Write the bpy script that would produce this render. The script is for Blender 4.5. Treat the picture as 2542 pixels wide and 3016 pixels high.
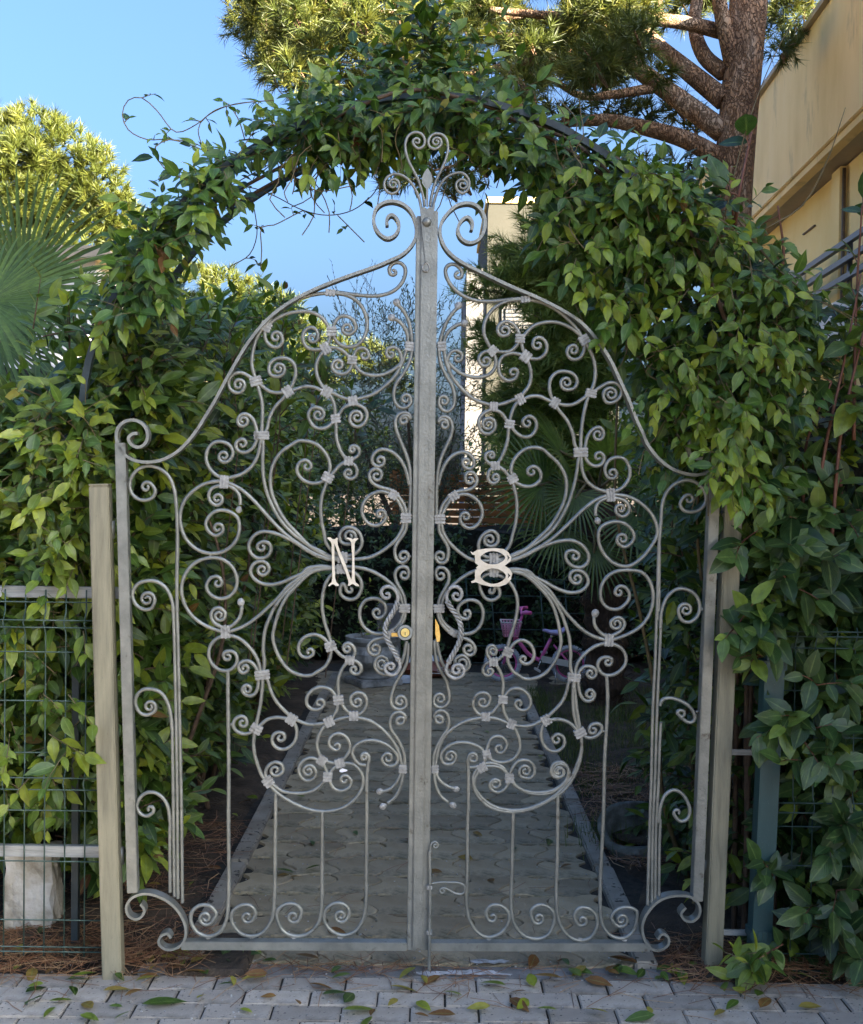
import bpy, bmesh, math, random
import numpy as np
from mathutils import Matrix, Vector, Euler

for o in list(bpy.data.objects):
    bpy.data.objects.remove(o)
S = bpy.context.scene
COL = S.collection
R = math.radians
rng = np.random.default_rng(7)
random.seed(7)

# ------------------------------------------------------------------ camera
CAM_LOC = Vector((0.0, -3.67, 1.52))
CAM_ROT = Euler((R(90 - 1.1), R(-0.7), 0.0), 'XYZ')
cam_d = bpy.data.cameras.new('camera')
cam_d.sensor_fit = 'VERTICAL'
cam_d.sensor_height = 36.0
cam_d.lens = 36.0 * 2400.0 / 2093.0
cam_d.clip_start = 0.05
cam_d.clip_end = 2000
cam = bpy.data.objects.new('camera', cam_d)
cam.location = CAM_LOC
cam.rotation_euler = CAM_ROT
COL.objects.link(cam)
S.camera = cam
S.render.resolution_x, S.render.resolution_y = 863, 1024

# ------------------------------------------------------------------ light
SUN_EL, SUN_AZ = R(23.0), R(125.0)       # azimuth measured clockwise from +Y (the way the lens looks)
w = bpy.data.worlds.new('World')
S.world = w
w.use_nodes = True
nt = w.node_tree
nt.nodes.clear()
sky = nt.nodes.new('ShaderNodeTexSky')
sky.sky_type = 'NISHITA'
sky.sun_disc = False
sky.sun_elevation = SUN_EL
sky.sun_rotation = SUN_AZ
sky.air_density = 1.0
sky.dust_density = 9.0
sky.ozone_density = 7.0
bgn = nt.nodes.new('ShaderNodeBackground')
bgn.inputs['Strength'].default_value = 0.052
outn = nt.nodes.new('ShaderNodeOutputWorld')
nt.links.new(sky.outputs[0], bgn.inputs[0])
nt.links.new(bgn.outputs[0], outn.inputs[0])
sun_d = bpy.data.lights.new('sun', 'SUN')
sun_d.energy = 5.0
sun_d.angle = R(0.5)
sun_d.color = (1.0, 0.86, 0.66)
sun = bpy.data.objects.new('sun', sun_d)
to_sun = Vector((math.sin(SUN_AZ) * math.cos(SUN_EL), math.cos(SUN_AZ) * math.cos(SUN_EL), math.sin(SUN_EL)))
sun.rotation_euler = to_sun.to_track_quat('Z', 'Y').to_euler()
sun.location = (20, -5, 30)
COL.objects.link(sun)
S.view_settings.view_transform = 'Standard'
S.view_settings.look = 'None'
S.view_settings.exposure = 3.5
S.view_settings.gamma = 1.0
S.view_settings.use_curve_mapping = False
try:
    S.cycles.max_bounces = 8
    S.cycles.transparent_max_bounces = 8
except Exception:
    pass

# ------------------------------------------------------------------ measuring helpers
FD = 2400.0                                # focal length in units of a 1764x2093 picture
K = 2542.0 / 1764.0
RM = CAM_ROT.to_matrix()
PL_S = 0.055                               # the gate stands a little turned to the lens

def ray(u, v):
    return RM @ Vector(((u - 882.0) / FD, (1046.5 - v) / FD, -1.0))

def at(u, v, y):
    """point at depth y (world Y) seen at picture position (u, v) of 1764x2093"""
    d = ray(u, v)
    t = (y - CAM_LOC.y) / d.y
    return CAM_LOC + d * t

def ground(u, v, z=0.0):
    d = ray(u, v)
    t = (z - CAM_LOC.z) / d.z
    return CAM_LOC + d * t

def gp(x, y, off=0.0):
    """point on the gate plane for a measured position (2542x3016), off = metres towards the street"""
    d = ray(x / K, y / K)
    p = CAM_LOC
    t = ((0 - off) - p.y + PL_S * p.x) / (d.y - PL_S * d.x)
    return p + d * t
PX = 3.67 / (FD * K)                        # metres per measured unit on the gate plane

# ------------------------------------------------------------------ object helpers
def tag(o, label=None, cat=None, group=None, kind=None):
    if label: o['label'] = label
    if cat: o['category'] = cat
    if group: o['group'] = group
    if kind: o['kind'] = kind
    return o

def empty(name, loc=(0, 0, 0), label=None, cat=None, group=None, rz=0.0):
    o = bpy.data.objects.new(name, None)
    o.location = loc
    o.rotation_euler = (0, 0, rz)
    o.empty_display_size = 0.1
    COL.objects.link(o)
    return tag(o, label, cat, group)

def obj(name, me, mat=None, parent=None, label=None, cat=None, group=None, kind=None):
    o = bpy.data.objects.new(name, me)
    COL.objects.link(o)
    if mat is not None and not me.materials:
        me.materials.append(mat)
    if parent is not None:
        o.parent = parent
        o.matrix_parent_inverse = world_inv(parent)
    return tag(o, label, cat, group, kind)

def world_inv(o):
    m = Matrix.LocRotScale(o.location, o.rotation_euler, o.scale)
    if o.parent is not None:
        m = (o.parent_m if False else world(o.parent)) @ o.matrix_parent_inverse @ m
    return m.inverted()

def world(o):
    m = Matrix.LocRotScale(o.location, o.rotation_euler, o.scale)
    if o.parent is not None:
        m = world(o.parent) @ o.matrix_parent_inverse @ m
    return m

class MB:
    """collects vertices and faces of one mesh"""
    def __init__(s):
        s.v = []; s.f = []; s.sm = []
    def add(s, vs, fs, smooth=False):
        b = len(s.v)
        s.v.extend([tuple(p) for p in vs])
        for f in fs:
            s.f.append(tuple(i + b for i in f))
            s.sm.append(smooth)
        return s
    def box(s, c, size, rot=None):
        hx, hy, hz = size[0] / 2, size[1] / 2, size[2] / 2
        P = [Vector((x, y, z)) for x in (-hx, hx) for y in (-hy, hy) for z in (-hz, hz)]
        if rot is not None:
            P = [rot @ p for p in P]
        c = Vector(c)
        return s.add([p + c for p in P], [(0, 1, 3, 2), (4, 6, 7, 5), (0, 4, 5, 1), (2, 3, 7, 6), (0, 2, 6, 4), (1, 5, 7, 3)])
    def bbox(s, c, size, b=0.003, rot=None):
        """box with bevelled edges"""
        bm = bmesh.new()
        bmesh.ops.create_cube(bm, size=1.0)
        bmesh.ops.scale(bm, vec=size, verts=bm.verts)
        bmesh.ops.bevel(bm, geom=bm.edges[:], offset=b, segments=2, affect='EDGES')
        M = (rot.to_4x4() if rot is not None else Matrix())
        vs = [(M @ v.co) + Vector(c) for v in bm.verts]
        bm.verts.index_update()
        fs = [[v.index for v in f.verts] for f in bm.faces]
        bm.free()
        return s.add(vs, fs)
    def beam(s, p0, p1, wx, wy, up=(0, 1, 0)):
        """straight bar with rectangular section from p0 to p1; wy measured along up"""
        p0, p1, up = Vector(p0), Vector(p1), Vector(up)
        d = (p1 - p0).normalized()
        a = d.cross(up).normalized()
        b = a.cross(d).normalized()
        P = []
        for p in (p0, p1):
            for sa, sb in ((-1, -1), (1, -1), (1, 1), (-1, 1)):
                P.append(p + a * sa * wx / 2 + b * sb * wy / 2)
        return s.add(P, [(3, 2, 1, 0), (4, 5, 6, 7), (0, 1, 5, 4), (1, 2, 6, 5), (2, 3, 7, 6), (3, 0, 4, 7)])
    def tube(s, pts, rad, n=8, closed_ends=True, nrm=None, flat=None):
        """tube along pts; rad scalar or list; flat=(a, b) gives a rectangular strip across the plane normal nrm"""
        pts = [Vector(p) for p in pts]
        m = len(pts)
        if not hasattr(rad, '__len__'): rad = [rad] * m
        V = []
        ref = Vector(nrm) if nrm is not None else None
        prev = None
        for i in range(m):
            t = (pts[min(i + 1, m - 1)] - pts[max(i - 1, 0)])
            if t.length < 1e-9: t = Vector((0, 0, 1))
            t.normalize()
            if ref is not None:
                a = t.cross(ref)
                if a.length < 1e-6: a = t.orthogonal()
                a.normalize()
                b = a.cross(t).normalized()
            else:
                if prev is None:
                    a = t.orthogonal().normalized()
                else:
                    a = prev - t * prev.dot(t)
                    if a.length < 1e-6: a = t.orthogonal()
                    a.normalize()
                prev = a
                b = t.cross(a)
            if flat is not None:
                ha, hb = flat[0] / 2, flat[1] / 2
                k = rad[i]
                for sa, sb in ((-1, -1), (1, -1), (1, 1), (-1, 1)):
                    V.append(pts[i] + a * sa * ha * k + b * sb * hb)
            else:
                for j in range(n):
                    an = 2 * math.pi * j / n
                    V.append(pts[i] + (a * math.cos(an) + b * math.sin(an)) * rad[i])
        nn = 4 if flat is not None else n
        F = []
        for i in range(m - 1):
            for j in range(nn):
                j2 = (j + 1) % nn
                F.append((i * nn + j, i * nn + j2, (i + 1) * nn + j2, (i + 1) * nn + j))
        s.add(V, F, smooth=flat is None)
        if closed_ends:
            b = len(s.v) - len(V)
            s.f.append(tuple(b + j for j in range(nn))[::-1]); s.sm.append(False)
            s.f.append(tuple(b + (m - 1) * nn + j for j in range(nn))); s.sm.append(False)
        return s
    def lathe(s, prof, c=(0, 0, 0), n=20, caps=True):
        c = Vector(c)
        V = []
        for r_, z in prof:
            for j in range(n):
                an = 2 * math.pi * j / n
                V.append(c + Vector((r_ * math.cos(an), r_ * math.sin(an), z)))
        F = []
        for i in range(len(prof) - 1):
            for j in range(n):
                j2 = (j + 1) % n
                F.append((i * n + j, i * n + j2, (i + 1) * n + j2, (i + 1) * n + j))
        s.add(V, F, smooth=True)
        if caps:
            b = len(s.v) - len(V)
            s.f.append(tuple(b + j for j in range(n))[::-1]); s.sm.append(False)
            s.f.append(tuple(b + (len(prof) - 1) * n + j for j in range(n))); s.sm.append(False)
        return s
    def sphere(s, c, r, sc=(1, 1, 1), n=12, m=8):
        c = Vector(c)
        V = [c + Vector((0, 0, r * sc[2]))]
        for i in range(1, m):
            th = math.pi * i / m
            for j in range(n):
                ph = 2 * math.pi * j / n
                V.append(c + Vector((r * sc[0] * math.sin(th) * math.cos(ph), r * sc[1] * math.sin(th) * math.sin(ph), r * sc[2] * math.cos(th))))
        V.append(c - Vector((0, 0, r * sc[2])))
        F = [(0, 1 + j, 1 + (j + 1) % n) for j in range(n)]
        for i in range(m - 2):
            for j in range(n):
                a = 1 + i * n + j; b = 1 + i * n + (j + 1) % n
                F.append((a, a + n, b + n, b))
        L = len(V) - 1
        F += [(L, 1 + (m - 2) * n + (j + 1) % n, 1 + (m - 2) * n + j) for j in range(n)]
        return s.add(V, F, smooth=True)
    def mesh(s, name='mesh'):
        me = bpy.data.meshes.new(name)
        me.from_pydata(s.v, [], s.f)
        me.polygons.foreach_set('use_smooth', s.sm)
        me.update()
        return me
    def build(s, name, mat, parent=None, **kw):
        return obj(name, s.mesh(name), mat, parent, **kw)

def prism(outline, holes, thick, f, name, mat, parent, off=0.0, bevel=0.0006):
    """flat plate cut to an outline (2D lists); f(x, y, z) places it in the world, z = 0 at the back"""
    cu = bpy.data.curves.new(name, 'CURVE')
    cu.dimensions = '2D'
    cu.fill_mode = 'BOTH'
    cu.extrude = thick / 2
    for ring in [outline] + list(holes):
        sp = cu.splines.new('POLY')
        sp.points.add(len(ring) - 1)
        for p, q in zip(sp.points, ring):
            p.co = (q[0], q[1], 0, 1)
        sp.use_cyclic_u = True
    tmp = bpy.data.objects.new('tmp', cu)
    COL.objects.link(tmp)
    dg = bpy.context.evaluated_depsgraph_get()
    me = bpy.data.meshes.new_from_object(tmp.evaluated_get(dg))
    bpy.data.objects.remove(tmp)
    bpy.data.curves.remove(cu)
    me.name = name
    for v in me.vertices:
        v.co = f(v.co.x, v.co.y, v.co.z + thick / 2)
    me.update()
    return obj(name, me, mat, parent)

# ------------------------------------------------------------------ materials
def material(name):
    m = bpy.data.materials.new(name)
    m.use_nodes = True
    n = m.node_tree.nodes
    return m, m.node_tree, n['Principled BSDF'], n['Material Output']

def N(nt, t, **kw):
    n = nt.nodes.new(t)
    for k, v in kw.items():
        if k in n.inputs: n.inputs[k].default_value = v
        else: setattr(n, k, v)
    return n

def ramp(nt, fac, stops):
    n = nt.nodes.new('ShaderNodeValToRGB')
    el = n.color_ramp.elements
    while len(el) > 1: el.remove(el[-1])
    el[0].position, el[0].color = stops[0][0], (*stops[0][1], 1)
    for p, c in stops[1:]:
        e = el.new(p); e.color = (*c, 1)
    nt.links.new(fac, n.inputs[0])
    return n.outputs[0]

def mat_noise(name, stops, scale=6.0, detail=6.0, rough=0.7, bump=0.3, bscale=40.0, metallic=0.0, spec=0.5, dist=0.01, stretch=None, speck=None, objrand=0.0, rust=None):
    """procedural material: colours from noise in object space, fine bump"""
    m, nt, b, out = material(name)
    tc = N(nt, 'ShaderNodeTexCoord')
    co = tc.outputs['Object']
    if stretch:
        mp = N(nt, 'ShaderNodeMapping')
        mp.inputs['Scale'].default_value = stretch
        nt.links.new(co, mp.inputs[0]); co = mp.outputs[0]
    n1 = N(nt, 'ShaderNodeTexNoise', Scale=scale, Detail=detail, Roughness=0.62)
    nt.links.new(co, n1.inputs['Vector'])
    c = ramp(nt, n1.outputs['Fac'], stops)
    if speck:
        n3 = N(nt, 'ShaderNodeTexNoise', Scale=speck[0], Detail=2.0)
        nt.links.new(co, n3.inputs['Vector'])
        r3 = ramp(nt, n3.outputs['Fac'], [(speck[1], (0, 0, 0)), (speck[1] + 0.06, (1, 1, 1))])
        mx = N(nt, 'ShaderNodeMixRGB')
        nt.links.new(r3, mx.inputs[0]); nt.links.new(c, mx.inputs[1]); mx.inputs[2].default_value = (*speck[2], 1)
        c = mx.outputs[0]
    if rust:
        n4 = N(nt, 'ShaderNodeTexNoise', Scale=rust[0], Detail=6.0, Roughness=0.7)
        nt.links.new(co, n4.inputs['Vector'])
        r4 = ramp(nt, n4.outputs['Fac'], [(rust[1], (0, 0, 0)), (rust[1] + 0.10, (1, 1, 1))])
        mx = N(nt, 'ShaderNodeMixRGB')
        sm_ = N(nt, 'ShaderNodeMath', operation='MULTIPLY'); sm_.inputs[1].default_value = rust[3]
        nt.links.new(r4, sm_.inputs[0]); nt.links.new(sm_.outputs[0], mx.inputs[0])
        nt.links.new(c, mx.inputs[1]); mx.inputs[2].default_value = (*rust[2], 1)
        c = mx.outputs[0]
    if objrand:
        oi = N(nt, 'ShaderNodeObjectInfo')
        rr_ = ramp(nt, oi.outputs['Random'], [(0.0, (1 - objrand,) * 3), (0.5, (1, 1, 1)), (1.0, (1 + objrand, 1 + objrand * 0.95, 1 + objrand * 0.85))])
        mo = N(nt, 'ShaderNodeMixRGB', blend_type='MULTIPLY'); mo.inputs[0].default_value = 1.0
        nt.links.new(c, mo.inputs[1]); nt.links.new(rr_, mo.inputs[2])
        c = mo.outputs[0]
    nt.links.new(c, b.inputs['Base Color'])
    b.inputs['Roughness'].default_value = rough
    b.inputs['Metallic'].default_value = metallic
    b.inputs['Specular IOR Level'].default_value = spec
    if bump:
        n2 = N(nt, 'ShaderNodeTexNoise', Scale=bscale, Detail=5.0)
        nt.links.new(co, n2.inputs['Vector'])
        bp = N(nt, 'ShaderNodeBump', Strength=bump, Distance=dist)
        nt.links.new(n2.outputs['Fac'], bp.inputs['Height'])
        nt.links.new(bp.outputs[0], b.inputs['Normal'])
    return m

M = {}
# ================================================================== ground, pavement, path
M['soil'] = mat_noise('soil_with_needles', [(0.3, (0.030, 0.021, 0.014)), (0.5, (0.06, 0.043, 0.028)), (0.7, (0.11, 0.08, 0.05))], scale=9, rough=0.95, bump=0.8, bscale=50, dist=0.02)
M['brick'] = mat_noise('grey_paving_brick', [(0.3, (0.29, 0.26, 0.215)), (0.5, (0.39, 0.35, 0.295)), (0.7, (0.46, 0.42, 0.36))], scale=5, rough=0.85, objrand=0.22, rust=(3.0, 0.52, (0.08, 0.07, 0.05), 0.6), bump=0.6, bscale=160, dist=0.004,
                       speck=(90, 0.66, (0.06, 0.06, 0.06)))
M['paver'] = mat_noise('mossy_grey_paver', [(0.28, (0.22, 0.175, 0.10)), (0.45, (0.36, 0.295, 0.19)), (0.6, (0.43, 0.36, 0.245)), (0.75, (0.50, 0.45, 0.34))], scale=3.2, rough=0.88, objrand=0.20, rust=(2.2, 0.54, (0.06, 0.065, 0.025), 0.7), bump=0.8, bscale=140, dist=0.004,
                       speck=(70, 0.64, (0.30, 0.29, 0.27)))
M['joint'] = mat_noise('dark_joint', [(0.35, (0.02, 0.018, 0.014)), (0.65, (0.05, 0.045, 0.035))], scale=30, rough=0.95, bump=0.5)
M['concrete'] = mat_noise('old_concrete', [(0.3, (0.12, 0.115, 0.105)), (0.5, (0.20, 0.195, 0.185)), (0.68, (0.30, 0.295, 0.285)), (0.8, (0.5, 0.5, 0.5))], scale=4, rough=0.85, bump=0.7, bscale=90, dist=0.005,
                          speck=(60, 0.66, (0.05, 0.045, 0.035)))
M['kerb'] = mat_noise('kerb_concrete', [(0.3, (0.20, 0.175, 0.135)), (0.5, (0.31, 0.28, 0.225)), (0.7, (0.40, 0.37, 0.31))], scale=5, rough=0.85, bump=0.7, bscale=80, dist=0.004, speck=(40, 0.62, (0.05, 0.045, 0.035)))

# ground: one big sheet, finely undulating near the gate
gx = np.concatenate([[-300, -60, -15], np.linspace(-6, 6, 61), [15, 60, 300]])
gy = np.concatenate([[-300, -60, -12], np.linspace(-4, 10, 71), [20, 60, 300]])
V, F = [], []
for j, y in enumerate(gy):
    for i, x in enumerate(gx):
        z = -0.035
        if abs(x) < 6 and -4 < y < 10:
            z += 0.012 * math.sin(x * 5.1 + y * 2.2) + 0.010 * math.sin(y * 6.3 - x * 3.1)
        V.append((x, y, z))
nx = len(gx)
for j in range(len(gy) - 1):
    for i in range(nx - 1):
        F.append((j * nx + i, j * nx + i + 1, (j + 1) * nx + i + 1, (j + 1) * nx + i))
g = MB(); g.add(V, F, True)
g.build('ground', M['soil'], kind='structure')
# raised soil beds both sides of the path (just under the litter)
def bed(name, x0, x1, y0, y1, z0):
    V, F = [], []
    nx_, ny_ = 24, 40
    for j in range(ny_ + 1):
        for i in range(nx_ + 1):
            x = x0 + (x1 - x0) * i / nx_; y = y0 + (y1 - y0) * j / ny_
            e = min(i, nx_ - i, j, ny_ - j)
            z = z0 + (0.014 * math.sin(x * 9 + 1.3 * y) + 0.012 * math.sin(y * 8.0 - 3 * x) + 0.006 * math.sin(23 * x + 17 * y)) - (0.05 if e == 0 else 0)
            V.append((x, y, z))
    for j in range(ny_):
        for i in range(nx_):
            a = j * (nx_ + 1) + i
            F.append((a, a + 1, a + nx_ + 2, a + nx_ + 1))
    MB().add(V, F, True).build(name, M['soil'], kind='structure')
bed('soil_bed', -3.2, -0.80, -0.02, 6.4, 0.012)
bed('soil_bed', 0.76, 3.8, -0.02, 6.4, 0.012)
bed('soil_bed', -0.98, -0.55, -0.06, 0.30, 0.004)
bed('soil_bed', 0.72, 1.10, -0.06, 0.25, 0.004)

# pavement in front: bricks laid in running bond
pv = MB().box((0, -1.55, -0.0325), (7.0, 3.01, 0.05)).build('pavement', M['joint'], kind='structure')
bricks = []
for k in range(5):
    mb = MB()
    L_, D_ = 0.196, 0.0965
    mb.bbox((0, 0, 0), (L_ - 0.0025 * (k % 3), D_ - 0.001 * (k % 2), 0.03), 0.0035)
    me = mb.mesh('brick'); me.materials.append(M['brick']); bricks.append(me)
r_ = random.Random(3)
row = 0
y = -0.095
while row < 13:
    off = (row % 2) * 0.1 + 0.03 + r_.uniform(-0.012, 0.012)
    x = -1.72 - off
    if row > 8: x = -1.25 - off
    xe = 1.72 if row <= 8 else 1.25
    while x < xe:
        o = bpy.data.objects.new('brick', bricks[r_.randrange(5)])
        o.location = (x, y, -0.0145 + r_.uniform(-0.0025, 0.0015))
        o.rotation_euler = (r_.uniform(-0.012, 0.012), r_.uniform(-0.008, 0.008), r_.uniform(-0.006, 0.006))
        COL.objects.link(o); o.parent = pv
        x += 0.2
    y -= 0.1
    row += 1
# narrow concrete strip under the gate
st = MB()
r_ = random.Random(5)
st.bbox((0.02, 0.007, -0.014), (1.85, 0.094, 0.026), 0.006)
st.build('threshold_strip', M['concrete'], kind='structure')
M['lime'] = mat_noise('spilt_whitewash', [(0.35, (0.30, 0.30, 0.29)), (0.6, (0.62, 0.63, 0.64))], scale=40, rough=0.7, bump=0.4, bscale=90)
for k, (u, v, rx, ry) in enumerate(((876, 1992, 0.055, 0.020), (965, 1990, 0.13, 0.026), (1000, 1968, 0.09, 0.02))):
    c = ground(u, v)
    rr = random.Random(k + 30)
    ring = [(math.cos(2 * math.pi * i / 28) * rx * rr.uniform(0.55, 1.1), math.sin(2 * math.pi * i / 28) * ry * rr.uniform(0.5, 1.15)) for i in range(28)]
    mb = MB(); mb.add([(c.x + a, c.y + b, 0.0038 + 0.0006 * k) for a, b in ring] + [(c.x, c.y, 0.0042 + 0.0006 * k)], [(i, (i + 1) % 28, 28) for i in range(28)])
    mb.build('whitewash_stain', M['lime'], label=['small whitewash spot under the drop bolt', 'wide whitewash smear on the threshold right of the bolt', 'whitewash smear on the path edge under the right rail'][k], cat='stain')

# path of wavy pavers
PW, PLN = 0.172, 0.215
path = MB().box((0.35, 3.3, -0.037), (2.42, 6.5, 0.05)).build('path', M['joint'], kind='structure')
def paver_mesh(kind):
    """outline: wavy long sides, gently arched short sides; neighbours fit into each other"""
    n = 7
    A_, B_ = 0.034, 0.016
    s = 1 if kind == 0 else -1
    g_ = 0.0022
    def side(x0, sg):
        return [(x0 + s * A_ * math.sin(2 * math.pi * t), -PLN / 2 + PLN * t) for t in [i / n for i in range(n + 1)]]
    right = side(PW / 2 - g_, 1); left = side(-PW / 2 + g_, 1)
    ring = []
    for i in range(n): ring.append(right[i])
    m = 5
    for i in range(m):
        t = i / m
        ring.append((right[-1][0] * (1 - t) + left[-1][0] * t, PLN / 2 - g_ + s * B_ * math.sin(2 * math.pi * t)))
    for i in range(n): ring.append(left[n - i])
    for i in range(m):
        t = i / m
        ring.append((left[0][0] * (1 - t) + right[0][0] * t, -PLN / 2 + g_ - s * B_ * math.sin(2 * math.pi * t)))
    k = len(ring)
    V = [(x, y, -0.03) for x, y in ring] + [(x, y, -0.003) for x, y in ring] + [(x * 0.965, y * 0.972, 0.0) for x, y in ring]
    F = [(i, (i + 1) % k, k + (i + 1) % k, k + i) for i in range(k)] + [(k + i, k + (i + 1) % k, 2 * k + (i + 1) % k, 2 * k + i) for i in range(k)]
    F.append(tuple(2 * k + i for i in range(k)))
    mb = MB(); mb.add(V, F)
    me = mb.mesh('paver'); me.materials.append(M['paver'])
    return me
pm = [paver_mesh(0), paver_mesh(1)]
r_ = random.Random(9)
ny_ = 28
cnt = 0
for j in range(ny_):
    y = 0.165 + j * PLN
    far = y > 5.0
    i0, i1 = (-4, 4) if not far else (-5, 8)
    for i in range(i0, i1):
        if cnt >= 296: break
        x = -0.035 + (i + 0.5) * PW
        o = bpy.data.objects.new('paver', pm[j % 2])
        o.location = (x, y, r_.uniform(-0.004, 0.004))
        o.rotation_euler = (r_.uniform(-0.015, 0.015), r_.uniform(-0.015, 0.015), 0)
        COL.objects.link(o); o.parent = path; cnt += 1
# edging stones
def kerbline(x, y0, y1, wd):
    k = MB()
    y = y0
    rr = random.Random(int(x * 100) + 7)
    root = empty('kerb', (x, y0, 0), 'grey concrete edging along the %s side of the path' % ('left' if x < 0 else 'right'), 'kerb')
    while y < y1:
        L_ = 0.98
        MB().bbox((x + rr.uniform(-0.006, 0.006), y + L_ / 2, -0.03 + rr.uniform(-0.006, 0.004)), (wd, L_ - 0.008, 0.10), 0.006,
                  Euler((rr.uniform(-.004, .004), rr.uniform(-.02, .02), rr.uniform(-.006, .006))).to_matrix()).build('edging_stone', M['kerb'], root)
        y += L_
kerbline(-0.765, 0.05, 5.0, 0.072)
kerbline(0.705, 0.05, 4.9, 0.072)

# unseen street in front, added pale so it bounces sunlight onto the gate
M['road'] = mat_noise('pale_bounce_asphalt', [(0.3, (0.32, 0.305, 0.28)), (0.6, (0.40, 0.385, 0.355))], scale=3, rough=0.9, bump=0.4, bscale=120)
MB().box((0, -9.0, -0.13), (90, 11.8, 0.1)).build('road', M['road'], kind='structure')
MB().bbox((0, -3.075, -0.06), (60, 0.13, 0.11), 0.012).build('street_kerb', M['kerb'], kind='structure')
MB().box((0, -18.0, -0.03), (90, 6.2, 0.1)).build('far_pavement', M['concrete'], kind='structure')
MB().box((-26, -1.55, -0.035), (44.9, 2.9, 0.05)).build('side_pavement', M['concrete'], kind='structure')
MB().box((26, -1.55, -0.035), (44.9, 2.9, 0.05)).build('side_pavement', M['concrete'], kind='structure')
# ================================================================== the gate
M['steel'] = mat_noise('grey_painted_iron', [(0.3, (0.185, 0.190, 0.170)), (0.5, (0.245, 0.25, 0.222)), (0.7, (0.31, 0.312, 0.275))],
                       scale=14, rough=0.40, bump=0.45, bscale=110, metallic=0.45, dist=0.003, rust=(26.0, 0.60, (0.085, 0.07, 0.05), 0.75))
M['collar'] = mat_noise('worn_silver_collar', [(0.3, (0.22, 0.22, 0.205)), (0.5, (0.33, 0.33, 0.31)), (0.72, (0.46, 0.455, 0.43))],
                        scale=60, rough=0.5, bump=0.6, bscale=120, metallic=0.3, dist=0.003, rust=(40.0, 0.58, (0.06, 0.05, 0.04), 0.8))
M['post'] = mat_noise('weathered_post_paint', [(0.3, (0.15, 0.138, 0.095)), (0.5, (0.25, 0.23, 0.155)), (0.7, (0.34, 0.31, 0.21))],
                      scale=5, rough=0.6, bump=0.35, bscale=60, metallic=0.2, dist=0.003, stretch=(6, 6, 0.6), speck=(160, 0.70, (0.09, 0.08, 0.06)))
M['cream'] = mat_noise('cream_letter_paint', [(0.3, (0.62, 0.54, 0.40)), (0.6, (0.78, 0.70, 0.56))], scale=40, rough=0.5, bump=0.2)
M['brass'] = mat_noise('brass', [(0.4, (0.75, 0.50, 0.14)), (0.6, (0.85, 0.62, 0.22))], scale=60, rough=0.3, bump=0.0, metallic=0.8)
M['black'] = mat_noise('black_hole', [(0.4, (0.01, 0.01, 0.01)), (0.6, (0.02, 0.02, 0.02))], rough=0.8, bump=0)

TILES = {'A': (600, 750, 2.714), 'B': (850, 1200, 4.41), 'C': (850, 1550, 4.186), 'D': (550, 1800, 4.186), 'E': (700, 1950, 3.207),
         'F': (340, 1800, 3.22), 'G': (340, 2350, 1.9385), 'H': (1050, 350, 4.186), 'I': (300, 1200, 2.94),
         'J': (1280, 750, 2.714), 'M': (1260, 1250, 3.528), 'N': (1640, 1250, 1.994), 'O': (1250, 1700, 1.68), 'P': (1250, 2000, 1.68),
         'Q': (1750, 1700, 1.9925), 'R': (1250, 2350, 1.1077)}

def parse(s):
    """'A500,575 640,480 @x,y' -> measured points; '@' marks the eye of a spiral at either end"""
    t = None
    out = []
    for tok in s.split():
        eye = tok[0] == '@'
        if eye: tok = tok[1:]
        if tok[0].isalpha():
            t = tok[0]; tok = tok[1:]
        x, y = tok.split(',')
        ox, oy, sc = TILES[t]
        out.append((ox + float(x) / sc, oy + float(y) / sc, eye))
    return out

def crom(P, step=3.0):
    P = [np.array(p) for p in P]
    if len(P) == 2:
        n = max(2, int(np.linalg.norm(P[1] - P[0]) / 12))
        return np.array([P[0] + (P[1] - P[0]) * k / n for k in range(n + 1)])
    Q = [2 * P[0] - P[1]] + P + [2 * P[-1] - P[-2]]
    out = []
    for i in range(1, len(Q) - 2):
        p0, p1, p2, p3 = Q[i - 1], Q[i], Q[i + 1], Q[i + 2]
        t0 = 0; t1 = t0 + max(1e-3, np.linalg.norm(p1 - p0)) ** 0.5
        t2 = t1 + max(1e-3, np.linalg.norm(p2 - p1)) ** 0.5
        t3 = t2 + max(1e-3, np.linalg.norm(p3 - p2)) ** 0.5
        n = max(2, int(np.linalg.norm(p2 - p1) / step))
        for k in range(n):
            t = t1 + (t2 - t1) * k / n
            a1 = (t1 - t) / (t1 - t0) * p0 + (t - t0) / (t1 - t0) * p1
            a2 = (t2 - t) / (t2 - t1) * p1 + (t - t1) / (t2 - t1) * p2
            a3 = (t3 - t) / (t3 - t2) * p2 + (t - t2) / (t3 - t2) * p3
            b1 = (t2 - t) / (t2 - t0) * a1 + (t - t0) / (t2 - t0) * a2
            b2 = (t3 - t) / (t3 - t1) * a2 + (t - t1) / (t3 - t1) * a3
            out.append((t2 - t) / (t2 - t1) * b1 + (t - t1) / (t2 - t1) * b2)
    out.append(P[-1])
    return np.array(out)

def spiral(p, q, c, thick):
    """points winding from p (after q) into the eye c"""
    p, q, c = np.array(p), np.array(q), np.array(c)
    d = p - c
    r0 = np.linalg.norm(d)
    tg = p - q
    sg = 1.0 if d[0] * tg[1] - d[1] * tg[0] > 0 else -1.0
    r1 = 0.42 * thick
    T = min(1.5, max(0.8, (r0 - r1) / (thick * 1.02)))
    a0 = math.atan2(d[1], d[0])
    n = int(26 * T)
    out = []
    for k in range(1, n + 1):
        f = k / n
        r_ = r0 + (r1 - r0) * f ** 0.85
        a = a0 + sg * 2 * math.pi * T * f
        out.append(c + r_ * np.array([math.cos(a), math.sin(a)]))
    return out

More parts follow.
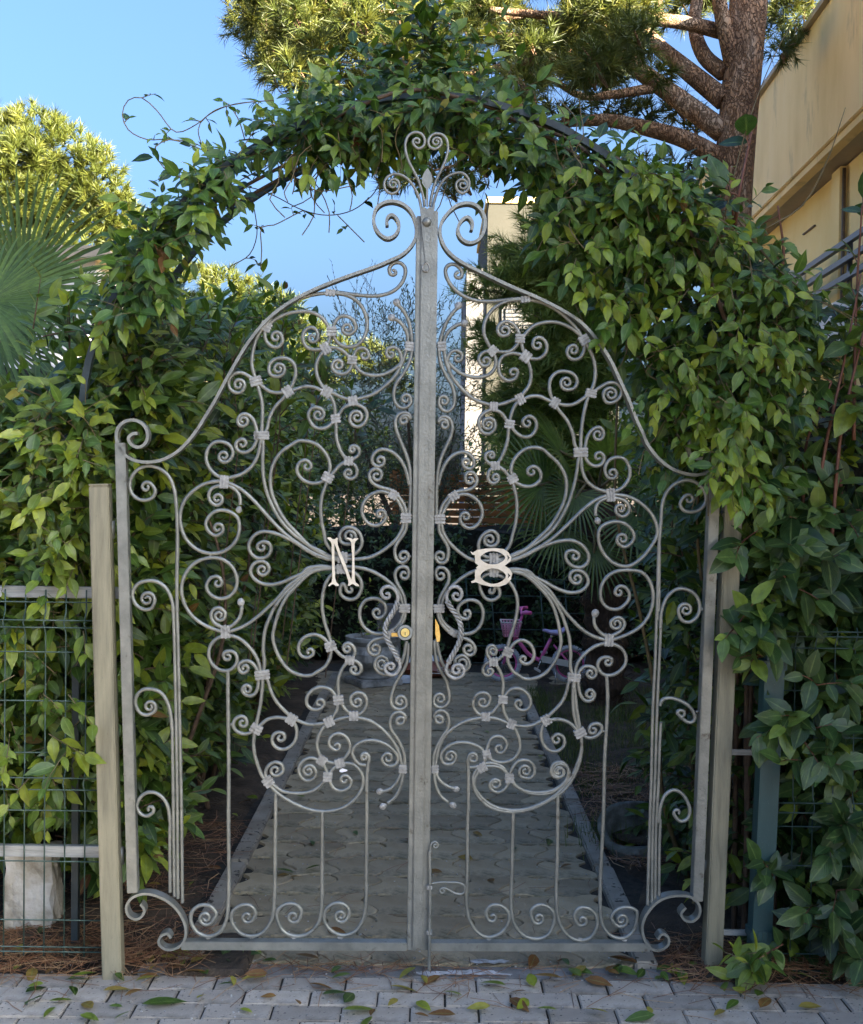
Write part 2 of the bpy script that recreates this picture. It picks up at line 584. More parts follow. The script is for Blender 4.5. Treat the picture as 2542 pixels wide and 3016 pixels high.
def smooth(P, sigma=2.2, it=2):
    P = P.copy()
    for _ in range(it):
        Q = P.copy()
        Q[1:-1] = 0.25 * P[:-2] + 0.5 * P[1:-1] + 0.25 * P[2:]
        P = Q
    return P

def centreline(s, warp=None, thick=11.4):
    pts = parse(s) if isinstance(s, str) else s
    P = [np.array(p[:2]) for p in pts]
    if warp is not None:
        P = list(warp(np.array(P)))
    e0, e1 = pts[0][2], pts[-1][2]
    body = P[(1 if e0 else 0):(len(P) - (1 if e1 else 0))]
    C = smooth(crom(body), it=3)
    pre, post = [], []
    if e1: post = spiral(C[-1], C[-3], P[-1], thick)
    if e0: pre = spiral(C[0], C[2], P[0], thick)[::-1]
    full = np.array(list(pre) + list(C) + list(post))
    L = full[np.concatenate([[True], np.linalg.norm(np.diff(full, axis=0), axis=1) > 0.6])]
    return smooth(L, it=2), len(pre), len(post)

GN = Vector((PL_S, -1, 0)).normalized()      # normal of the gate plane towards the street

def bar(parent, s, warp=None, name='scroll', thick=11.4, off=0.0, mat=None, n=8, flat=None, end_taper=True):
    C, a, b = centreline(s, warp, thick)
    pts = [gp(x, y, off) for x, y in C]
    m = len(pts)
    rad = []
    for i in range(m):
        k = 1.0
        if end_taper:
            if a and i < a: k = 0.78 + 0.22 * i / a
            if b and i > m - b: k = 0.78 + 0.22 * (m - i) / b
        k *= 1.0 + 0.035 * math.sin(i * 0.55 + len(s)) + 0.02 * math.sin(i * 1.37 + 2.0)
        rad.append(k * (thick * PX / 2 if flat is None else 1.0))
    mb = MB().tube(pts, rad, n=n, nrm=GN, flat=flat)
    return mb.build(name, mat or M['steel'], parent)

def collar(parent, t, x, y, ang, across, warp=None, length=28.0, flip=False):
    ox, oy, sc = TILES[t]
    c = np.array([ox + x / sc, oy + y / sc])
    if warp is not None:
        c = warp(np.array([c]))[0]
        ang = 180 - ang
        across *= 0.96; length *= 0.96
    a = R(ang + rng.normal(0, 2.0))
    length *= rng.uniform(0.9, 1.08); across *= rng.uniform(0.95, 1.04)
    d = np.array([math.cos(a), math.sin(a)])
    e = np.array([-d[1], d[0]])
    o = gp(c[0], c[1])
    D = (gp(*(c + d)) - gp(*(c - d))).normalized()
    E = (gp(*(c + e)) - gp(*(c - e))).normalized()
    rot = Matrix((D, E, GN)).transposed()
    mb = MB()
    L, W = length * PX, across * PX
    j = rng.normal(0, 0.0008, 3)
    mb.bbox(o + D * L * -0.33, (L * 0.31, W + j[0], 0.0170), 0.0016, rot)
    mb.bbox(o + D * L * 0.0, (L * 0.31, W * 1.05 + j[1], 0.0185), 0.0022, rot)
    mb.bbox(o + D * L * 0.33, (L * 0.31, W + j[2], 0.0170), 0.0016, rot)
    return mb.build('collar', M['collar'], parent)

def leaf_tip(parent, t, x, y, fx, fy, size=17.0, warp=None):
    """hammered round blade at the end of a bar coming from (fx, fy)"""
    ox, oy, sc = TILES[t]
    P = np.array([[ox + x / sc, oy + y / sc], [ox + fx / sc, oy + fy / sc]])
    if warp is not None: P = warp(P)
    c, f = P
    d = c - f; d /= np.linalg.norm(d)
    e = np.array([-d[1], d[0]])
    ring = []
    for k in range(18):
        an = 2 * math.pi * k / 18
        r_ = size * 0.5
        lx = math.cos(an) * r_ * 1.12
        ly = math.sin(an) * r_ * (0.95 if lx > 0 else 0.95 - 0.25 * (-math.cos(an)))
        ring.append(c + d * lx + e * ly)
    mb = MB()
    top = [gp(p[0], p[1], 0.0035) for p in ring]
    bot = [gp(p[0], p[1], -0.0035) for p in ring]
    ctr = gp(c[0], c[1], 0.006); cb = gp(c[0], c[1], -0.006)
    V = top + bot + [ctr, cb]
    n = len(ring)
    F = [(i, (i + 1) % n, n + (i + 1) % n, n + i) for i in range(n)]
    F += [(2 * n, (i + 1) % n, i) for i in range(n)] + [(2 * n + 1, n + i, n + (i + 1) % n) for i in range(n)]
    mb.add(V, F, True)
    return mb.build('leaf_finial', M['collar'], parent)

# matching points of the two leaves: left tile x y, right tile x y
PAIRS = '''A1012,305 J725,358|A498,577 J1195,682|A418,1012 J1250,1108|A463,1445 N140,165|A280,1040 J1410,1115|A672,1095 J960,1185
A600,915 J1055,1025|A578,660 J1110,765|A983,1097 J685,1155|A1192,1170 J472,1215|A1645,735 J58,733|A1545,385 J190,410|A1505,505 J235,550
A1515,140 J187,160|A1495,792 J185,820|A1615,1155 J75,1170|A1608,1315 J75,1350|A1055,1312 J600,1355|A915,1280 J740,1345|A1225,1300 J430,1360
A1022,615 J683,672|A975,750 J728,815|I1225,115 N242,60|I1220,315 N245,190|I1060,645 N315,415|I1060,420 N325,285|I1187,885 N240,565
I1000,790 N377,497|I1005,1045 N387,673|I1003,1520 N365,985|I680,960 N592,640|I940,1278 N415,843|I1385,1210 N107,775|I1390,1405 N118,905
B780,695 M700,430|B830,550 M665,325|B780,850 M705,555|B510,910 M880,565|B240,765 M1080,495|B240,440 M1110,240|B1190,690 M405,395
B1140,890 M445,575|B1362,1135 M270,745|B1195,1390 M395,960|B1525,1437 M125,985|C1415,370 M130,1375|C1425,595 M135,1570|C750,120 M645,1195
C665,385 M685,1395|C650,520 M685,1535|C755,775 M660,1725|C415,960 O462,130|C1430,1010 O72,155|C1095,1060 O208,180|C1065,1505 O220,355
C1255,1325 O140,273|C1155,1695 O185,425|C517,1477 O413,370|C755,1650 O342,418|C260,1550 O490,405|C725,1505 O338,362|C810,1765 O323,465
I1072,1940 O912,310|I1020,1800 O950,230|I1205,1690 O845,180|D505,560 O908,420|D932,785 O740,495|D715,700 O820,475|D745,965 O820,580
D858,1450 P770,265|D690,1375 P835,253|E508,540 P602,203|E405,712 P655,300|E865,562 P430,222|E952,357 P388,100|E775,390 P468,122
E1130,370 P290,110|E1095,507 P303,185|E1535,370 P78,98|E1540,545 P72,195|E1560,1007 P52,445|E1345,1220 P155,543|E1375,1360 P140,623
E1420,905 P128,383|G515,685 R643,398|G752,680 R515,400|G1015,678 R373,393|G1290,675 R220,390|G150,620 R850,370|G300,780 R770,455
G405,740 R708,410|G400,835 R740,485|G1650,835 R15,478|I385,690 N777,440|I392,1660 N757,1090|F325,905 Q512,805|F330,1880 R825,48
I655,1100 N602,680|F612,1100 Q345,720|G383,590 R735,345|G312,530 R765,320|D505,740 Q75,580|G645,400 R583,228|E360,1240 P662,570
G908,400 R434,228|G1182,85 R290,45|G1178,400 R287,228|G1433,400 R140,228|I240,640 N880,420|I1010,885 N375,570|I1000,1660 N362,1090'''
Lp, Rp = [], []
for pr in PAIRS.replace('\n', '|').split('|'):
    a, b = pr.split()
    Lp.append(parse(a)[0][:2]); Rp.append(parse(b)[0][:2])
Lp, Rp = np.array(Lp), np.array(Rp)

def tps(X, Y, lam=2.0):
    n = len(X)
    sc = 1000.0
    X = X / sc
    def U(r2):
        return np.where(r2 > 0, r2 * np.log(r2 + 1e-12), 0.0)
    K_ = U(((X[:, None] - X[None]) ** 2).sum(-1)) + np.eye(n) * lam * 1e-4
    Pm = np.hstack([np.ones((n, 1)), X])
    A_ = np.zeros((n + 3, n + 3))
    A_[:n, :n] = K_; A_[:n, n:] = Pm; A_[n:, :n] = Pm.T
    W = np.linalg.solve(A_, np.vstack([Y, np.zeros((3, 2))]))
    def f(q):
        q = np.asarray(q) / sc
        k = U(((q[:, None] - X[None]) ** 2).sum(-1))
        return k @ W[:n] + np.hstack([np.ones((len(q), 1)), q]) @ W[n:]
    return f
WARP = tps(Lp, Rp)

# scrolls shared by both leaves, measured on the left one
BOTH = [
 # upper half
 'A1000,300 1060,300 1150,313 1280,328 1400,328 1500,300 1570,245 1610,165 1608,100 1570,65 1520,68 1482,110 1488,150 @1516,140',
 '@A280,1040 330,1055 300,1100 250,1103 203,1060 203,1000 250,950 310,945 370,980 418,1012 460,1045 520,1090 580,1105 630,1100 672,1095 708,1040 735,960 730,890 690,840 620,825 550,850 520,910 540,965 595,975 @600,915',
 '@I1225,115 1190,155 1175,105 1215,58 1270,65 1320,120 1340,190 1350,245 1340,290 1310,350 1240,392 1175,370 1160,310 1195,278 @1218,315',
 'I1385,240 A505,1400 525,1310 570,1220 640,1145 672,1100 740,1075 820,1053 900,1065 950,1090 985,1095 1040,1110 1100,1140 1150,1155 1195,1160 1250,1148 1350,1118 1450,1050 1530,970 1585,870 1612,790 1625,735 1632,660 1610,590 1570,540 1525,510',
 'A1548,395 1590,440 1635,520 1658,620 1665,690 1662,790 1640,870 1590,960 1540,1030 1520,1110 1530,1180 1570,1222 1620,1222 1660,1180 1650,1130 @1615,1155',
 'A1560,905 1583,840 1560,762 1510,738 1462,765 1465,812 @1495,795',
 '@A1225,1300 1175,1275 1168,1330 1212,1375 1268,1365 1307,1300 1295,1240 1240,1203 1190,1192 1150,1207 1115,1228 1088,1272 1058,1312 1060,1370 B618,350 645,480 690,590 740,660 790,700 850,740 890,800 880,890 820,930 750,910 722,850 755,812 @780,850',
 '@B830,550 795,560 810,503 880,503 922,550 910,620 850,668 780,695 715,722 645,770 575,860 510,915 488,1000 440,1130 420,1300 430,1480 460,1620 490,1764 C500,260 570,335 660,360 770,360 850,315 905,220 890,110 830,40 740,8 660,45 625,130 655,205 730,222 @750,125',
 'B1570,1010 1555,940 1535,850 1480,720 1390,610 1290,555 1200,545 1120,590 1082,670 1105,745 1170,768 1235,740 1248,680 @1190,690',
 '@B1145,890 1195,930 1215,870 1180,808 1120,795 1058,840 1050,910 1100,990 1200,1038 1320,1072 1400,1120 1430,1160 1490,1240 1528,1350 1535,1440 1530,1540 1515,1610 C1370,165 1322,240 1310,330 1340,420 1400,452 1460,422 1485,362 1450,318 @1415,370',
 '@B1195,1390 1175,1340 1235,1342 1268,1420 1222,1500 1130,1538 1040,1510 975,1430 952,1320 988,1220 1080,1130 1200,1090 1290,1112 1370,1150 1410,1200 1455,1275 1492,1370 1500,1440 1490,1530 1465,1610 1400,1710 C1280,210 1150,310 1010,380 850,405 665,400',
 '@B1500,160 1460,200 1450,140 1500,100 1560,110 1588,160 1575,90 1500,65 1425,95 1388,180 1408,310 1470,470 1535,630 1572,770 1585,900 1588,1100 1580,1260 1572,1400',
 # left of the middle
 'A465,1440 I1375,300 1350,420 1290,520 1200,582 1110,608 1060,618 1010,598 950,550 905,460 915,370 970,305 1040,297 1110,330 1138,400 1105,460 @1058,422',
 'I1385,240 1397,320 1393,450 1400,600 1430,740 1480,860 1550,980 1640,1080 1764,1175 C270,255 380,320 520,388 660,405',
 '@I1005,1045 1040,1085 990,1112 930,1080 900,1010 940,930 1020,890 1110,905 1178,960 1190,1070 1150,1170 1060,1245 940,1265 830,1232 740,1155 690,1045 680,920 720,800 810,708 910,655 1010,640 1060,642 1110,660 1200,705 1300,790 1400,900 1500,1010 1600,1105 1700,1178 C230,285 350,350 520,408 660,418',
 '@I1000,790 1040,820 1000,850 945,820 925,760 950,702 1010,680 1060,676 1110,685 1160,715 1195,770 1200,845',
 '@I1003,1520 1042,1512 1010,1465 950,1472 905,1540 930,1610 1010,1655 1100,1640 1160,1570 1170,1470 1120,1370 1030,1310 910,1305 800,1352 720,1450 690,1580 720,1710 790,1812 900,1890 1030,1938 1072,1945 1110,1937 1200,1908 1300,1850 1420,1750 1520,1655 1620,1540 1700,1480 C230,520 330,502 520,505 660,505',
 '@I1018,1800 1070,1775 1020,1735 968,1748 945,1800 970,1860 1030,1898 1072,1912 1115,1898 1170,1850 1205,1790 1212,1720',
 '@I1385,1210 1352,1182 1400,1160 1450,1178 1466,1230 1430,1292 1350,1305 1290,1260 1273,1190 1320,1108 1400,1075 1500,1090 1600,1130 1700,1185 C230,300 350,362 500,412',
 '@I1390,1405 1410,1452 1450,1410 1430,1350 1370,1330 1310,1360 1288,1430 1340,1502 1440,1535 1550,1518 1650,1475 1764,1425 C330,498 500,500',
 'C665,395 520,375 380,300 260,240 I1700,1100 1590,980 1520,860 1470,730 1460,600 1490,480 1560,380 1650,320 B120,437 240,438 360,478 460,568 520,668 540,780 525,845 490,920 440,962 320,987 200,950 120,860 110,780 160,700 235,685 298,745 @240,765',
 'D930,785 955,700 958,600 945,500 950,350 975,200 1020,90 I1480,1760 1560,1640 1660,1540 C240,570 380,525 520,512 665,515',
 'C665,520 520,520 380,535 270,575 I1700,1530 1600,1640 1530,1780 1490,1920 D1062,300 1090,450 1160,600 1270,730 1410,790 1540,790 C340,1800 440,1740 500,1650 525,1560 510,1470 470,1415 400,1358 310,1335 210,1360 140,1430 122,1520 160,1600 232,1622 305,1580 @260,1550',
 # inner right below the letter
 'C665,500 830,505 960,530 1100,590 1220,670 1310,752 1370,840 1395,930 1412,1010 1408,1110 1360,1205 1270,1285 1150,1325 1030,1312 930,1240 880,1130 885,1010 940,920 1040,888 1130,910 1197,980 1200,1060 1150,1125 1080,1132 1043,1080 @1093,1060',
 '@C1425,595 1465,640 1488,580 1475,525 1430,495 1360,510 1315,570 1320,650 1352,725 1402,815 1432,900 1440,1010 1435,1110 1400,1200 1330,1290 1260,1350 1160,1375 1050,1400 985,1470 988,1540 1050,1590 1112,1570 1130,1510 @1068,1505',
 'C1455,1420 1430,1560 1390,1690 1325,1790 1230,1832 1130,1808 1065,1730 1078,1640 1150,1595 1222,1635 @1155,1695',
 'C1478,1440 1476,1560 1450,1700 1390,1820 1310,1950 E1475,250 1448,340 1455,400 1490,438 1545,447 1595,412 1590,350 @1535,370',
 '@C755,780 710,760 670,700 635,760 650,850 740,903 830,888 890,800 900,690 845,600 790,565 660,545 575,570 520,610 460,700 425,830 415,960 425,1080 450,1200 490,1320 520,1420 545,1490 580,1525 640,1588 690,1620 755,1640 830,1662 890,1710 892,1790 830,1828 770,1790 @808,1765',
 '@C722,1507 700,1550 672,1490 712,1440 780,1458 822,1530 812,1590 755,1650 700,1702 640,1800 610,1920 E955,300 955,360 990,405 1040,470 1095,492 1155,490 1210,430 1220,350 1180,295 1115,290 1065,335 1080,400 @1130,375',
 # lower half
 '@D505,560 460,580 452,520 520,490 590,510 625,580 605,660 540,722 440,735 350,690 285,600 275,480 330,370 425,312 485,298 550,302 660,345 770,440 850,550 895,660 915,785 935,850 930,970 910,1150 870,1340 850,1450 835,1530 825,1640 840,1770 885,1920 940,2050 E265,1110 330,1192 420,1268 560,1348 700,1398 850,1410 1000,1372 1110,1290 1178,1185 1185,1085 1130,992 1060,957 965,965 915,992 880,1035 850,1085 825,1115 780,1168 690,1222 560,1240 420,1218 340,1162 290,1120 262,1070 285,985 350,945 420,968 432,1030 395,1065 @357,1022',
 '@D715,700 755,730 700,768 648,730 638,665 700,615 770,615 830,660 870,730 892,785 885,860 875,950 830,1030 760,1045 690,1000 688,940 740,905 785,935 @745,965',
 'D952,780 1000,850 1030,960 1090,1090 1180,1200 1270,1290 E510,530 560,547 620,575 700,590 800,580 865,560 905,512 938,450 945,400 945,355 922,310 870,255 790,235 710,260 655,330 655,400 700,445 775,445 822,400 @775,388',
 '@D690,1375 740,1400 745,1345 705,1298 640,1302 590,1340 573,1420 630,1490 720,1515 800,1490 860,1450 905,1410 E280,542 370,522 450,532 508,550 548,600 560,670 540,750 470,815 390,820 330,765 335,690 390,660 440,680 @405,712',
 '@E1540,545 1505,580 1500,540 1540,515 1590,540 1575,492 1530,470 1470,490 1440,560 1455,640 1510,720 1560,820 1580,900 1575,1005 1562,1075 1540,1170 1490,1270 1415,1335',
]
# bars that differ between the leaves
LEFT = [
 '@A1150,590 1180,635 1217,590 1200,530 1140,490 1080,500 1040,560 1037,615 1045,665 1075,708 1140,737 1210,732 1265,690 1303,600 1300,500 1260,410 1190,345 1110,317 1010,308 880,320 760,355 640,415 560,475 500,570 450,620 415,690 393,780 385,880 405,960 420,1015 445,1090 467,1180 470,1290 462,1440',
 '@A578,660 622,640 632,690 602,737 545,735 500,690 488,630 505,580 560,528 640,482 760,455 860,460 940,500 988,560 1008,615 1005,680 970,755 930,810 903,870 905,960 940,1040 985,1098 1020,1140 1045,1200 1050,1265 1050,1310 1020,1355 960,1390 890,1380 845,1320 840,1260 880,1220 935,1228 @915,1280',
 '@A870,665 915,650 900,600 850,580 800,620 795,690 830,745 890,760 975,750 1030,742 1095,757 1150,805 1185,842 1215,890 1260,940 1340,965 1430,960 1510,925 1570,880',
 '@A1285,805 1320,820 1315,775 1275,745 1228,755 1203,800 1190,842 1180,895 1155,940 1100,955 1040,930 1025,880 1055,843 @1075,885',
 'E1560,1005 1540,910 1510,820 1440,710 1340,610 1240,550 1140,525 1095,520 1040,522 960,537 900,560 865,570 820,605 772,680 750,780 770,862 800,915 850,940 900,952 965,950 1012,905 1060,830 1060,760 1010,692 930,675 870,720 868,790 920,833 @935,792',
 '@E670,1030 720,990 747,1050 710,1105 650,1122 592,1072 578,1000 620,930 690,903 745,918 795,940 825,990 845,1040 858,1085 875,1135 912,1195 980,1217 1050,1187 1078,1125 1035,1072 @1008,1112',
 'E1215,975 1150,965 1105,915 1083,850 1110,790 1180,750 1280,738 1390,770 1470,830 1517,900 1500,960 1440,985 1380,955 1362,900 1400,862 @1420,908',
 'E1345,1220 1400,1215 1450,1190 1500,1138 1535,1070 1555,1000',
]
RIGHT = [
 '@J560,607 590,640 535,652 503,610 525,555 580,533 640,565 672,620 683,670 665,715 640,745 600,775 530,778 465,765 428,710 395,630 403,540 455,450 540,388 640,362 725,360 800,368 880,390 980,445 1070,520 1150,610 1200,690 1250,780 1280,870 1285,960 1270,1050 1240,1110 1215,1180 1190,1290 1175,1400 1170,1480 N140,165',
 '@J1110,765 1085,800 1065,760 1110,725 1150,760 1130,790 J1060,800 1100,838 1160,828 1195,770 1195,690 1150,632 1080,580 980,542 880,542 790,572 730,632 695,680 700,735 728,815 758,880 772,960 755,1050 710,1110 682,1160 640,1210 608,1300 603,1360 640,1410 700,1455 770,1450 815,1385 800,1312 750,1290 708,1322 @742,1345',
 '@J825,722 845,755 875,690 850,665 800,672 778,720 800,765 J895,720 893,780 840,830 770,832 728,812 680,797 620,788 545,815 512,890 530,970 590,1010 650,985 668,935 @630,945',
 '@J410,850 430,885 385,892 353,850 370,797 420,772 463,778 488,830 490,885 450,950 370,980 270,972 180,930 110,860',
 'P52,445 65,370 75,330 110,270 190,215 270,193 303,190 360,197 410,217 435,228 465,280 473,340 440,395 380,413 335,400 308,372 270,335 190,313 120,330 82,375 97,418 140,418 160,385 @128,384',
 '@P372,342 395,358 410,320 380,284 335,290 312,335 305,372 300,400 285,437 262,465 244,520 265,580 320,630 400,655 500,650 600,610 690,550 750,460 778,360 775,290 765,262 742,180 735,90 O740,495',
 'P222,437 285,433 335,430 380,440 408,468 423,490 442,520 490,550 570,562 650,545 700,500 713,450 685,413 640,418 624,455 @662,457',
 '@P350,517 375,505 345,495 322,520 335,550 372,560 408,530 420,490 430,450 465,405 520,405 547,450 525,490 480,485 @500,455',
 'P155,543 115,530 80,505 60,470 52,440',
]
# right leaf: clean versions of the three densest curls
RIGHT[1] = '@J1110,765 1140,748 1118,722 1075,738 1060,795 1100,838 1160,828 1195,770 1195,690 1150,632 1080,580 980,542 880,542 790,572 730,632 695,680 700,735 728,815 758,880 772,960 755,1050 710,1110 682,1160 640,1210 608,1300 603,1360 640,1410 700,1455 770,1450 815,1385 800,1312 750,1290 708,1322 @742,1345'
RIGHT[2] = '@J825,722 785,728 800,672 850,663 893,705 893,780 840,830 770,832 728,812 680,797 620,788 545,815 512,890 530,970 590,1010 650,985 668,935 @630,945'

LEFT_PICKETS = ['D508,738 F1068,800 1075,1500 G646,100 645,600 630,710 590,770 530,790 465,765 430,700 440,645 490,612 545,620 577,665 550,712 @515,685',
 'E362,1235 G916,20 912,300 907,600 890,700 840,770 775,790 710,770 663,700 672,645 720,612 775,617 802,660 780,703 @752,680',
 'G1182,80 1180,400 1176,640 1160,712 1110,770 1040,790 970,770 930,712 922,650 960,612 1020,605 1062,640 1052,692 @1015,678',
 '@E1195,895 1175,915 1170,875 1210,858 1245,895 1235,960 1222,1100 1221,1300 G1436,100 1433,400 1430,600 1415,690 1370,760 1300,785 1235,760 1193,700 1200,640 1250,602 1310,610 1337,655 1315,703 @1287,673']
RIGHT_PICKETS = [LEFT_PICKETS[0], LEFT_PICKETS[1], LEFT_PICKETS[2],
 '@P240,390 225,398 226,378 250,370 265,395 245,412 P218,500 218,700 R142,60 140,228 138,350 148,400 175,440 210,455 250,440 275,405 272,370 245,350 215,352 200,375 210,400 @222,389']
RIGHT_PICKETS[3] = '@P240,390 262,398 258,374 232,366 216,385 218,440 218,640 R142,60 140,228 138,350 148,400 175,440 210,455 250,440 275,405 272,370 245,350 215,352 200,375 210,400 @222,389'
SIDE = ['I652,1764 650,1500 655,1100 645,850 625,700 575,590 500,530 400,505 310,540 250,620 245,710 290,780 370,805 440,780 465,720 430,665 @385,690',
        'I622,1830 610,1680 560,1570 480,1510 400,1500 310,1530 265,1610 290,1700 360,1750 430,1740 460,1680 @392,1660',
        'F540,1130 525,980 500,880 440,780 350,740 250,750 193,820 195,900 240,970 310,985 372,950 @325,905',
        'F518,2000 500,1860 450,1770 370,1720 290,1725 225,1780 203,1850 235,1920 300,1945 355,1912 @330,1880']
SIDE_L = ['I652,1750 F597,400 611,1100 622,1600 630,2093 G383,600', 'I622,1820 F562,400 575,1000 585,1600 590,2093 G357,575',
          'F539,1110 545,1500 553,2093 G337,565', 'F517,1980 523,2093 G312,160 312,540']
SIDE_R = ['N604,700 597,1100 Q372,150 358,500 345,760 335,1196 R735,100 728,350', 'N615,1100 Q393,250 382,500 370,760 356,1196 R745,100 742,345',
          'Q392,850 384,1000 378,1196 R756,100 753,330', 'R770,70 767,150 765,320']
COL_BOTH = [('A', 1012, 305, 5, 20), ('A', 498, 577, 116, 33), ('A', 418, 1012, 75, 36), ('A', 463, 1445, 92, 44), ('A', 983, 1097, 30, 33),
            ('A', 672, 1095, 148, 33), ('A', 1192, 1170, 175, 30), ('A', 1645, 735, 95, 27), ('A', 1055, 1312, 80, 30), ('B', 780, 695, 2, 27),
            ('B', 510, 910, 118, 34), ('B', 1362, 1135, 32, 27), ('B', 1525, 1437, 92, 33), ('I', 1060, 645, 5, 41), ('I', 1072, 1942, 176, 38),
            ('D', 932, 785, 84, 42), ('D', 858, 1450, 118, 36), ('E', 508, 540, 30, 32), ('E', 865, 562, 154, 30), ('E', 952, 357, 85, 30),
            ('E', 1095, 507, 2, 30), ('E', 1560, 1007, 95, 24), ('C', 1430, 1010, 92, 33), ('C', 1255, 1325, 140, 20), ('C', 517, 1477, 68, 32),
            ('C', 755, 1650, 5, 28), ('C', 665, 385, 0, 34), ('C', 650, 525, 0, 30)]
COL_L = [('A', 1022, 615, 92, 28), ('A', 975, 750, 150, 35), ('A', 1187, 842, 92, 28), ('E', 795, 928, 32, 30), ('E', 965, 952, 165, 28),
         ('E', 850, 1083, 95, 28), ('E', 290, 1128, 55, 32)]
COL_R = [('J', 683, 672, 95, 28), ('J', 728, 815, 38, 33), ('J', 463, 770, 45, 30), ('P', 308, 370, 78, 27), ('P', 285, 437, 150, 28), ('P', 420, 490, 85, 26)]
TIPS = [('A', 1505, 505, 1540, 525, 24), ('A', 1545, 385, 1570, 420, 24), ('I', 1187, 885, 1200, 840, 20), ('I', 1205, 1690, 1212, 1740, 24),
        ('E', 1345, 1222, 1390, 1216, 21), ('E', 1375, 1362, 1415, 1335, 21)]

def box_between(parent, name, x0, y0, x1, y1, wpx, depth, off=0.0, mat=None):
    """straight member on the gate plane between two measured points"""
    a, b = gp(x0, y0, off), gp(x1, y1, off)
    d = (b - a).normalized()
    e = d.cross(GN).normalized()
    rot = Matrix((e, GN, d)).transposed()
    mb = MB().bbox((a + b) / 2, (wpx * PX, depth, (b - a).length), 0.0022, rot)
    return mb.build(name, mat or M['steel'], parent)

SHAD = 8
gl = empty('gate_leaf', gp(380, 2795), 'left leaf of the grey wrought iron gate with scrolls and a cream letter N', 'gate', 'two leaves of the wrought iron gate')
gr = empty('gate_leaf', gp(2060, 2795), 'right leaf of the grey wrought iron gate with scrolls and a cream letter B', 'gate', 'two leaves of the wrought iron gate')
for s in BOTH:
    bar(gl, s); bar(gr, s, WARP)
for s in LEFT: bar(gl, s)
for s in RIGHT: bar(gr, s)
for s in LEFT_PICKETS: bar(gl, s, name='picket', thick=12.0)
for i, s in enumerate(RIGHT_PICKETS): bar(gr, s, WARP if i < 3 else None, name='picket', thick=12.0)
for s in SIDE:
    bar(gl, s); bar(gr, s, WARP)
for s in SIDE_L: bar(gl, s, name='side_bar', thick=10.0)
for s in SIDE_R: bar(gr, s, name='side_bar', thick=10.0)
for c in COL_BOTH:
    collar(gl, *c); collar(gr, *c, warp=WARP)
for c in COL_L: collar(gl, *c)
for c in COL_R: collar(gr, *c)
for t in TIPS:
    leaf_tip(gl, *t); leaf_tip(gr, *t, warp=WARP)

# frames -----------------------------------------------------------------
RAIL_D = 0.040
TOP_L = 'H378,1330 374,1245 430,1193 500,1250 524,1350 470,1452 380,1487 285,1432 224,1330 212,1220 250,1110 340,1047 440,1030 560,1060 660,1140 715,1240 738,1340 735,1440 705,1530 640,1620 540,1700 420,1755 250,1828 A1200,163 1000,237 850,302 700,382 560,482 450,592 350,722 260,870 170,1030 90,1180 10,1310 I850,168 760,288 650,392 530,455 400,475 300,462 215,418 160,345 135,255 150,180 200,130 270,110 340,130 395,190 405,270 370,330 310,347 252,310 240,262 275,230 318,226'
TOP_R = 'H1412,1388 1427,1300 1370,1222 1290,1268 1245,1380 1290,1492 1390,1542 1490,1512 1560,1412 1582,1280 1540,1150 1450,1070 1340,1053 1220,1090 1120,1180 1050,1280 1025,1390 1040,1490 1090,1600 1180,1700 1290,1778 1450,1862 J350,138 600,258 800,342 1000,442 1160,545 1290,685 1390,832 1470,1000 1540,1152 1600,1310 1660,1440 N520,108 580,190 650,250 730,285 820,297 890,278 935,230 955,160 940,95 905,68 840,65 790,85 768,140 785,187 840,203 885,175 884,130'
bar(gl, TOP_L, name='top_rail', flat=(0.0095, RAIL_D), end_taper=False)
bar(gr, TOP_R, name='top_rail', flat=(0.0095, RAIL_D), end_taper=False)
FOOT_L = 'G150,596 172,625 165,655 130,682 85,665 68,615 98,562 170,537 250,552 330,600 385,670 407,740 395,810 350,847 290,852 252,815 268,775 305,762 322,790'
FOOT_R = [(R_[0], R_[1], False) for R_ in [(0, 0)]][:0]
bar(gl, FOOT_L, name='foot_scroll', flat=(0.0080, RAIL_D), end_taper=False)
FOOT_R = 'R848,352 832,372 845,392 870,397 892,375 892,345 870,320 820,313 770,325 730,360 708,405 712,450 735,485 765,490 792,470 790,445 770,437 757,455'
bar(gr, FOOT_R, name='foot_scroll', flat=(0.0080, RAIL_D), end_taper=False)
box_between(gl, 'hinge_stile', 357, 1305, 393, 2625, 30, 0.040)
box_between(gr, 'hinge_stile', 2104, 1385, 2051, 2650, 31, 0.040)
box_between(gl, 'meeting_stile', 1240, 640, 1212, 2792, 27, 0.038, off=-0.002)
box_between(gr, 'meeting_stile', 1276, 625, 1248, 2792, 27, 0.038, off=-0.002)
box_between(gl, 'bottom_rail', 536, 2780, 1198, 2783, 24.5, 0.038, off=-0.001)
box_between(gr, 'bottom_rail', 1262, 2784, 1912, 2785, 24.5, 0.038, off=-0.001)
box_between(gl, 'cover_strip', 1256, 615, 1229, 2793, 28.5, 0.006, off=0.024)
# welded feet between the scrolls and the bottom rail
for x, y in ((530, 797), (775, 797), (1020, 797), (1285, 797)):
    px, py = 340 + x / 1.9385, 2350 + y / 1.9385
    MB().bbox(gp(px, py), (0.018, 0.010, 0.010), 0.003).build('weld', M['collar'], gl)
for x, y in ((210, 459), (358, 459), (508, 461), (652, 463)):
    px, py = 1250 + x / 1.1077, 2350 + y / 1.1077
    MB().bbox(gp(px, py), (0.018, 0.010, 0.010), 0.003).build('weld', M['collar'], gr)
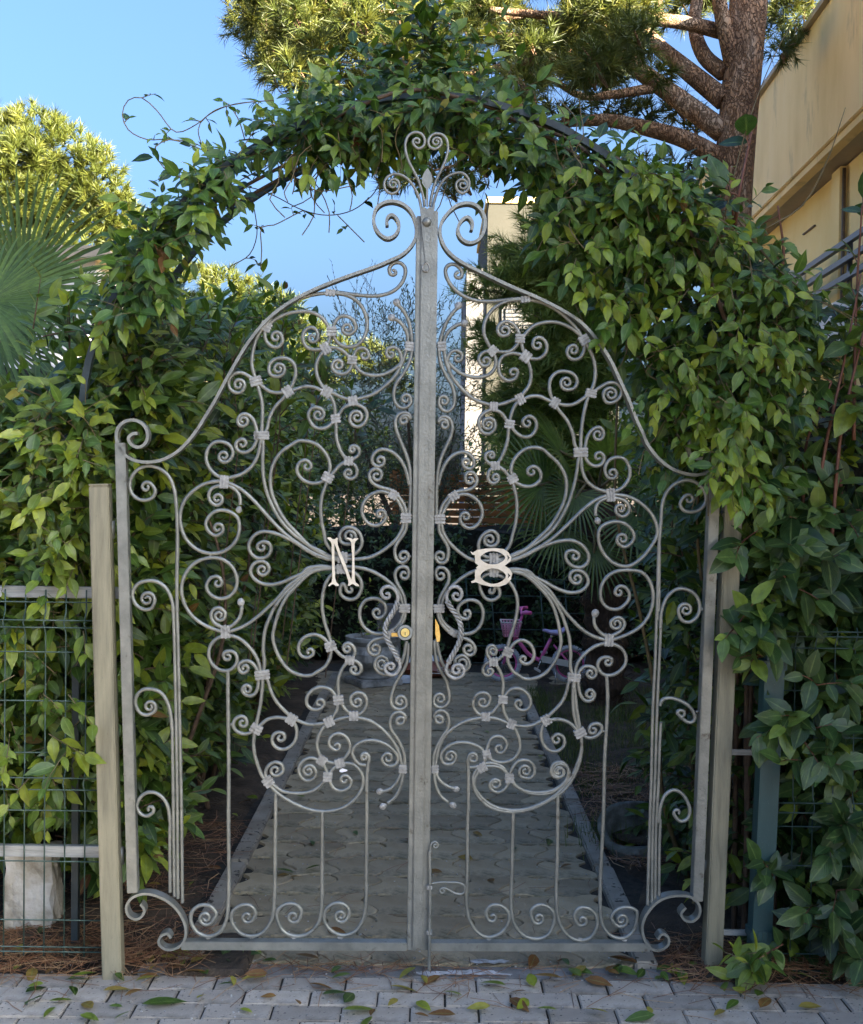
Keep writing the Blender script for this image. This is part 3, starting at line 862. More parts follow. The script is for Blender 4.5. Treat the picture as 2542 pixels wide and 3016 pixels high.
# small stubs that tie the side scrolls to the stiles and scrolls to each other
for leaf, s in ((gl, 'I215,665 I240,665'), (gl, 'I238,1640 I262,1640'), (gl, 'F160,860 F190,860'), (gl, 'F183,1830 F207,1830'), (gl, 'I940,1262 I940,1300'),
                (gl, 'D530,1395 D570,1395'), (gl, 'C1405,450 C1412,492'), (gl, 'I390,475 I390,505'), (gl, 'C1488,370 C1512,370'),
                (gr, 'N880,430 N895,430'), (gr, 'N845,1080 N858,1080'), (gr, 'Q625,190 Q640,190'), (gr, 'Q597,790 Q610,790'), (gr, 'N415,838 N415,855'), (gr, 'P880,258 P892,258')):
    bar(leaf, s, name='stub', thick=8.0, end_taper=False)

# letters -----------------------------------------------------------------
def tile_px(t, x, y):
    ox, oy, sc = TILES[t]
    return ox + x / sc, oy + y / sc
NOUT = [(478,140),(515,135),(545,160),(575,158),(590,140),(612,147),(603,172),(608,230),(640,320),(690,430),(740,570),(772,660),(778,640),(785,400),(772,200),(745,162),(708,150),(735,140),(775,150),(790,160),(815,148),(855,145),(858,158),(825,185),(815,220),(812,400),(818,640),(828,690),(870,725),(868,742),(830,738),(800,715),(780,712),(752,735),(728,735),(740,700),(735,670),(700,560),(650,440),(600,310),(575,235),(565,215),(565,400),(575,640),(590,690),(620,718),(618,738),(580,735),(552,715),(530,720),(505,742),(488,735),(500,715),(530,690),(538,640),(535,400),(530,215),(515,185),(478,152)]
prism([(a, b) for a, b in NOUT], [], 0.006, lambda x, y, z: gp(*tile_px('C', x, y), 0.014 + z), 'letter', M['cream'], gl)['label'] = 'cream painted letter N'
BOUT = [(442,1318),(470,1332),(510,1305),(600,1290),(700,1285),(790,1295),(840,1330),(868,1380),(860,1420),(820,1455),(800,1470),(850,1500),(878,1550),(865,1610),(820,1660),(750,1685),(650,1686),(560,1665),(500,1640),(455,1650),(450,1632),(490,1612),(490,1590),(490,1510),(515,1505),(500,1492),(510,1480),(525,1465),(492,1440),(490,1360),(458,1350)]
def ell(cx, cy, rx, ry, n=36):
    return [(cx + rx * math.cos(2 * math.pi * k / n) , cy + ry * math.sin(2 * math.pi * k / n) * (1 - 0.12 * math.cos(4 * math.pi * k / n))) for k in range(n)]
BH = [ell(676, 1386, 128, 62), ell(680, 1576, 131, 72), [(822, 1352), (852, 1385), (824, 1418), (832, 1386)], [(828, 1540), (858, 1570), (830, 1604), (838, 1572)]]
prism(BOUT, BH, 0.006, lambda x, y, z: gp(*tile_px('M', x, y), 0.014 + z), 'letter', M['cream'], gr)['label'] = 'cream painted letter B'

# crest on the cover strip ----------------------------------------------------
for s in ('H838,1080 825,960 800,870 770,770 700,630 635,500 605,380 605,290 640,210 720,165 800,185 845,260 820,345 760,370 705,320 @745,280',
          'H905,1080 925,960 945,870 985,750 1050,620 1100,500 1130,370 1110,250 1060,195 990,180 930,200 885,270 905,350 970,375 1030,340 @985,285',
          'H800,1110 770,970 720,860 650,760 560,695 460,680 380,720 340,800 360,880 430,925 500,900 530,830 @455,805',
          'H935,1110 975,955 1030,820 1100,730 1200,675 1300,665 1370,720 1395,800 1370,880 1310,920 1250,890 1225,820 @1310,815'):
    bar(gl, s, name='crest_scroll', thick=8.6, off=0.028)
plate = [(775, 1000), (800, 1090), (838, 1085), (870, 1110), (905, 1085), (940, 1090), (968, 1000), (965, 1100), (940, 1240), (925, 1380), (895, 1550), (880, 1660), (878, 1760), (850, 1760), (845, 1680), (830, 1560), (808, 1380), (795, 1230), (780, 1100)]
prism(plate, [], 0.005, lambda x, y, z: gp(*tile_px('H', x, y), 0.030 + z), 'crest_plate', M['steel'], gl)
spear = [(876, 605), (915, 660), (940, 740), (932, 800), (905, 840), (886, 860), (884, 1090), (860, 1090), (858, 860), (835, 835), (808, 790), (805, 730), (835, 660)]
prism(spear, [], 0.004, lambda x, y, z: gp(*tile_px('H', x, y), 0.032 + z), 'spear_leaf', M['steel'], gl)
MB().sphere(gp(*tile_px('H', 868, 1272), 0.036), 0.0145, (1, 0.8, 1)).build('knob', M['steel'], gl)
ringp = [(855 + 40 * math.sin(2 * math.pi * k / 24), 1830 + 52 * math.cos(2 * math.pi * k / 24)) for k in range(25)]
MB().tube([gp(*tile_px('H', *p), 0.032) for p in ringp], 0.0022, n=6, nrm=GN).build('ring', M['collar'], gl)
prism(ringp[:-1], [], 0.002, lambda x, y, z: gp(*tile_px('H', x, y), 0.029 + z), 'ring_back', M['steel'], gl)

# twisted pull handles -----------------------------------------------------------
def twisted(parent, top, mid, bot, warp=None):
    def cl(s):
        p = parse(s)
        return p
    for s in (top, bot):
        bar(parent, s, warp, name='handle_curl', thick=11, off=0.034, mat=M['collar'])
    C, _, _ = centreline(mid, warp)
    pts = [gp(x, y, 0.034) for x, y in C]
    mb = MB()
    L = 0.0
    acc = [0.0]
    for i in range(1, len(pts)):
        L += (pts[i] - pts[i - 1]).length; acc.append(L)
    tw = 2 * math.pi * 4.5
    for s_ in range(3):
        P = []
        for i, p in enumerate(pts):
            t = (pts[min(i + 1, len(pts) - 1)] - pts[max(i - 1, 0)]).normalized()
            a = t.cross(GN).normalized()
            an = tw * acc[i] / L + s_ * 2 * math.pi / 3
            P.append(p + (a * math.cos(an) + GN * math.sin(an)) * 0.0052)
        mb.tube(P, 0.0042, n=6)
    mb.build('twisted_grip', M['collar'], parent)
HT = ('@C1215,850 1180,880 1140,835 1160,765 1230,740 1310,778 1348,865 1342,945', 'C1343,930 1312,1020 1262,1100 1215,1180 1190,1260 1200,1340 1235,1430 1280,1510 1330,1590 1362,1660',
      'C1360,1650 1375,1700 1365,1765 1310,1830 1230,1822 1185,1760 1205,1702 1270,1690 @1262,1735')
twisted(gl, *HT)
HTR = ('@O158,92 175,110 187,80 165,48 130,52 110,90 115,125', 'O113,118 130,150 160,190 178,230 182,265 176,310 160,350 140,385 118,425',
       'O120,418 107,455 120,485 155,502 190,485 197,455 175,432 145,440 @160,460')
twisted(gr, *HTR)
for leaf, P in ((gl, ((1345, 950), (1362, 1650))), (gr, None)):
    pts = [tile_px('C', *q) for q in P] if P else [tile_px('O', 114, 122), tile_px('O', 119, 420)]
    for q in pts:
        MB().tube([gp(*q, 0.004), gp(*q, 0.034)], 0.004, n=8).build('handle_stud', M['steel'], leaf)

# lock ----------------------------------------------------------------------------
lc = tile_px('C', 1437, 1312)
def disc(parent, name, mat, off0, off1, r_):
    a, b = gp(*lc, off0), gp(*lc, off1)
    return MB().tube([a, a + (b - a) * 0.85, b], [r_, r_, r_ * 0.94], n=28).build(name, mat, parent)
lock = disc(gl, 'lock_rosette', M['steel'], 0.008, 0.030, 23 * PX)
disc(lock, 'lock_ring', M['black'], 0.0301, 0.0312, 14.5 * PX)
disc(lock, 'lock_cylinder', M['brass'], 0.0313, 0.0335, 13 * PX)
kp = gp(lc[0], lc[1] + 3, 0.0342)
MB().box(kp, (0.0022, 0.0012, 0.010)).build('key_slot', M['black'], lock)
kp = gp(lc[0] - 30, lc[1] + 6, 0.012)
MB().bbox(kp, (0.022, 0.006, 0.012), 0.001).build('latch', M['brass'], gl)
sp = [tile_px('O', *q) for q in ((54, 205), (72, 240), (78, 285), (76, 318), (62, 320), (54, 280))]
prism(sp, [], 0.003, lambda x, y, z: gp(x, y, 0.006 + z), 'strike_plate', M['brass'], gr)
# paper tag
tg_ = [tile_px('E', *q) for q in ((965, 1018), (990, 1004), (1035, 1018), (1038, 1030), (985, 1042), (962, 1038))]
prism(tg_, [], 0.001, lambda x, y, z: gp(x, y, 0.010 + z), 'paper_tag', mat_noise('white_paper', [(0.4, (0.7, 0.7, 0.72)), (0.6, (0.8, 0.8, 0.8))], bump=0), gl)

# drop bolt -------------------------------------------------------------------------
bx = lambda x, y: (x, y, False)
bar(gr, [bx(1266, 2505), bx(1267, 2600), bx(1265, 2740), bx(1264, 2858)], name='drop_bolt', thick=9.5, off=0.030, end_taper=False)
bar(gr, '@R36,155 45,150 40,142 26,145 20,158 22,178', name='bolt_curl', thick=6.5, off=0.030)
bar(gr, 'R20,280 45,276 85,276 115,277 130,285 133,300 126,313 105,313 85,303 65,293 52,296 @60,303', name='bolt_handle', thick=7.0, off=0.022)
for yy in (2612, 2745):
    MB().bbox(gp(1265, yy, 0.024), (0.018, 0.020, 0.014), 0.002).build('bolt_guide', M['collar'], gr)

# gate posts -----------------------------------------------------------------------------
def gate_post(name, xt, yt, xb, yb, wpx, label):
    b = gp(xb, yb); t = gp(xt, yt)
    d = (t - b); 
    b = b - d * (b.z / d.z) + Vector((0, 0, -0.0))
    b = b - d.normalized() * 0.04
    e = d.cross(GN).normalized()
    rot = Matrix((e, GN, d.normalized())).transposed()
    root = empty(name, (b.x, b.y, 0), label, 'gate post', 'square steel gate posts')
    wd = wpx * PX
    MB().bbox((t + b) / 2, (wd, wd, (t - b).length), 0.004, rot).build('shaft', M['post'], root)
    MB().bbox(t + d.normalized() * 0.002, (wd * 1.03, wd * 1.03, 0.006), 0.002, rot).build('cap', M['post'], root)
    return root
gate_post('gate_post', 296, 1430, 335, 2878, 56, 'weathered square steel post hinging the left gate leaf')
gate_post('gate_post', 2156, 1484, 2094, 2880, 52, 'weathered square steel post hinging the right gate leaf')
for leaf, xs in ((gl, ((331, 1560), (358, 2520))), (gr, ((2118, 1640), (2080, 2560)))):
    for x, y in xs:
        MB().tube([gp(x, y - 26, -0.02), gp(x, y + 26, -0.02)], 0.008, n=10).build('hinge', M['steel'], leaf)
# ================================================================== fences, buildings, things
M['wire'] = mat_noise('green_coated_wire', [(0.4, (0.022, 0.055, 0.045)), (0.6, (0.06, 0.10, 0.085))], scale=20, rough=0.5, bump=0)
M['greenpost'] = mat_noise('green_painted_post', [(0.3, (0.018, 0.055, 0.055)), (0.55, (0.028, 0.075, 0.073)), (0.75, (0.05, 0.10, 0.095))], scale=5, rough=0.42, bump=0.15, bscale=60, dist=0.002, stretch=(4, 4, 0.7),
                           speck=(220, 0.70, (0.2, 0.22, 0.2)))
M['rail'] = mat_noise('galvanised_rail', [(0.3, (0.20, 0.21, 0.20)), (0.5, (0.32, 0.33, 0.315)), (0.7, (0.42, 0.43, 0.41))], scale=12, rough=0.5, bump=0.3, metallic=0.4, stretch=(0.6, 6, 6))
M['archpaint'] = mat_noise('dark_green_arch_paint', [(0.3, (0.012, 0.022, 0.024)), (0.6, (0.03, 0.045, 0.048)), (0.8, (0.06, 0.08, 0.08))], scale=9, rough=0.5, bump=0.3)

def wire_panel(root, x0, x1, z0, z1, y, dx=0.0635, zs=None, folds=()):
    def fy(z):
        """the welded mesh has folded ribs"""
        for f in folds:
            if abs(z - f) < 0.035: return y - 0.022 * (1 - abs(z - f) / 0.035)
        return y
    xs = np.arange(x0, x1 + 1e-6, dx)
    zz = sorted(set([z0, z1] + [f for f in folds] + [f + 0.035 for f in folds] + [f - 0.035 for f in folds]))
    zz = [z for z in zz if z0 <= z <= z1]
    for x in xs:
        MB().tube([(x, fy(z), z) for z in zz], 0.0024, n=5).build('wire', M['wire'], root)
    for z in zs:
        MB().tube([(x0 - 0.004, fy(z) - 0.0045, z), (x1 + 0.004, fy(z) - 0.0045, z)], 0.0024, n=5).build('wire', M['wire'], root)

zl = lambda v, y=0.0: at(60, v, y).z
lf = empty('wire_fence', (-1.3, 0.0, 0.0), 'green wire mesh fence with two flat steel rails left of the gate', 'fence')
for v in (1211, 1744):
    z = zl(v)
    MB().bbox((-1.515, 0.030, z), (1.08, 0.022, 0.036), 0.002).build('rail', M['rail'], lf)
zt = zl(1205)
wire_panel(lf, -2.03, -1.026, zl(1955), zt, 0.005, zs=[zl(v) for v in (1230, 1266, 1281, 1332, 1432, 1538, 1588, 1612, 1656, 1760, 1880, 1935, 1945)], folds=(zl(1272), zl(1600)))
for x in (-1.99, ):
    MB().bbox((x, 0.05, 0.62), (0.05, 0.05, 1.26), 0.003).build('fence_post', M['greenpost'], lf)

rt = at(1585, 1215, 0.06)
rb = ground(1548, 1985)
rf = empty('wire_fence', (rb.x, rb.y, 0), 'green wire mesh fence on a green sleeved post right of the gate', 'fence')
dvec = Vector((rt.x - rb.x, rt.y - rb.y, rt.z))
sl = lambda t: Vector((rb.x, rb.y, 0)) + dvec * t
MB().beam(sl(-0.02), sl(1.0), 0.046, 0.046).build('inner_post', M['greenpost'], rf)
MB().beam(sl(0.0) + Vector((0, -0.004, 0)), sl(0.815) + Vector((0, -0.004, 0)), 0.062, 0.060).build('outer_sleeve', M['greenpost'], rf)
for t in (0.815, 0.105):
    c = sl(t) + Vector((0, -0.004, 0))
    cl = MB().bbox(c, (0.074, 0.072, 0.030), 0.002)
    b = cl.build('clamp_band', M['greenpost'], rf)
    for k in range(5):
        MB().box(c + Vector((-0.028 + 0.014 * k, -0.037, 0)), (0.0022, 0.003, 0.026)).build('clamp_ridge', M['wire'], b)
zr = lambda v: at(1680, v, 0.06).z
wire_panel(rf, rt.x + 0.005, rt.x + 0.83, zr(1998), zr(1282), 0.065, zs=[zr(v) for v in (1290, 1300, 1325, 1412, 1508, 1640, 1660, 1690, 1770, 1862, 1950, 1985, 1998)], folds=(zr(1295), zr(1650)))
for v0, u0, u1 in ((1237, 1507, 1562), (1537, 1492, 1548), (1905, 1470, 1522)):
    a, b = at(u0, v0, 0.075), at(u1 + 4, v0 + 1, 0.075)
    MB().beam(a, b, 0.018, 0.008).build('tie_bar', M['rail'], rf)

# arch ---------------------------------------------------------------------------
ARCH = [(160, 985), (165, 880), (182, 740), (215, 650), (255, 570), (305, 497), (365, 425), (430, 365), (520, 303), (610, 258), (700, 222), (790, 201), (870, 195), (950, 201),
        (1040, 222), (1130, 255), (1220, 305), (1310, 375), (1385, 455), (1445, 535), (1495, 630), (1535, 750), (1562, 890), (1570, 1000)]
arch = empty('garden_arch', (0, 0.35, 0), 'dark green steel arch of two hoops standing over the gate', 'arch')
YA, YB = 0.16, 0.62
def arch_pts(y):
    P = [at(u, v, YA) for u, v in ARCH]
    P = [Vector((p.x, y, p.z)) for p in P]
    P = [Vector((P[0].x + 0.0, y, -0.03))] + P + [Vector((P[-1].x + 0.01, y, -0.03))]
    return P
def dense(P, step=0.04):
    C = crom([np.array(p) for p in P], step)
    return [Vector(c) for c in C]
for y in (YA, YB):
    MB().tube(dense(arch_pts(y)), 1.0, nrm=(0, 1, 0), flat=(0.022, 0.024)).build('hoop', M['archpaint'], arch)
for i in (2, 5, 8, 11, 14, 17, 20, 23):
    p = arch_pts(YA)[i]
    MB().beam(p, (p.x, YB, p.z), 0.018, 0.018, (0, 0, 1)).build('rung', M['archpaint'], arch)

# house on the right ----------------------------------------------------------------
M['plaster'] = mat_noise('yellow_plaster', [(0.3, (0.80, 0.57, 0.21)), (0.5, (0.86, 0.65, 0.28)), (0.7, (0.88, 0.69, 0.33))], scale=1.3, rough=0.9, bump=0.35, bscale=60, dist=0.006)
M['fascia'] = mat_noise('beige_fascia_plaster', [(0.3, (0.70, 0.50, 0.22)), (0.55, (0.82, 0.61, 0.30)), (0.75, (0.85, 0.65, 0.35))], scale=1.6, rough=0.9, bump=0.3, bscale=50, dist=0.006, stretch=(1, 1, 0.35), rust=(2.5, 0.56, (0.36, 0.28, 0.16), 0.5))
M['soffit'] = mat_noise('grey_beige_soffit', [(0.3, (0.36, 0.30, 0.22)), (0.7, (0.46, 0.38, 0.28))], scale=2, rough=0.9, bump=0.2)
M['navy'] = mat_noise('dark_blue_railing_paint', [(0.4, (0.035, 0.04, 0.07)), (0.6, (0.05, 0.055, 0.09))], scale=10, rough=0.4, bump=0.0)
M['whitepaint'] = mat_noise('white_paint', [(0.4, (0.70, 0.68, 0.63)), (0.6, (0.80, 0.78, 0.74))], scale=3, rough=0.7, bump=0.1)
M['brownvent'] = mat_noise('brown_metal', [(0.4, (0.13, 0.09, 0.06)), (0.6, (0.18, 0.13, 0.09))], scale=20, rough=0.6, bump=0.2)
XH = 3.26                                      # outer face of the roof edge
ang = 0.04                                     # the house stands a few degrees off the path
def hx(s, dx=0.0, z=0.0):
    """point on the house: s metres along its long side, dx outwards into the house"""
    c, sn = math.cos(ang), math.sin(ang)
    return Vector((XH + s * sn + dx * c, s * c - dx * sn, z))
def hbox(root, name, s0, s1, d0, d1, z0, z1, mat, b=None):
    c = hx((s0 + s1) / 2, (d0 + d1) / 2, (z0 + z1) / 2)
    rot = Matrix.Rotation(-ang, 3, 'Z')
    mb = MB()
    if b: mb.bbox(c, (d1 - d0, s1 - s0, z1 - z0), b, rot)
    else: mb.box(c, (d1 - d0, s1 - s0, z1 - z0), rot)
    return mb.build(name, mat, root)
house = empty('yellow_house', hx(2, 1, 0), 'yellow plastered house with deep flat roof edge behind the pine trunk', 'house')
hbox(house, 'wall', -3.7, 13.6, 0.34, 9.0, -0.05, 4.64, M['plaster'])  # near end, out of view, is extended to keep the gate in shade
roof = hbox(house, 'roof_edge', -3.7, 13.9, 0.0, 9.3, 4.70, 5.98, M['fascia'], 0.01)
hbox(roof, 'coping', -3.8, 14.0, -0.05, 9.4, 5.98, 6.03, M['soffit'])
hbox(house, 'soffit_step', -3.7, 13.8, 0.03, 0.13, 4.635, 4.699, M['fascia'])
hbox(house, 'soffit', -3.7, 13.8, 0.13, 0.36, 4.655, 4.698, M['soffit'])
def house_at(u, v, dx):
    """point of the house face seen at (u, v)"""
    d = ray(u, v)
    n = Vector((math.cos(ang), -math.sin(ang), 0))
    o = hx(0, dx, 0)
    t = (o - CAM_LOC).dot(n) / d.dot(n)
    p = CAM_LOC + d * t
    return (p - hx(0, dx, 0)).dot(Vector((math.sin(ang), math.cos(ang), 0))), p.z
s0, _ = house_at(1704, 450, 0.30); s1, _ = house_at(1722, 450, 0.30)
hbox(house, 'pilaster', min(s0, s1), max(s0, s1), 0.27, 0.345, 0.0, 4.63, M['plaster'], 0.01)
sp_, _ = house_at(1724, 450, 0.30)
MB().tube([hx(sp_, 0.30, 0.1), hx(sp_, 0.30, 4.6)], 0.018, n=8).build('downpipe', M['brownvent'], house)
s0, z0 = house_at(1642, 481, 0.33); s1, z1 = house_at(1666, 459, 0.33)
vt = hbox(house, 'vent', min(s0, s1), max(s0, s1), 0.315, 0.35, min(z0, z1), max(z0, z1), M['brownvent'], 0.006)
# terrace with a dark blue railing
sA, zA = house_at(1622, 571, 0.12)
sB, zB = house_at(1764, 470, 0.12)
zr_ = (zA + zB) / 2
for k, dz in enumerate((0.0, -0.155, -0.31)):
    hbox(house, 'railing_bar', -5.0, sA + 0.1, 0.09, 0.14, zr_ + dz - 0.025, zr_ + dz + 0.025, M['navy'])
s_ = -4.0
while s_ < sA:
    hbox(house, 'railing_post', s_, s_ + 0.04, 0.141, 0.18, zr_ - 0.55, zr_ + 0.02, M['navy'])
    s_ += 1.8
hbox(house, 'terrace_slab', -5.2, sA + 0.35, 0.06, 0.34, zr_ - 0.95, zr_ - 0.50, M['whitepaint'], 0.01)
s0, z0 = house_at(1605, 606, 0.22); s1, z1 = house_at(1664, 530, 0.22)
lo, hi = min(s0, s1), max(s0, s1)
hbox(house, 'awning_box', sA + 0.36, sA + 1.5, 0.16, 0.34, zr_ - 0.75, zr_ + 0.15, M['whitepaint'], 0.01)
for k in range(9):
    hbox(house, 'shutter_slat', sA + 0.44, sA + 1.42, 0.135, 0.158, zr_ - 0.68 + k * 0.085, zr_ - 0.615 + k * 0.085, M['whitepaint'], 0.004)

# far grey building ------------------------------------------------------------------
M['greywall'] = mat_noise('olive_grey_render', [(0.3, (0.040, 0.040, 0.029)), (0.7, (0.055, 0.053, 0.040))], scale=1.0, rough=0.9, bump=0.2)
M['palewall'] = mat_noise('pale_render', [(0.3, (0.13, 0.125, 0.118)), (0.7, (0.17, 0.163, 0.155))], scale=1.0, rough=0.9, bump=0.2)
M['pane'] = mat_noise('window_glass', [(0.3, (0.03, 0.035, 0.04)), (0.7, (0.06, 0.065, 0.07))], scale=0.6, rough=0.08, bump=0.0)
fb = empty('apartment_building', (2.2, 22, 0), 'grey apartment building with a pale corner behind the pine', 'building')
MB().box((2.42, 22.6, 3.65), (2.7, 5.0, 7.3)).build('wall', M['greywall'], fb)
MB().box((2.42, 22.6, 7.36), (2.78, 5.08, 0.12)).build('roof_trim', M['plaster'], fb)
MB().box((0.86, 22.3, 3.0), (0.40, 4.3, 6.0)).build('pale_corner', M['palewall'], fb)
for zz in (2.2, 4.6):
    for xx in (1.75, 2.95):
        w_ = MB().box((xx, 20.085, zz), (0.75, 0.06, 1.3)).build('window', M['palewall'], fb)
        MB().box((xx, 20.045, zz), (0.62, 0.03, 1.16)).build('pane', M['pane'], w_)
        for q in range(14):
            MB().box((xx, 20.02, zz - 0.52 + q * 0.08), (0.60, 0.012, 0.05)).build('shutter_slat', M['palewall'], w_)

# cream house far left ---------------------------------------------------------------
lh = empty('cream_house', (-4.2, 10, 0), 'cream walled house showing between the fan palm leaves', 'house')
MB().box((-5.6, 11.2, 2.05), (3.4, 2.6, 4.1)).build('wall', M['whitepaint'], lh)
MB().box((-5.6, 11.15, 4.17), (3.7, 2.9, 0.14)).build('roof', M['soffit'], lh)
MB().box((-3.3, 10.6, 1.4), (1.4, 1.7, 2.8)).build('annexe_wall', M['plaster'], lh)
r2 = MB(); r2.add([(-4.05, 9.6, 2.78), (-2.45, 9.6, 2.55), (-2.45, 11.6, 2.55), (-4.05, 11.6, 3.3), (-4.05, 9.6, 2.86), (-2.45, 9.6, 2.63), (-2.45, 11.6, 2.63), (-4.05, 11.6, 3.38)],
                  [(0, 3, 2, 1), (4, 5, 6, 7), (0, 1, 5, 4), (1, 2, 6, 5), (2, 3, 7, 6), (3, 0, 4, 7)])
M['terracotta'] = mat_noise('terracotta', [(0.3, (0.42, 0.16, 0.06)), (0.7, (0.58, 0.26, 0.11))], scale=8, rough=0.85, bump=0.4)
r2.build('annexe_roof', M['plaster'], lh)

# orange timber screen at the end of the path ---------------------------------------------
M['timber'] = mat_noise('orange_stained_timber', [(0.3, (0.42, 0.15, 0.045)), (0.5, (0.56, 0.22, 0.07)), (0.7, (0.66, 0.30, 0.11))], scale=7, rough=0.6, bump=0.4, stretch=(0.5, 4, 6))
sc = empty('timber_screen', (0.55, 8.2, 0), 'orange timber slat screen glimpsed behind the end hedge', 'screen')
for k in range(18):
    MB().bbox((0.45, 8.2, 0.42 + 0.072 * k), (1.75, 0.03, 0.058), 0.004).build('slat', M['timber'], sc)
for xx in (-0.36, 1.25):
    MB().box((xx, 8.25, 0.85), (0.07, 0.06, 1.75)).build('post', M['timber'], sc)

# mesh panel leaning on the end hedge -----------------------------------------------------
tp = empty('mesh_panel', (0.9, 6.15, 0), 'dark green wire panel leaning behind the pink bicycle', 'mesh panel')
for k in range(7):
    x = 0.36 + k * 0.21
    MB().tube([(x, 6.22, 0.02), (x - 0.06, 6.36, 0.80)], 0.006, n=5).build('wire', M['wire'], tp)
for k in range(6):
    z = 0.06 + k * 0.14
    MB().tube([(0.28, 6.22 + 0.17 * z, z), (1.75, 6.22 + 0.17 * z, z)], 0.005, n=5).build('wire', M['wire'], tp)

# urn ----------------------------------------------------------------------------------------
M['stone'] = mat_noise('weathered_cast_stone', [(0.28, (0.10, 0.105, 0.09)), (0.42, (0.28, 0.285, 0.27)), (0.6, (0.46, 0.465, 0.45)), (0.75, (0.58, 0.585, 0.57))], scale=9, rough=0.85, bump=0.6, bscale=50, dist=0.006)
ug = ground(762, 1398)
urn = empty('stone_urn', (ug.x, ug.y, 0), 'weathered fluted stone urn on a square foot beside the path end', 'urn')
MB().bbox((ug.x, ug.y, 0.026), (0.35, 0.35, 0.052), 0.008, Matrix.Rotation(0.5, 3, 'Z')).build('foot_slab', M['stone'], urn)
MB().lathe([(0.13, 0.052), (0.135, 0.07), (0.10, 0.085), (0.085, 0.12), (0.10, 0.14)], (ug.x, ug.y, 0), 28).build('stem', M['stone'], urn)
nfl = 48
V, F = [], []
prof = [(0.09, 0.135), (0.15, 0.15), (0.19, 0.19), (0.205, 0.25), (0.195, 0.29), (0.185, 0.31), (0.20, 0.325), (0.215, 0.345), (0.217, 0.375), (0.20, 0.378), (0.18, 0.36), (0.17, 0.30), (0.0, 0.29)]
for i, (r0, z) in enumerate(prof):
    for j in range(nfl):
        an = 2 * math.pi * j / nfl
        fl = 1.0 + (0.035 * (1 if (j // 2) % 2 else -1) if 1 <= i <= 3 else 0)
        V.append((ug.x + r0 * fl * math.cos(an), ug.y + r0 * fl * math.sin(an), z))
for i in range(len(prof) - 1):
    for j in range(nfl):
        j2 = (j + 1) % nfl
        F.append((i * nfl + j, i * nfl + j2, (i + 1) * nfl + j2, (i + 1) * nfl + j))
mb = MB(); mb.add(V, F, False); mb.build('bowl', M['stone'], urn)
MB().lathe([(0.17, 0.33), (0.12, 0.345), (0.0, 0.35)], (ug.x, ug.y, 0), 20).build('potting_soil', M['soil'], urn)
pc = at(795, 1291, ug.y + 0.45)
pd = empty('stone_block', (pc.x, pc.y, 0), 'grey cement pillar standing right behind the stone urn', 'pillar')
MB().bbox((pc.x, pc.y, at(795, 1235, ug.y + 0.45).z / 2), (0.19, 0.16, at(795, 1235, ug.y + 0.45).z), 0.01).build('shaft', M['concrete'], pd)

# bag and tray ---------------------------------------------------------------------------------
M['bag'] = mat_noise('brown_red_plastic', [(0.4, (0.19, 0.05, 0.025)), (0.6, (0.27, 0.075, 0.035))], scale=9, rough=0.35, bump=0.5, bscale=14, dist=0.01)
M['bagwhite'] = mat_noise('pale_blue_plastic', [(0.4, (0.52, 0.58, 0.66)), (0.6, (0.70, 0.74, 0.78))], scale=12, rough=0.35, bump=0.4, bscale=14, dist=0.01)
bgp = ground(872, 1386)
bag = empty('pellet_bag', (bgp.x, bgp.y, 0), 'brown plastic bag with white lettering lying at the path end', 'bag')
def pillow(cx, cy, cz, lx, ly, lz, n=10):
    V, F = [], []
    for s_ in (1, -1):
        for j in range(n + 1):
            for i in range(n + 1):
                a, b = -1 + 2 * i / n, -1 + 2 * j / n
                h = max(0.0, (1 - a ** 4) * (1 - b ** 4)) ** 0.5
                V.append((cx + a * lx / 2, cy + b * ly / 2, cz + s_ * h * lz / 2 + 0.006 * math.sin(9 * a + 5 * b)))
    m_ = (n + 1) ** 2
    for s_ in (0, 1):
        for j in range(n):
            for i in range(n):
                a = s_ * m_ + j * (n + 1) + i
                f = (a, a + 1, a + n + 2, a + n + 1)
                F.append(f if s_ == 0 else f[::-1])
    return V, F
mb = MB(); mb.add(*pillow(bgp.x, bgp.y + 0.1, 0.066, 0.40, 0.26, 0.13), True); mb.build('sack', M['bag'], bag)
mb = MB(); mb.add(*pillow(bgp.x - 0.015, bgp.y + 0.13, 0.118, 0.30, 0.18, 0.085), True); mb.build('folded_top', M['bagwhite'], bag)
def text_mesh(txt, size, depth):
    cu = bpy.data.curves.new('txt', 'FONT'); cu.body = txt; cu.size = size; cu.extrude = depth; cu.align_x = 'LEFT'
    tmp = bpy.data.objects.new('tmp', cu); COL.objects.link(tmp)
    me = bpy.data.meshes.new_from_object(tmp.evaluated_get(bpy.context.evaluated_depsgraph_get()))
    bpy.data.objects.remove(tmp); bpy.data.curves.remove(cu)
    return me
me = text_mesh('BRS', 0.058, 0.001)
ltr = obj('lettering', me, M['whitepaint'], bag)
tx = at(893, 1372, bgp.y - 0.02)
ltr.location = (tx.x, bgp.y - 0.028, 0.055); ltr.rotation_euler = (R(80), 0, 0)
ltr.matrix_parent_inverse = world_inv(bag)
MB().box((bgp.x + 0.09, bgp.y - 0.026, 0.043), (0.11, 0.002, 0.006)).build('print_line', M['whitepaint'], bag)
tg2 = ground(818, 1395)
tr = empty('plastic_tray', (tg2.x, tg2.y, 0), 'low pale blue plastic tray lying beside the stone urn', 'tray')
MB().bbox((tg2.x, tg2.y, 0.012), (0.24, 0.16, 0.012), 0.003).build('base', M['bagwhite'], tr)
for sx in (-1, 1):
    MB().bbox((tg2.x + sx * 0.115, tg2.y, 0.032), (0.012, 0.16, 0.03), 0.003).build('side', M['bagwhite'], tr)
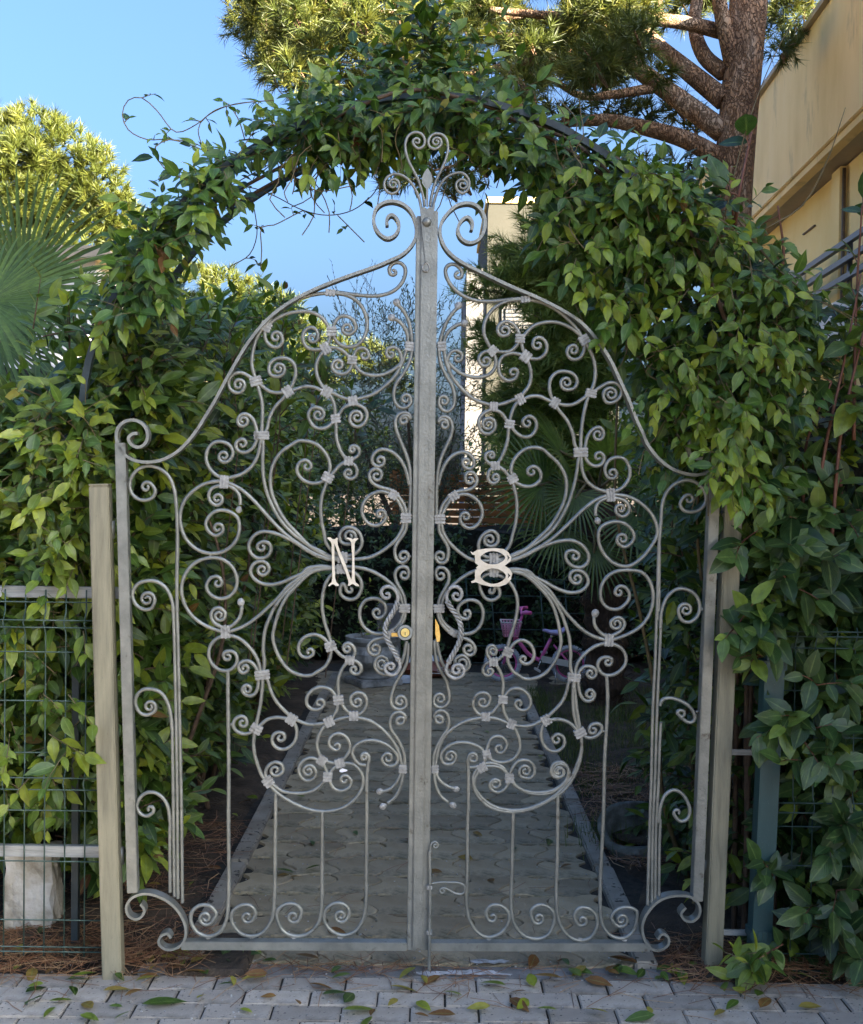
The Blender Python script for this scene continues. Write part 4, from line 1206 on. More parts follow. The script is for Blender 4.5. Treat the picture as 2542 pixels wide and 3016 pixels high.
for sy in (-1, 1):
    MB().bbox((tg2.x, tg2.y + sy * 0.074, 0.032), (0.216, 0.012, 0.03), 0.003).build('side', M['bagwhite'], tr)

# bicycle --------------------------------------------------------------------------------------
M['pink'] = mat_noise('pink_paint', [(0.4, (0.88, 0.15, 0.46)), (0.6, (0.92, 0.22, 0.54))], scale=6, rough=0.25, bump=0)
M['palepink'] = mat_noise('pale_pink_plastic', [(0.4, (0.80, 0.36, 0.48)), (0.6, (0.86, 0.44, 0.55))], scale=8, rough=0.45, bump=0)
M['lilac'] = mat_noise('lilac_vinyl', [(0.4, (0.50, 0.42, 0.70)), (0.6, (0.60, 0.52, 0.80))], scale=8, rough=0.4, bump=0)
M['tyre'] = mat_noise('pale_grey_tyre', [(0.4, (0.45, 0.48, 0.53)), (0.6, (0.62, 0.65, 0.70))], scale=40, rough=0.7, bump=0.3)
M['chrome'] = mat_noise('chrome', [(0.4, (0.65, 0.65, 0.66)), (0.6, (0.75, 0.75, 0.76))], rough=0.2, bump=0, metallic=0.9)
bkg = ground(1098, 1394)
YK = bkg.y
def ob(x, y, dy=0.0):
    p = at((1250 + x / 1.68) / K, (1700 + y / 1.68) / K, YK)
    return Vector((p.x, p.y + dy, p.z))
bike = empty('child_bicycle', (bkg.x, YK, 0), 'small pink child bicycle with front basket and lilac saddle', 'bicycle')
cF, cR = ob(388, 425), ob(720, 428)
rw = cF.z - 0.012
rw = 0.148
cF.z = rw; cR.z = rw
for c in (cF, cR):
    ring = lambda r_, n=40: [Vector((c.x + r_ * math.cos(2 * math.pi * k / n), c.y, c.z + r_ * math.sin(2 * math.pi * k / n))) for k in range(n + 1)]
    wh = MB().tube(ring(rw - 0.018), 0.018, n=10, nrm=(0, 1, 0)).build('wheel', M['tyre'], bike)
    kn = MB()
    for k in range(44):
        a = 2 * math.pi * k / 44
        for sy in (-0.008, 0.008):
            kn.box((c.x + (rw - 0.001) * math.cos(a + sy * 6), c.y + sy, c.z + (rw - 0.001) * math.sin(a + sy * 6)), (0.008, 0.009, 0.007), Matrix.Rotation(-a, 3, 'Y'))
    kn.build('tread', M['tyre'], wh)
    MB().tube(ring(rw - 0.040), 0.008, n=8, nrm=(0, 1, 0)).build('rim', M['pink'], wh)
    MB().tube([c + Vector((0, -0.03, 0)), c + Vector((0, 0.03, 0))], 0.011, n=10).build('hub', M['chrome'], wh)
    for k in range(14):
        a = 2 * math.pi * k / 14 + 0.1
        MB().tube([c + Vector((0, 0.012 * (-1) ** k, 0)), c + Vector(((rw - 0.045) * math.cos(a), 0, (rw - 0.045) * math.sin(a)))], 0.0016, n=4).build('spoke', M['chrome'], wh)
bb = ob(572, 412); hd = ob(462, 262); hb = ob(452, 300); st_ = ob(625, 305)
fr = MB()
fr.tube(dense([hb, ob(480, 335), ob(515, 380), bb], 0.02), 0.016, n=10)
fr.tube([st_, bb], 0.014, n=10)
fr.tube([ob(640, 335), cR + Vector((0, -0.04, 0))], 0.008, n=8)
fr.tube([ob(640, 335), cR + Vector((0, 0.04, 0))], 0.008, n=8)
fr.tube([bb, cR + Vector((0, -0.04, 0))], 0.009, n=8)
fr.tube([bb, cR + Vector((0, 0.04, 0))], 0.009, n=8)
fr.tube([hd, ob(447, 318)], 0.018, n=10)
fr.build('frame', M['pink'], bike)
for dy in (-0.034, 0.034):
    MB().tube([ob(448, 320), ob(440, 335, dy), cF + Vector((0, dy, 0))], 0.0095, n=8).build('fork_blade', M['pink'], bike)
MB().tube([hd, ob(485, 185)], 0.010, n=8).build('stem', M['pink'], bike)
MB().tube(dense([ob(515, 162, -0.20), ob(492, 160, -0.14), ob(482, 182, -0.05), ob(482, 185, 0.0), ob(482, 182, 0.05), ob(490, 160, 0.14), ob(512, 160, 0.20)], 0.02), 0.009, n=8).build('handlebar', M['pink'], bike)
for s_ in (-1, 1):
    MB().tube([ob(478, 165, s_ * 0.17), ob(520, 163, s_ * 0.20)], 0.014, n=8).build('grip', M['pink'], bike)
MB().tube([st_, ob(632, 282)], 0.010, n=8).build('seat_post', M['chrome'], bike)
V, F = [], []
sl_ = [(585, 262, 0.016, 0.010), (600, 264, 0.026, 0.014), (625, 272, 0.045, 0.018), (655, 274, 0.062, 0.022), (680, 268, 0.066, 0.024), (692, 258, 0.055, 0.02)]
n_ = 12
for x, y, wd, ht in sl_:
    c = ob(x, y)
    for k in range(n_):
        a = 2 * math.pi * k / n_
        V.append((c.x, c.y + wd * math.cos(a), c.z + ht * math.sin(a)))
for i in range(len(sl_) - 1):
    for k in range(n_):
        k2 = (k + 1) % n_
        F.append((i * n_ + k, i * n_ + k2, (i + 1) * n_ + k2, (i + 1) * n_ + k))
F.append(tuple(range(n_))); F.append(tuple((len(sl_) - 1) * n_ + k for k in range(n_))[::-1])
mb = MB(); mb.add(V, F, True); mb.build('saddle', M['lilac'], bike)
# basket: tapered with open weave
c0, c1 = ob(428, 218), ob(430, 288)
bk = MB()
def bring(z, hx_, hy_):
    return [Vector((c0.x + sx * hx_, c0.y + sy * hy_, z)) for sx, sy in ((-1, -1), (1, -1), (1, 1), (-1, 1), (-1, -1))]
zb_, zt_ = c1.z, c0.z
for k in range(7):
    t = k / 6
    P = bring(zb_ + (zt_ - zb_) * t, 0.055 + 0.022 * t, 0.075 + 0.025 * t)
    for a, b in zip(P[:-1], P[1:]): bk.beam(a, b, 0.012 if k in (0, 6) else 0.009, 0.004, (0, 0, 1))
for sx in np.linspace(-1, 1, 7):
    for sy in (-1, 1):
        bk.tube([(c0.x + sx * 0.055, c0.y + sy * 0.075, zb_), (c0.x + sx * 0.077, c0.y + sy * 0.10, zt_)], 0.005, n=5)
for sy in np.linspace(-1, 1, 8):
    for sx in (-1, 1):
        bk.tube([(c0.x + sx * 0.055, c0.y + sy * 0.075, zb_), (c0.x + sx * 0.077, c0.y + sy * 0.10, zt_)], 0.005, n=5)
bk.box((c0.x, c0.y, zb_), (0.11, 0.15, 0.005))
bk.build('basket', M['palepink'], bike)
MB().tube(bring(zt_, 0.079, 0.102), 0.006, n=6).build('basket_rim', M['whitepaint'], bike)
ck = MB().tube([bb + Vector((0, -0.05, 0)), bb + Vector((0, 0.05, 0))], 0.012, n=10).build('crank', M['chrome'], bike)
p1 = ob(555, 452, -0.07)
MB().tube([bb + Vector((0, -0.05, 0)), p1 + Vector((0, 0.02, 0))], 0.006, n=6).build('crank_arm', M['chrome'], ck)
MB().bbox(p1, (0.055, 0.055, 0.016), 0.003, Matrix.Rotation(0.5, 3, 'Y')).build('pedal', M['whitepaint'], ck)
p2 = ob(596, 378, 0.07)
MB().tube([bb + Vector((0, 0.05, 0)), p2 + Vector((0, -0.02, 0))], 0.006, n=6).build('crank_arm', M['chrome'], ck)
MB().bbox(p2, (0.055, 0.055, 0.016), 0.003).build('pedal', M['whitepaint'], ck)
mb = MB()
mb.beam(ob(575, 400, -0.045), ob(715, 425, -0.045), 0.05, 0.008)
mb.build('chain_guard', M['whitepaint'], bike)
MB().tube([ob(650, 440, -0.03), ob(640, 515, -0.10)], 0.005, n=6).build('kickstand', M['chrome'], bike)

# stone basin in the bed right of the path, rough block left --------------------------------------
M['dirtystone'] = mat_noise('mossy_stone', [(0.3, (0.05, 0.055, 0.04)), (0.5, (0.15, 0.155, 0.13)), (0.72, (0.36, 0.37, 0.35))], scale=9, rough=0.9, bump=0.7, bscale=40)
bs = ground(1300, 1735)
basin = empty('stone_basin', (bs.x, bs.y, 0), 'broken pale stone basin with grass in it in the right bed', 'basin')
V, F = [], []
nb = 30
prof = [(0.15, -0.02), (0.20, 0.03), (0.225, 0.10), (0.215, 0.115), (0.19, 0.112), (0.17, 0.05), (0.12, 0.01), (0.0, 0.0)]
tl = Matrix.Rotation(R(22), 3, 'X')
rr = random.Random(4)
for i, (r0, z) in enumerate(prof):
    for j in range(nb):
        an = 2 * math.pi * j / nb
        k = 1 + 0.08 * math.sin(2 * an + 0.4) + 0.05 * math.sin(5 * an)
        p = tl @ Vector((r0 * k * math.cos(an) * 1.15, r0 * k * math.sin(an), z * (1 + 0.25 * math.sin(3 * an + i * 0.2))))
        V.append((bs.x + 0.06 + p.x * 0.85, bs.y + 0.02 + p.y * 0.85, p.z * 0.9 + 0.01))
for i in range(len(prof) - 1):
    for j in range(nb):
        j2 = (j + 1) % nb
        F.append((i * nb + j, i * nb + j2, (i + 1) * nb + j2, (i + 1) * nb + j))
mb = MB(); mb.add(V, F, True); mb.build('basin_wall', M['dirtystone'], basin)
MB().lathe([(0.16, 0.055), (0.10, 0.065), (0.0, 0.07)], (bs.x + 0.06, bs.y + 0.02, 0.0), 18).build('soil_fill', M['soil'], basin)
bl = at(66, 1920, 0.32)
blk = empty('footing_block', (bl.x, 0.32, 0), 'rough pale concrete footing behind the left wire fence', 'footing')
bm = bmesh.new()
bmesh.ops.create_cube(bm, size=1.0)
bmesh.ops.subdivide_edges(bm, edges=bm.edges[:], cuts=5, use_grid_fill=True)
for v in bm.verts:
    v.co = Vector((v.co.x * (0.155 - 0.03 * v.co.z), v.co.y * 0.14, v.co.z * 0.30))
    v.co += Vector((rr.uniform(-1, 1), rr.uniform(-1, 1), rr.uniform(-1, 1))) * 0.008
    v.co += Vector((bl.x, 0.34, 0.12))
me = bpy.data.meshes.new('block'); bm.to_mesh(me); bm.free()
M['roughstone'] = mat_noise('limewashed_concrete', [(0.3, (0.20, 0.17, 0.12)), (0.5, (0.46, 0.42, 0.34)), (0.7, (0.62, 0.60, 0.55))], scale=8, rough=0.9, bump=0.8, bscale=40)
obj('block', me, M['roughstone'], blk)
# ================================================================== plants
def leaf_material(name, dark, mid, light, rough=0.30, trans=0.22, vein=(0.22, 0.30, 0.10), veins=9.0):
    m, nt, b, out = material(name)
    at_ = N(nt, 'ShaderNodeAttribute'); at_.attribute_name = 'tint'
    c = ramp(nt, at_.outputs['Fac'], [(0.0, dark), (0.5, mid), (1.0, light)])
    uv = N(nt, 'ShaderNodeUVMap'); uv.uv_map = 'uv'
    sx = N(nt, 'ShaderNodeSeparateXYZ'); nt.links.new(uv.outputs[0], sx.inputs[0])
    ab = N(nt, 'ShaderNodeMath', operation='SUBTRACT'); ab.inputs[1].default_value = 0.5
    nt.links.new(sx.outputs[0], ab.inputs[0])
    a2 = N(nt, 'ShaderNodeMath', operation='ABSOLUTE'); nt.links.new(ab.outputs[0], a2.inputs[0])
    rb_ = ramp(nt, a2.outputs[0], [(0.0, (1, 1, 1)), (0.035, (0.5, 0.5, 0.5)), (0.07, (0, 0, 0))])
    # side veins
    ml = N(nt, 'ShaderNodeMath', operation='MULTIPLY_ADD'); ml.inputs[1].default_value = -1.0
    nt.links.new(a2.outputs[0], ml.inputs[0]); nt.links.new(sx.outputs[1], ml.inputs[2])
    m2 = N(nt, 'ShaderNodeMath', operation='MULTIPLY'); m2.inputs[1].default_value = veins
    nt.links.new(ml.outputs[0], m2.inputs[0])
    fr_ = N(nt, 'ShaderNodeMath', operation='FRACT'); nt.links.new(m2.outputs[0], fr_.inputs[0])
    pp = N(nt, 'ShaderNodeMath', operation='PINGPONG'); pp.inputs[1].default_value = 0.5
    nt.links.new(fr_.outputs[0], pp.inputs[0])
    mx = N(nt, 'ShaderNodeMixRGB')
    sc_ = N(nt, 'ShaderNodeMath', operation='MULTIPLY'); sc_.inputs[1].default_value = 0.55
    nt.links.new(rb_, sc_.inputs[0]); nt.links.new(sc_.outputs[0], mx.inputs[0])
    nt.links.new(c, mx.inputs[1]); mx.inputs[2].default_value = (*vein, 1)
    tc = N(nt, 'ShaderNodeNewGeometry')
    nz = N(nt, 'ShaderNodeTexNoise', Scale=45.0, Detail=3.0)
    nt.links.new(tc.outputs['Position'], nz.inputs['Vector'])
    nr = ramp(nt, nz.outputs['Fac'], [(0.3, (0.72, 0.72, 0.72)), (0.7, (1.15, 1.15, 1.1))])
    mm = N(nt, 'ShaderNodeMixRGB', blend_type='MULTIPLY'); mm.inputs[0].default_value = 1.0
    nt.links.new(mx.outputs[0], mm.inputs[1]); nt.links.new(nr, mm.inputs[2])
    nt.links.new(mm.outputs[0], b.inputs['Base Color'])
    b.inputs['Roughness'].default_value = rough
    b.inputs['Specular IOR Level'].default_value = 0.5
    bp = N(nt, 'ShaderNodeBump', Strength=0.35, Distance=0.003)
    nt.links.new(pp.outputs[0], bp.inputs['Height'])
    nt.links.new(bp.outputs[0], b.inputs['Normal'])
    if trans > 0:
        tr_ = N(nt, 'ShaderNodeBsdfTranslucent')
        br = N(nt, 'ShaderNodeMixRGB', blend_type='MULTIPLY'); br.inputs[0].default_value = 1.0
        nt.links.new(mm.outputs[0], br.inputs[1]); br.inputs[2].default_value = (1.6, 1.7, 0.7, 1)
        nt.links.new(br.outputs[0], tr_.inputs[0])
        ms = N(nt, 'ShaderNodeMixShader'); ms.inputs[0].default_value = trans
        nt.links.new(b.outputs[0], ms.inputs[1]); nt.links.new(tr_.outputs[0], ms.inputs[2])
        nt.links.new(ms.outputs[0], out.inputs['Surface'])
    return m

M['laurel'] = leaf_material('laurel_leaf', (0.020, 0.050, 0.010), (0.085, 0.150, 0.020), (0.30, 0.34, 0.03))
M['jasmine'] = leaf_material('jasmine_leaf', (0.020, 0.054, 0.012), (0.085, 0.168, 0.024), (0.29, 0.36, 0.035), veins=7.0)
M['oval'] = leaf_material('oval_shrub_leaf', (0.020, 0.048, 0.016), (0.068, 0.130, 0.034), (0.25, 0.33, 0.05), rough=0.3, veins=8.0)
M['ivy'] = leaf_material('dark_ivy_leaf', (0.014, 0.034, 0.012), (0.034, 0.078, 0.020), (0.10, 0.18, 0.04))
M['olive'] = leaf_material('olive_leaf', (0.04, 0.065, 0.03), (0.095, 0.135, 0.065), (0.24, 0.28, 0.15), vein=(0.1, 0.13, 0.07), trans=0.12)
M['dry'] = leaf_material('dry_leaf', (0.12, 0.045, 0.015), (0.24, 0.12, 0.03), (0.32, 0.30, 0.05), rough=0.6)
M['bark'] = mat_noise('brown_twig_bark', [(0.3, (0.07, 0.045, 0.028)), (0.6, (0.14, 0.09, 0.055))], scale=30, rough=0.85, bump=0.5)
M['stem'] = mat_noise('green_brown_stem', [(0.3, (0.09, 0.07, 0.03)), (0.6, (0.17, 0.13, 0.06))], scale=30, rough=0.7, bump=0.2)
M['redstem'] = mat_noise('red_brown_stem', [(0.3, (0.12, 0.045, 0.028)), (0.6, (0.20, 0.085, 0.05))], scale=30, rough=0.6, bump=0.2)
M['gloom'] = mat_noise('painted_shade_twigs', [(0.3, (0.010, 0.012, 0.007)), (0.6, (0.022, 0.022, 0.013))], scale=25, rough=1.0, bump=0.8, bscale=30, dist=0.05)  # near-black twig colour with the hedges' inner shade put in

def leaf_tpl(wd=0.42, fold=0.10, curl=0.18, tip=1.0, rows=5):
    """unit leaf along +Y; three columns so that it folds on its midrib"""
    T = np.linspace(0, 1, rows + 1)
    V, UV = [], []
    for t in T:
        w_ = wd / 2 * (math.sin(math.pi * t ** 0.82) ** 0.85 if 0 < t < 1 else 0.02)
        if tip > 1 and t > 0.6: w_ *= 1 - (t - 0.6) / 0.4 * 0.45
        z = -curl * t * t
        for s_, u in ((-1, 0.0), (0, 0.5), (1, 1.0)):
            V.append((s_ * w_, t, z + abs(s_) * fold * w_ * 2.2)); UV.append((u, t))
    F = []
    for i in range(rows):
        for k in range(2):
            a = i * 3 + k
            F.append((a, a + 1, a + 4, a + 3))
    return np.array(V), np.array(F), np.array(UV)

def norm(a):
    return a / np.maximum(np.linalg.norm(a, axis=-1, keepdims=True), 1e-9)

def frames(axis, up):
    y = norm(axis)
    x = norm(np.cross(y, up))
    z = np.cross(x, y)
    return np.stack([x, y, z], axis=-1)

def mesh_from(name, V, F, UV=None, tint=None, mat=None, smooth=True):
    """V (n,3), F (m,4 or 3), UV per vertex, tint per vertex"""
    me = bpy.data.meshes.new(name)
    k = F.shape[1]
    me.vertices.add(len(V)); me.vertices.foreach_set('co', V.astype(np.float32).ravel())
    me.loops.add(F.size); me.loops.foreach_set('vertex_index', F.astype(np.int32).ravel())
    me.polygons.add(len(F))
    me.polygons.foreach_set('loop_start', np.arange(0, F.size, k, dtype=np.int32))
    me.polygons.foreach_set('use_smooth', np.full(len(F), smooth))
    if UV is not None:
        uvl = me.uv_layers.new(name='uv')
        uvl.data.foreach_set('uv', UV[F.ravel()].astype(np.float32).ravel())
    if tint is not None:
        a = me.attributes.new('tint', 'FLOAT', 'POINT')
        a.data.foreach_set('value', tint.astype(np.float32))
    me.update(calc_edges=True)
    me.validate()
    if mat: me.materials.append(mat)
    return me

def leaves_mesh(name, pos, rot, scale, tint, tpl, mat):
    tv, tf, tu = tpl
    n, m = len(pos), len(tv)
    V = pos[:, None, :] + scale[:, None, None] * np.einsum('nij,mj->nmi', rot, tv)
    F = tf[None] + (np.arange(n) * m)[:, None, None]
    return mesh_from(name, V.reshape(-1, 3), F.reshape(-1, 4), np.tile(tu, (n, 1)), np.repeat(tint, m), mat)

CAMN = np.array(CAM_LOC)
FWD = np.array(RM @ Vector((0, 0, -1)))

def in_view(pos, pad=0.02):
    d = pos - CAMN
    Rm = np.array(RM)
    c = d @ Rm
    z = -c[:, 2]
    u = c[:, 0] / z * FD / 882.0
    v = c[:, 1] / z * FD / 1046.5
    return (z > 0.1) & (np.abs(u) < 1 + pad) & (np.abs(v) < 1 + pad), z

def plant_leaves(root, L, tpl, mat, n_single=280, name='leaf'):
    """the leaves that show largest become objects of their own, the rest one mesh"""
    pos, rot, sc_, ti = L
    vis, z = in_view(pos)
    score = np.where(vis, sc_ / z * np.clip(np.abs(np.einsum('ni,ni->n', rot[:, :, 2], norm(CAMN - pos))), 0.15, 1), 0)
    # leaves near the surface facing the lens count most
    score = score / (0.35 + (z - z[vis].min() if vis.any() else z)) if vis.any() else score
    idx = np.argsort(-score)[:n_single]
    sel = np.zeros(len(pos), bool); sel[idx] = True
    sel &= vis
    variants = []
    for k in range(7):
        tint = np.full(len(tpl[0]), (k + 0.5) / 7)
        variants.append(mesh_from(name, tpl[0], tpl[1], tpl[2], tint, mat))
    inv = world_inv(root)
    for i in np.nonzero(sel)[0]:
        o = bpy.data.objects.new(name, variants[int(min(6, max(0, ti[i] * 7)))])
        m4 = Matrix.Identity(4)
        for a in range(3):
            for b in range(3):
                m4[a][b] = rot[i, a, b] * sc_[i]
            m4[a][3] = pos[i, a]
        COL.objects.link(o)
        o.parent = root
        o.matrix_parent_inverse = inv
        o.matrix_basis = m4
    rest = ~sel
    if rest.any():
        me = leaves_mesh('foliage', pos[rest], rot[rest], sc_[rest], ti[rest], tpl, mat)
        obj('foliage', me, None, root, kind='stuff')

def sprays(base, dirs, length, nleaf, lsize, ang=55, droop=0.25, up_bias=0.6, out=None, tint=(0.35, 0.2), tip_bright=0.25, r=None, bend=0.15, jitter=0.25, opposite=False):
    """twigs with leaves. base (n,3), dirs (n,3); returns leaves and twig polylines"""
    r = r or rng
    n = len(base)
    dirs = norm(dirs)
    tw = []
    P, A, U, Sx, Ti = [], [], [], [], []
    up = np.array([0, 0, 1.0])
    ln = length * r.uniform(0.7, 1.3, n)
    for i in range(n):
        d = dirs[i]
        side = norm(np.cross(d, up) + 1e-6)
        bv = norm(r.normal(0, 1, 3)) * bend * ln[i] + np.array([0, 0, -droop * 0.35 * ln[i]])
        pts = [base[i] + d * ln[i] * t + bv * t * t for t in (0, 0.33, 0.66, 1.0)]
        tw.append(pts)
        k = max(2, int(nleaf * ln[i] / length + r.uniform(-0.5, 0.5)))
        ph0 = r.uniform(0, 6.28)
        e1 = norm(np.cross(d, r.normal(0, 1, 3))); e2 = np.cross(d, e1)
        bt = r.normal(tint[0], tint[1])
        for j in range(k):
            t = (j + 0.6) / k
            p = base[i] + d * ln[i] * t + bv * t * t
            ph = ph0 + (j * math.pi + (j // 2) * 1.4 if opposite else j * 2.4)
            rad = e1 * math.cos(ph) + e2 * math.sin(ph)
            a_ = math.radians(ang) * (1.15 - 0.65 * t)
            ax = d * math.cos(a_) + rad * math.sin(a_) + np.array([0, 0, -droop]) * r.uniform(0.3, 1.4)
            P.append(p); A.append(ax + r.normal(0, jitter * 0.5, 3))
            o_ = out[i] if out is not None else d
            U.append(up * up_bias + o_ * (1 - up_bias) + r.normal(0, jitter, 3))
            Sx.append(lsize * r.uniform(0.5, 1.28) * (1.0 - 0.35 * abs(t - 0.5)))
            Ti.append(bt + tip_bright * (t - 0.5) + r.normal(0, 0.09) + (0.5 if r.random() < 0.03 else 0.0))
    P, A, U = np.array(P), np.array(A), np.array(U)
    return (P, frames(A, U), np.array(Sx), np.clip(np.array(Ti), 0, 1)), tw

def cat(*Ls):
    return tuple(np.concatenate([l[k] for l in Ls]) for k in range(4))

def twig_mesh(root, tws, rad=0.0022, mat=None, name='twigs', n=4):
    mb = MB()
    for p in tws:
        m_ = len(p)
        mb.tube(p, [rad * (1.25 - 0.8 * i / (m_ - 1)) for i in range(m_)], n=n, closed_ends=False)
    return mb.build(name, mat or M['bark'], root, kind='stuff')

def limb(mb, pts, r0, r1, n=8, step=0.06):
    P = dense([Vector(p) for p in pts], step)
    m_ = len(P)
    mb.tube(P, [r0 + (r1 - r0) * i / (m_ - 1) for i in range(m_)], n=n)
    return P

def fbm(x, y, s=0):
    return 0.5 * math.sin(2.1 * x + 1.7 * y + s) + 0.3 * math.sin(4.7 * x - 3.9 * y + 2 * s) + 0.2 * math.sin(9.1 * x + 7.7 * y + 3 * s)

LAUREL = leaf_tpl(0.40, 0.10, 0.16)
JASM = leaf_tpl(0.46, 0.14, 0.22, tip=2)
OVAL = leaf_tpl(0.52, 0.10, 0.15)
SLIM = leaf_tpl(0.20, 0.10, 0.12, rows=3)
SMALL = leaf_tpl(0.5, 0.12, 0.15, rows=3)

# ---------------------------------------------------------------- left hedge along the path
def core(root, boxes):  # solid dark blocks standing in for inner twigs and the shade between leaves
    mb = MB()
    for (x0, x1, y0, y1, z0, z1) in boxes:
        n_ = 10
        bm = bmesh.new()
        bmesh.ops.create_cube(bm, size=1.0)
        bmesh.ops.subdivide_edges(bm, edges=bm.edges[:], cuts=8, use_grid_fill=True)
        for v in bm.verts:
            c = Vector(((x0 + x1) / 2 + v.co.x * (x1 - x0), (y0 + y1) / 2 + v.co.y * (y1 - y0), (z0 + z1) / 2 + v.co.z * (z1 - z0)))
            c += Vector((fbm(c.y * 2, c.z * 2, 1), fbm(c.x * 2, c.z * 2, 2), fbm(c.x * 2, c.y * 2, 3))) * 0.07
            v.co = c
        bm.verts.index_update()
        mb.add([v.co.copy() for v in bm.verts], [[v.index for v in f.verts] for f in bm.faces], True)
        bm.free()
    mb.build('shade_twig_core', M['gloom'], root)

lhg = empty('laurel_hedge', (-1.6, 2.5, 0), 'tall glossy laurel hedge along the left side of the path', 'hedge')
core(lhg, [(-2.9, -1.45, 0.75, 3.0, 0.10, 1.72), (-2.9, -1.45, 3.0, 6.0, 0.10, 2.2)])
B, D, O = [], [], []
n1 = 1250
for i in range(n1):                      # face towards the street
    x = rng.uniform(-1.95, -0.98); z = rng.uniform(0.28, 1.72 + 0.25 * max(0, (x + 1.45) / 0.45))
    b = 0.34 + 0.10 * fbm(x * 2.2, z * 2.2, 4)
    y = b + abs(rng.normal(0, 0.17))
    B.append((x, y, z)); D.append((rng.normal(0, 0.55), -0.75 + rng.normal(0, 0.35), 0.35 + rng.normal(0, 0.5))); O.append((0.1, -1, 0.2))
n2 = 2700
for i in range(n2):                      # face towards the path
    y = 0.35 + 5.6 * rng.random() ** 1.25; z = rng.uniform(0.12, 2.0 + 0.17 * y)
    x = -1.02 - 0.035 * y * 0 + 0.13 * fbm(y * 1.6, z * 1.9, 6) - 0.16 * max(0, z - 1.6) - abs(rng.normal(0, 0.17)) - (0.10 if z < 0.3 else 0)
    B.append((x, y, z)); D.append((0.7 + rng.normal(0, 0.3), -0.35 + rng.normal(0, 0.4), 0.3 + rng.normal(0, 0.5))); O.append((0.8, -0.5, 0.2))
n3 = 450
for i in range(n3):                      # top
    x = rng.uniform(-2.3, -0.95); y = rng.uniform(0.35, 5.6)
    z = ((1.93 + 0.15 * y) if x > -1.25 else 1.72) + 0.12 * fbm(x * 2, y * 2, 8) + rng.uniform(-0.1, 0.10)
    B.append((x, y, z)); D.append((rng.normal(0, 0.4), rng.normal(-0.1, 0.4), 1.0)); O.append((0, -0.4, 1))
B, D, O = np.array(B), np.array(D), np.array(O)
L1, T1 = sprays(B, D, 0.17, 6, 0.100, ang=52, droop=0.30, up_bias=0.45, out=O, tint=(0.38, 0.26))
DL = rng.choice(len(L1[0]), 170, replace=False)
obj('dead_leaves', leaves_mesh('dead_leaves', L1[0][DL] + np.array([0.02, -0.03, 0.0]), L1[1][DL], L1[2][DL] * 0.8, rng.random(170), LAUREL, M['dry']), None, lhg, kind='stuff')
# tall shoots rising above the hedge
SH = [((-0.62, 1.1, 1.75), (0.02, 0, 1), 0.55), ((-0.47, 1.0, 1.7), (0.05, 0, 1), 0.45), ((-0.75, 0.9, 1.7), (-0.1, 0, 1), 0.4), ((-1.1, 0.6, 1.8), (0, 0, 1), 0.35),
      ((-0.9, 1.3, 1.8), (0.1, 0, 1), 0.4), ((-1.35, 0.7, 1.8), (0, 0, 1), 0.35), ((-0.55, 1.5, 1.75), (0.1, 0, 1), 0.35), ((-0.72, 1.6, 1.6), (0.1, 0, 1), 0.5), ((-0.35, 1.4, 1.6), (0.12, 0, 1), 0.3)]
SHB, SHD, SHO = [], [], []
for b, d, l in SH:
    for k in range(9):
        t = k / 9
        SHB.append(np.array(b) + np.array(d) * l * t); SHD.append(np.array(d) * 0.9 + rng.normal(0, 0.6, 3)); SHO.append((0, -0.6, 0.5))
L2, T2 = sprays(np.array(SHB), np.array(SHD), 0.12, 5, 0.095, ang=50, droop=0.1, up_bias=0.5, out=np.array(SHO), tint=(0.42, 0.18))
LL = cat(L1, L2)
plant_leaves(lhg, LL, LAUREL, M['laurel'])
tws = [p for i, p in enumerate(T1) if i % 2 == 0] + T2
for b, d, l in SH:
    b = np.array(b); d = np.array(d)
    tws.append([b - np.array([0.1, 0, 0.9]), b, b + d * l * 0.5, b + d * l])
twig_mesh(lhg, tws, 0.0028, M['bark'])
mb = MB()
for i in range(26):
    x, y = rng.uniform(-1.7, -1.0), rng.uniform(0.45, 3.5)
    P = [(x, y, -0.03)]
    for k in range(5):
        P.append((P[-1][0] + rng.normal(0.02, 0.08), P[-1][1] + rng.normal(-0.02, 0.08), P[-1][2] + rng.uniform(0.28, 0.42)))
    limb(mb, P, 0.013, 0.004, 6)
mb.build('stems', M['bark'], lhg)

# ---------------------------------------------------------------- shrub behind the gate on the right
rsh = empty('laurel_shrub', (1.2, 0.9, 0), 'loose laurel shrub behind the right gate leaf beside the lawn', 'shrub')
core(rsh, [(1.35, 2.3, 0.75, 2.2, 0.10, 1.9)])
B, D, O = [], [], []
for i in range(900):
    z = rng.uniform(0.05, 2.2)
    y = rng.uniform(0.30, 2.0)
    edge = 0.86 + 0.14 * y + 0.13 * fbm(y * 2, z * 2, 11) - 0.10 * max(0, z - 1.2)
    if rng.random() < 0.5:
        x = edge + abs(rng.normal(0, 0.16)); dx, dy = -0.7, -0.4
    else:
        x = rng.uniform(edge, 1.75); y = 0.30 + abs(rng.normal(0, 0.18)); dx, dy = rng.normal(0, 0.4), -0.8
    B.append((x, y, z)); D.append((dx + rng.normal(0, 0.3), dy + rng.normal(0, 0.3), 0.2 + rng.normal(0, 0.45))); O.append((dx * 0.5, dy, 0.3))
L1, T1 = sprays(np.array(B), np.array(D), 0.16, 6, 0.085, ang=52, droop=0.35, up_bias=0.45, out=np.array(O), tint=(0.34, 0.2))
plant_leaves(rsh, L1, LAUREL, M['laurel'], 260)
twig_mesh(rsh, T1[::2], 0.0025, M['bark'])
mb = MB()
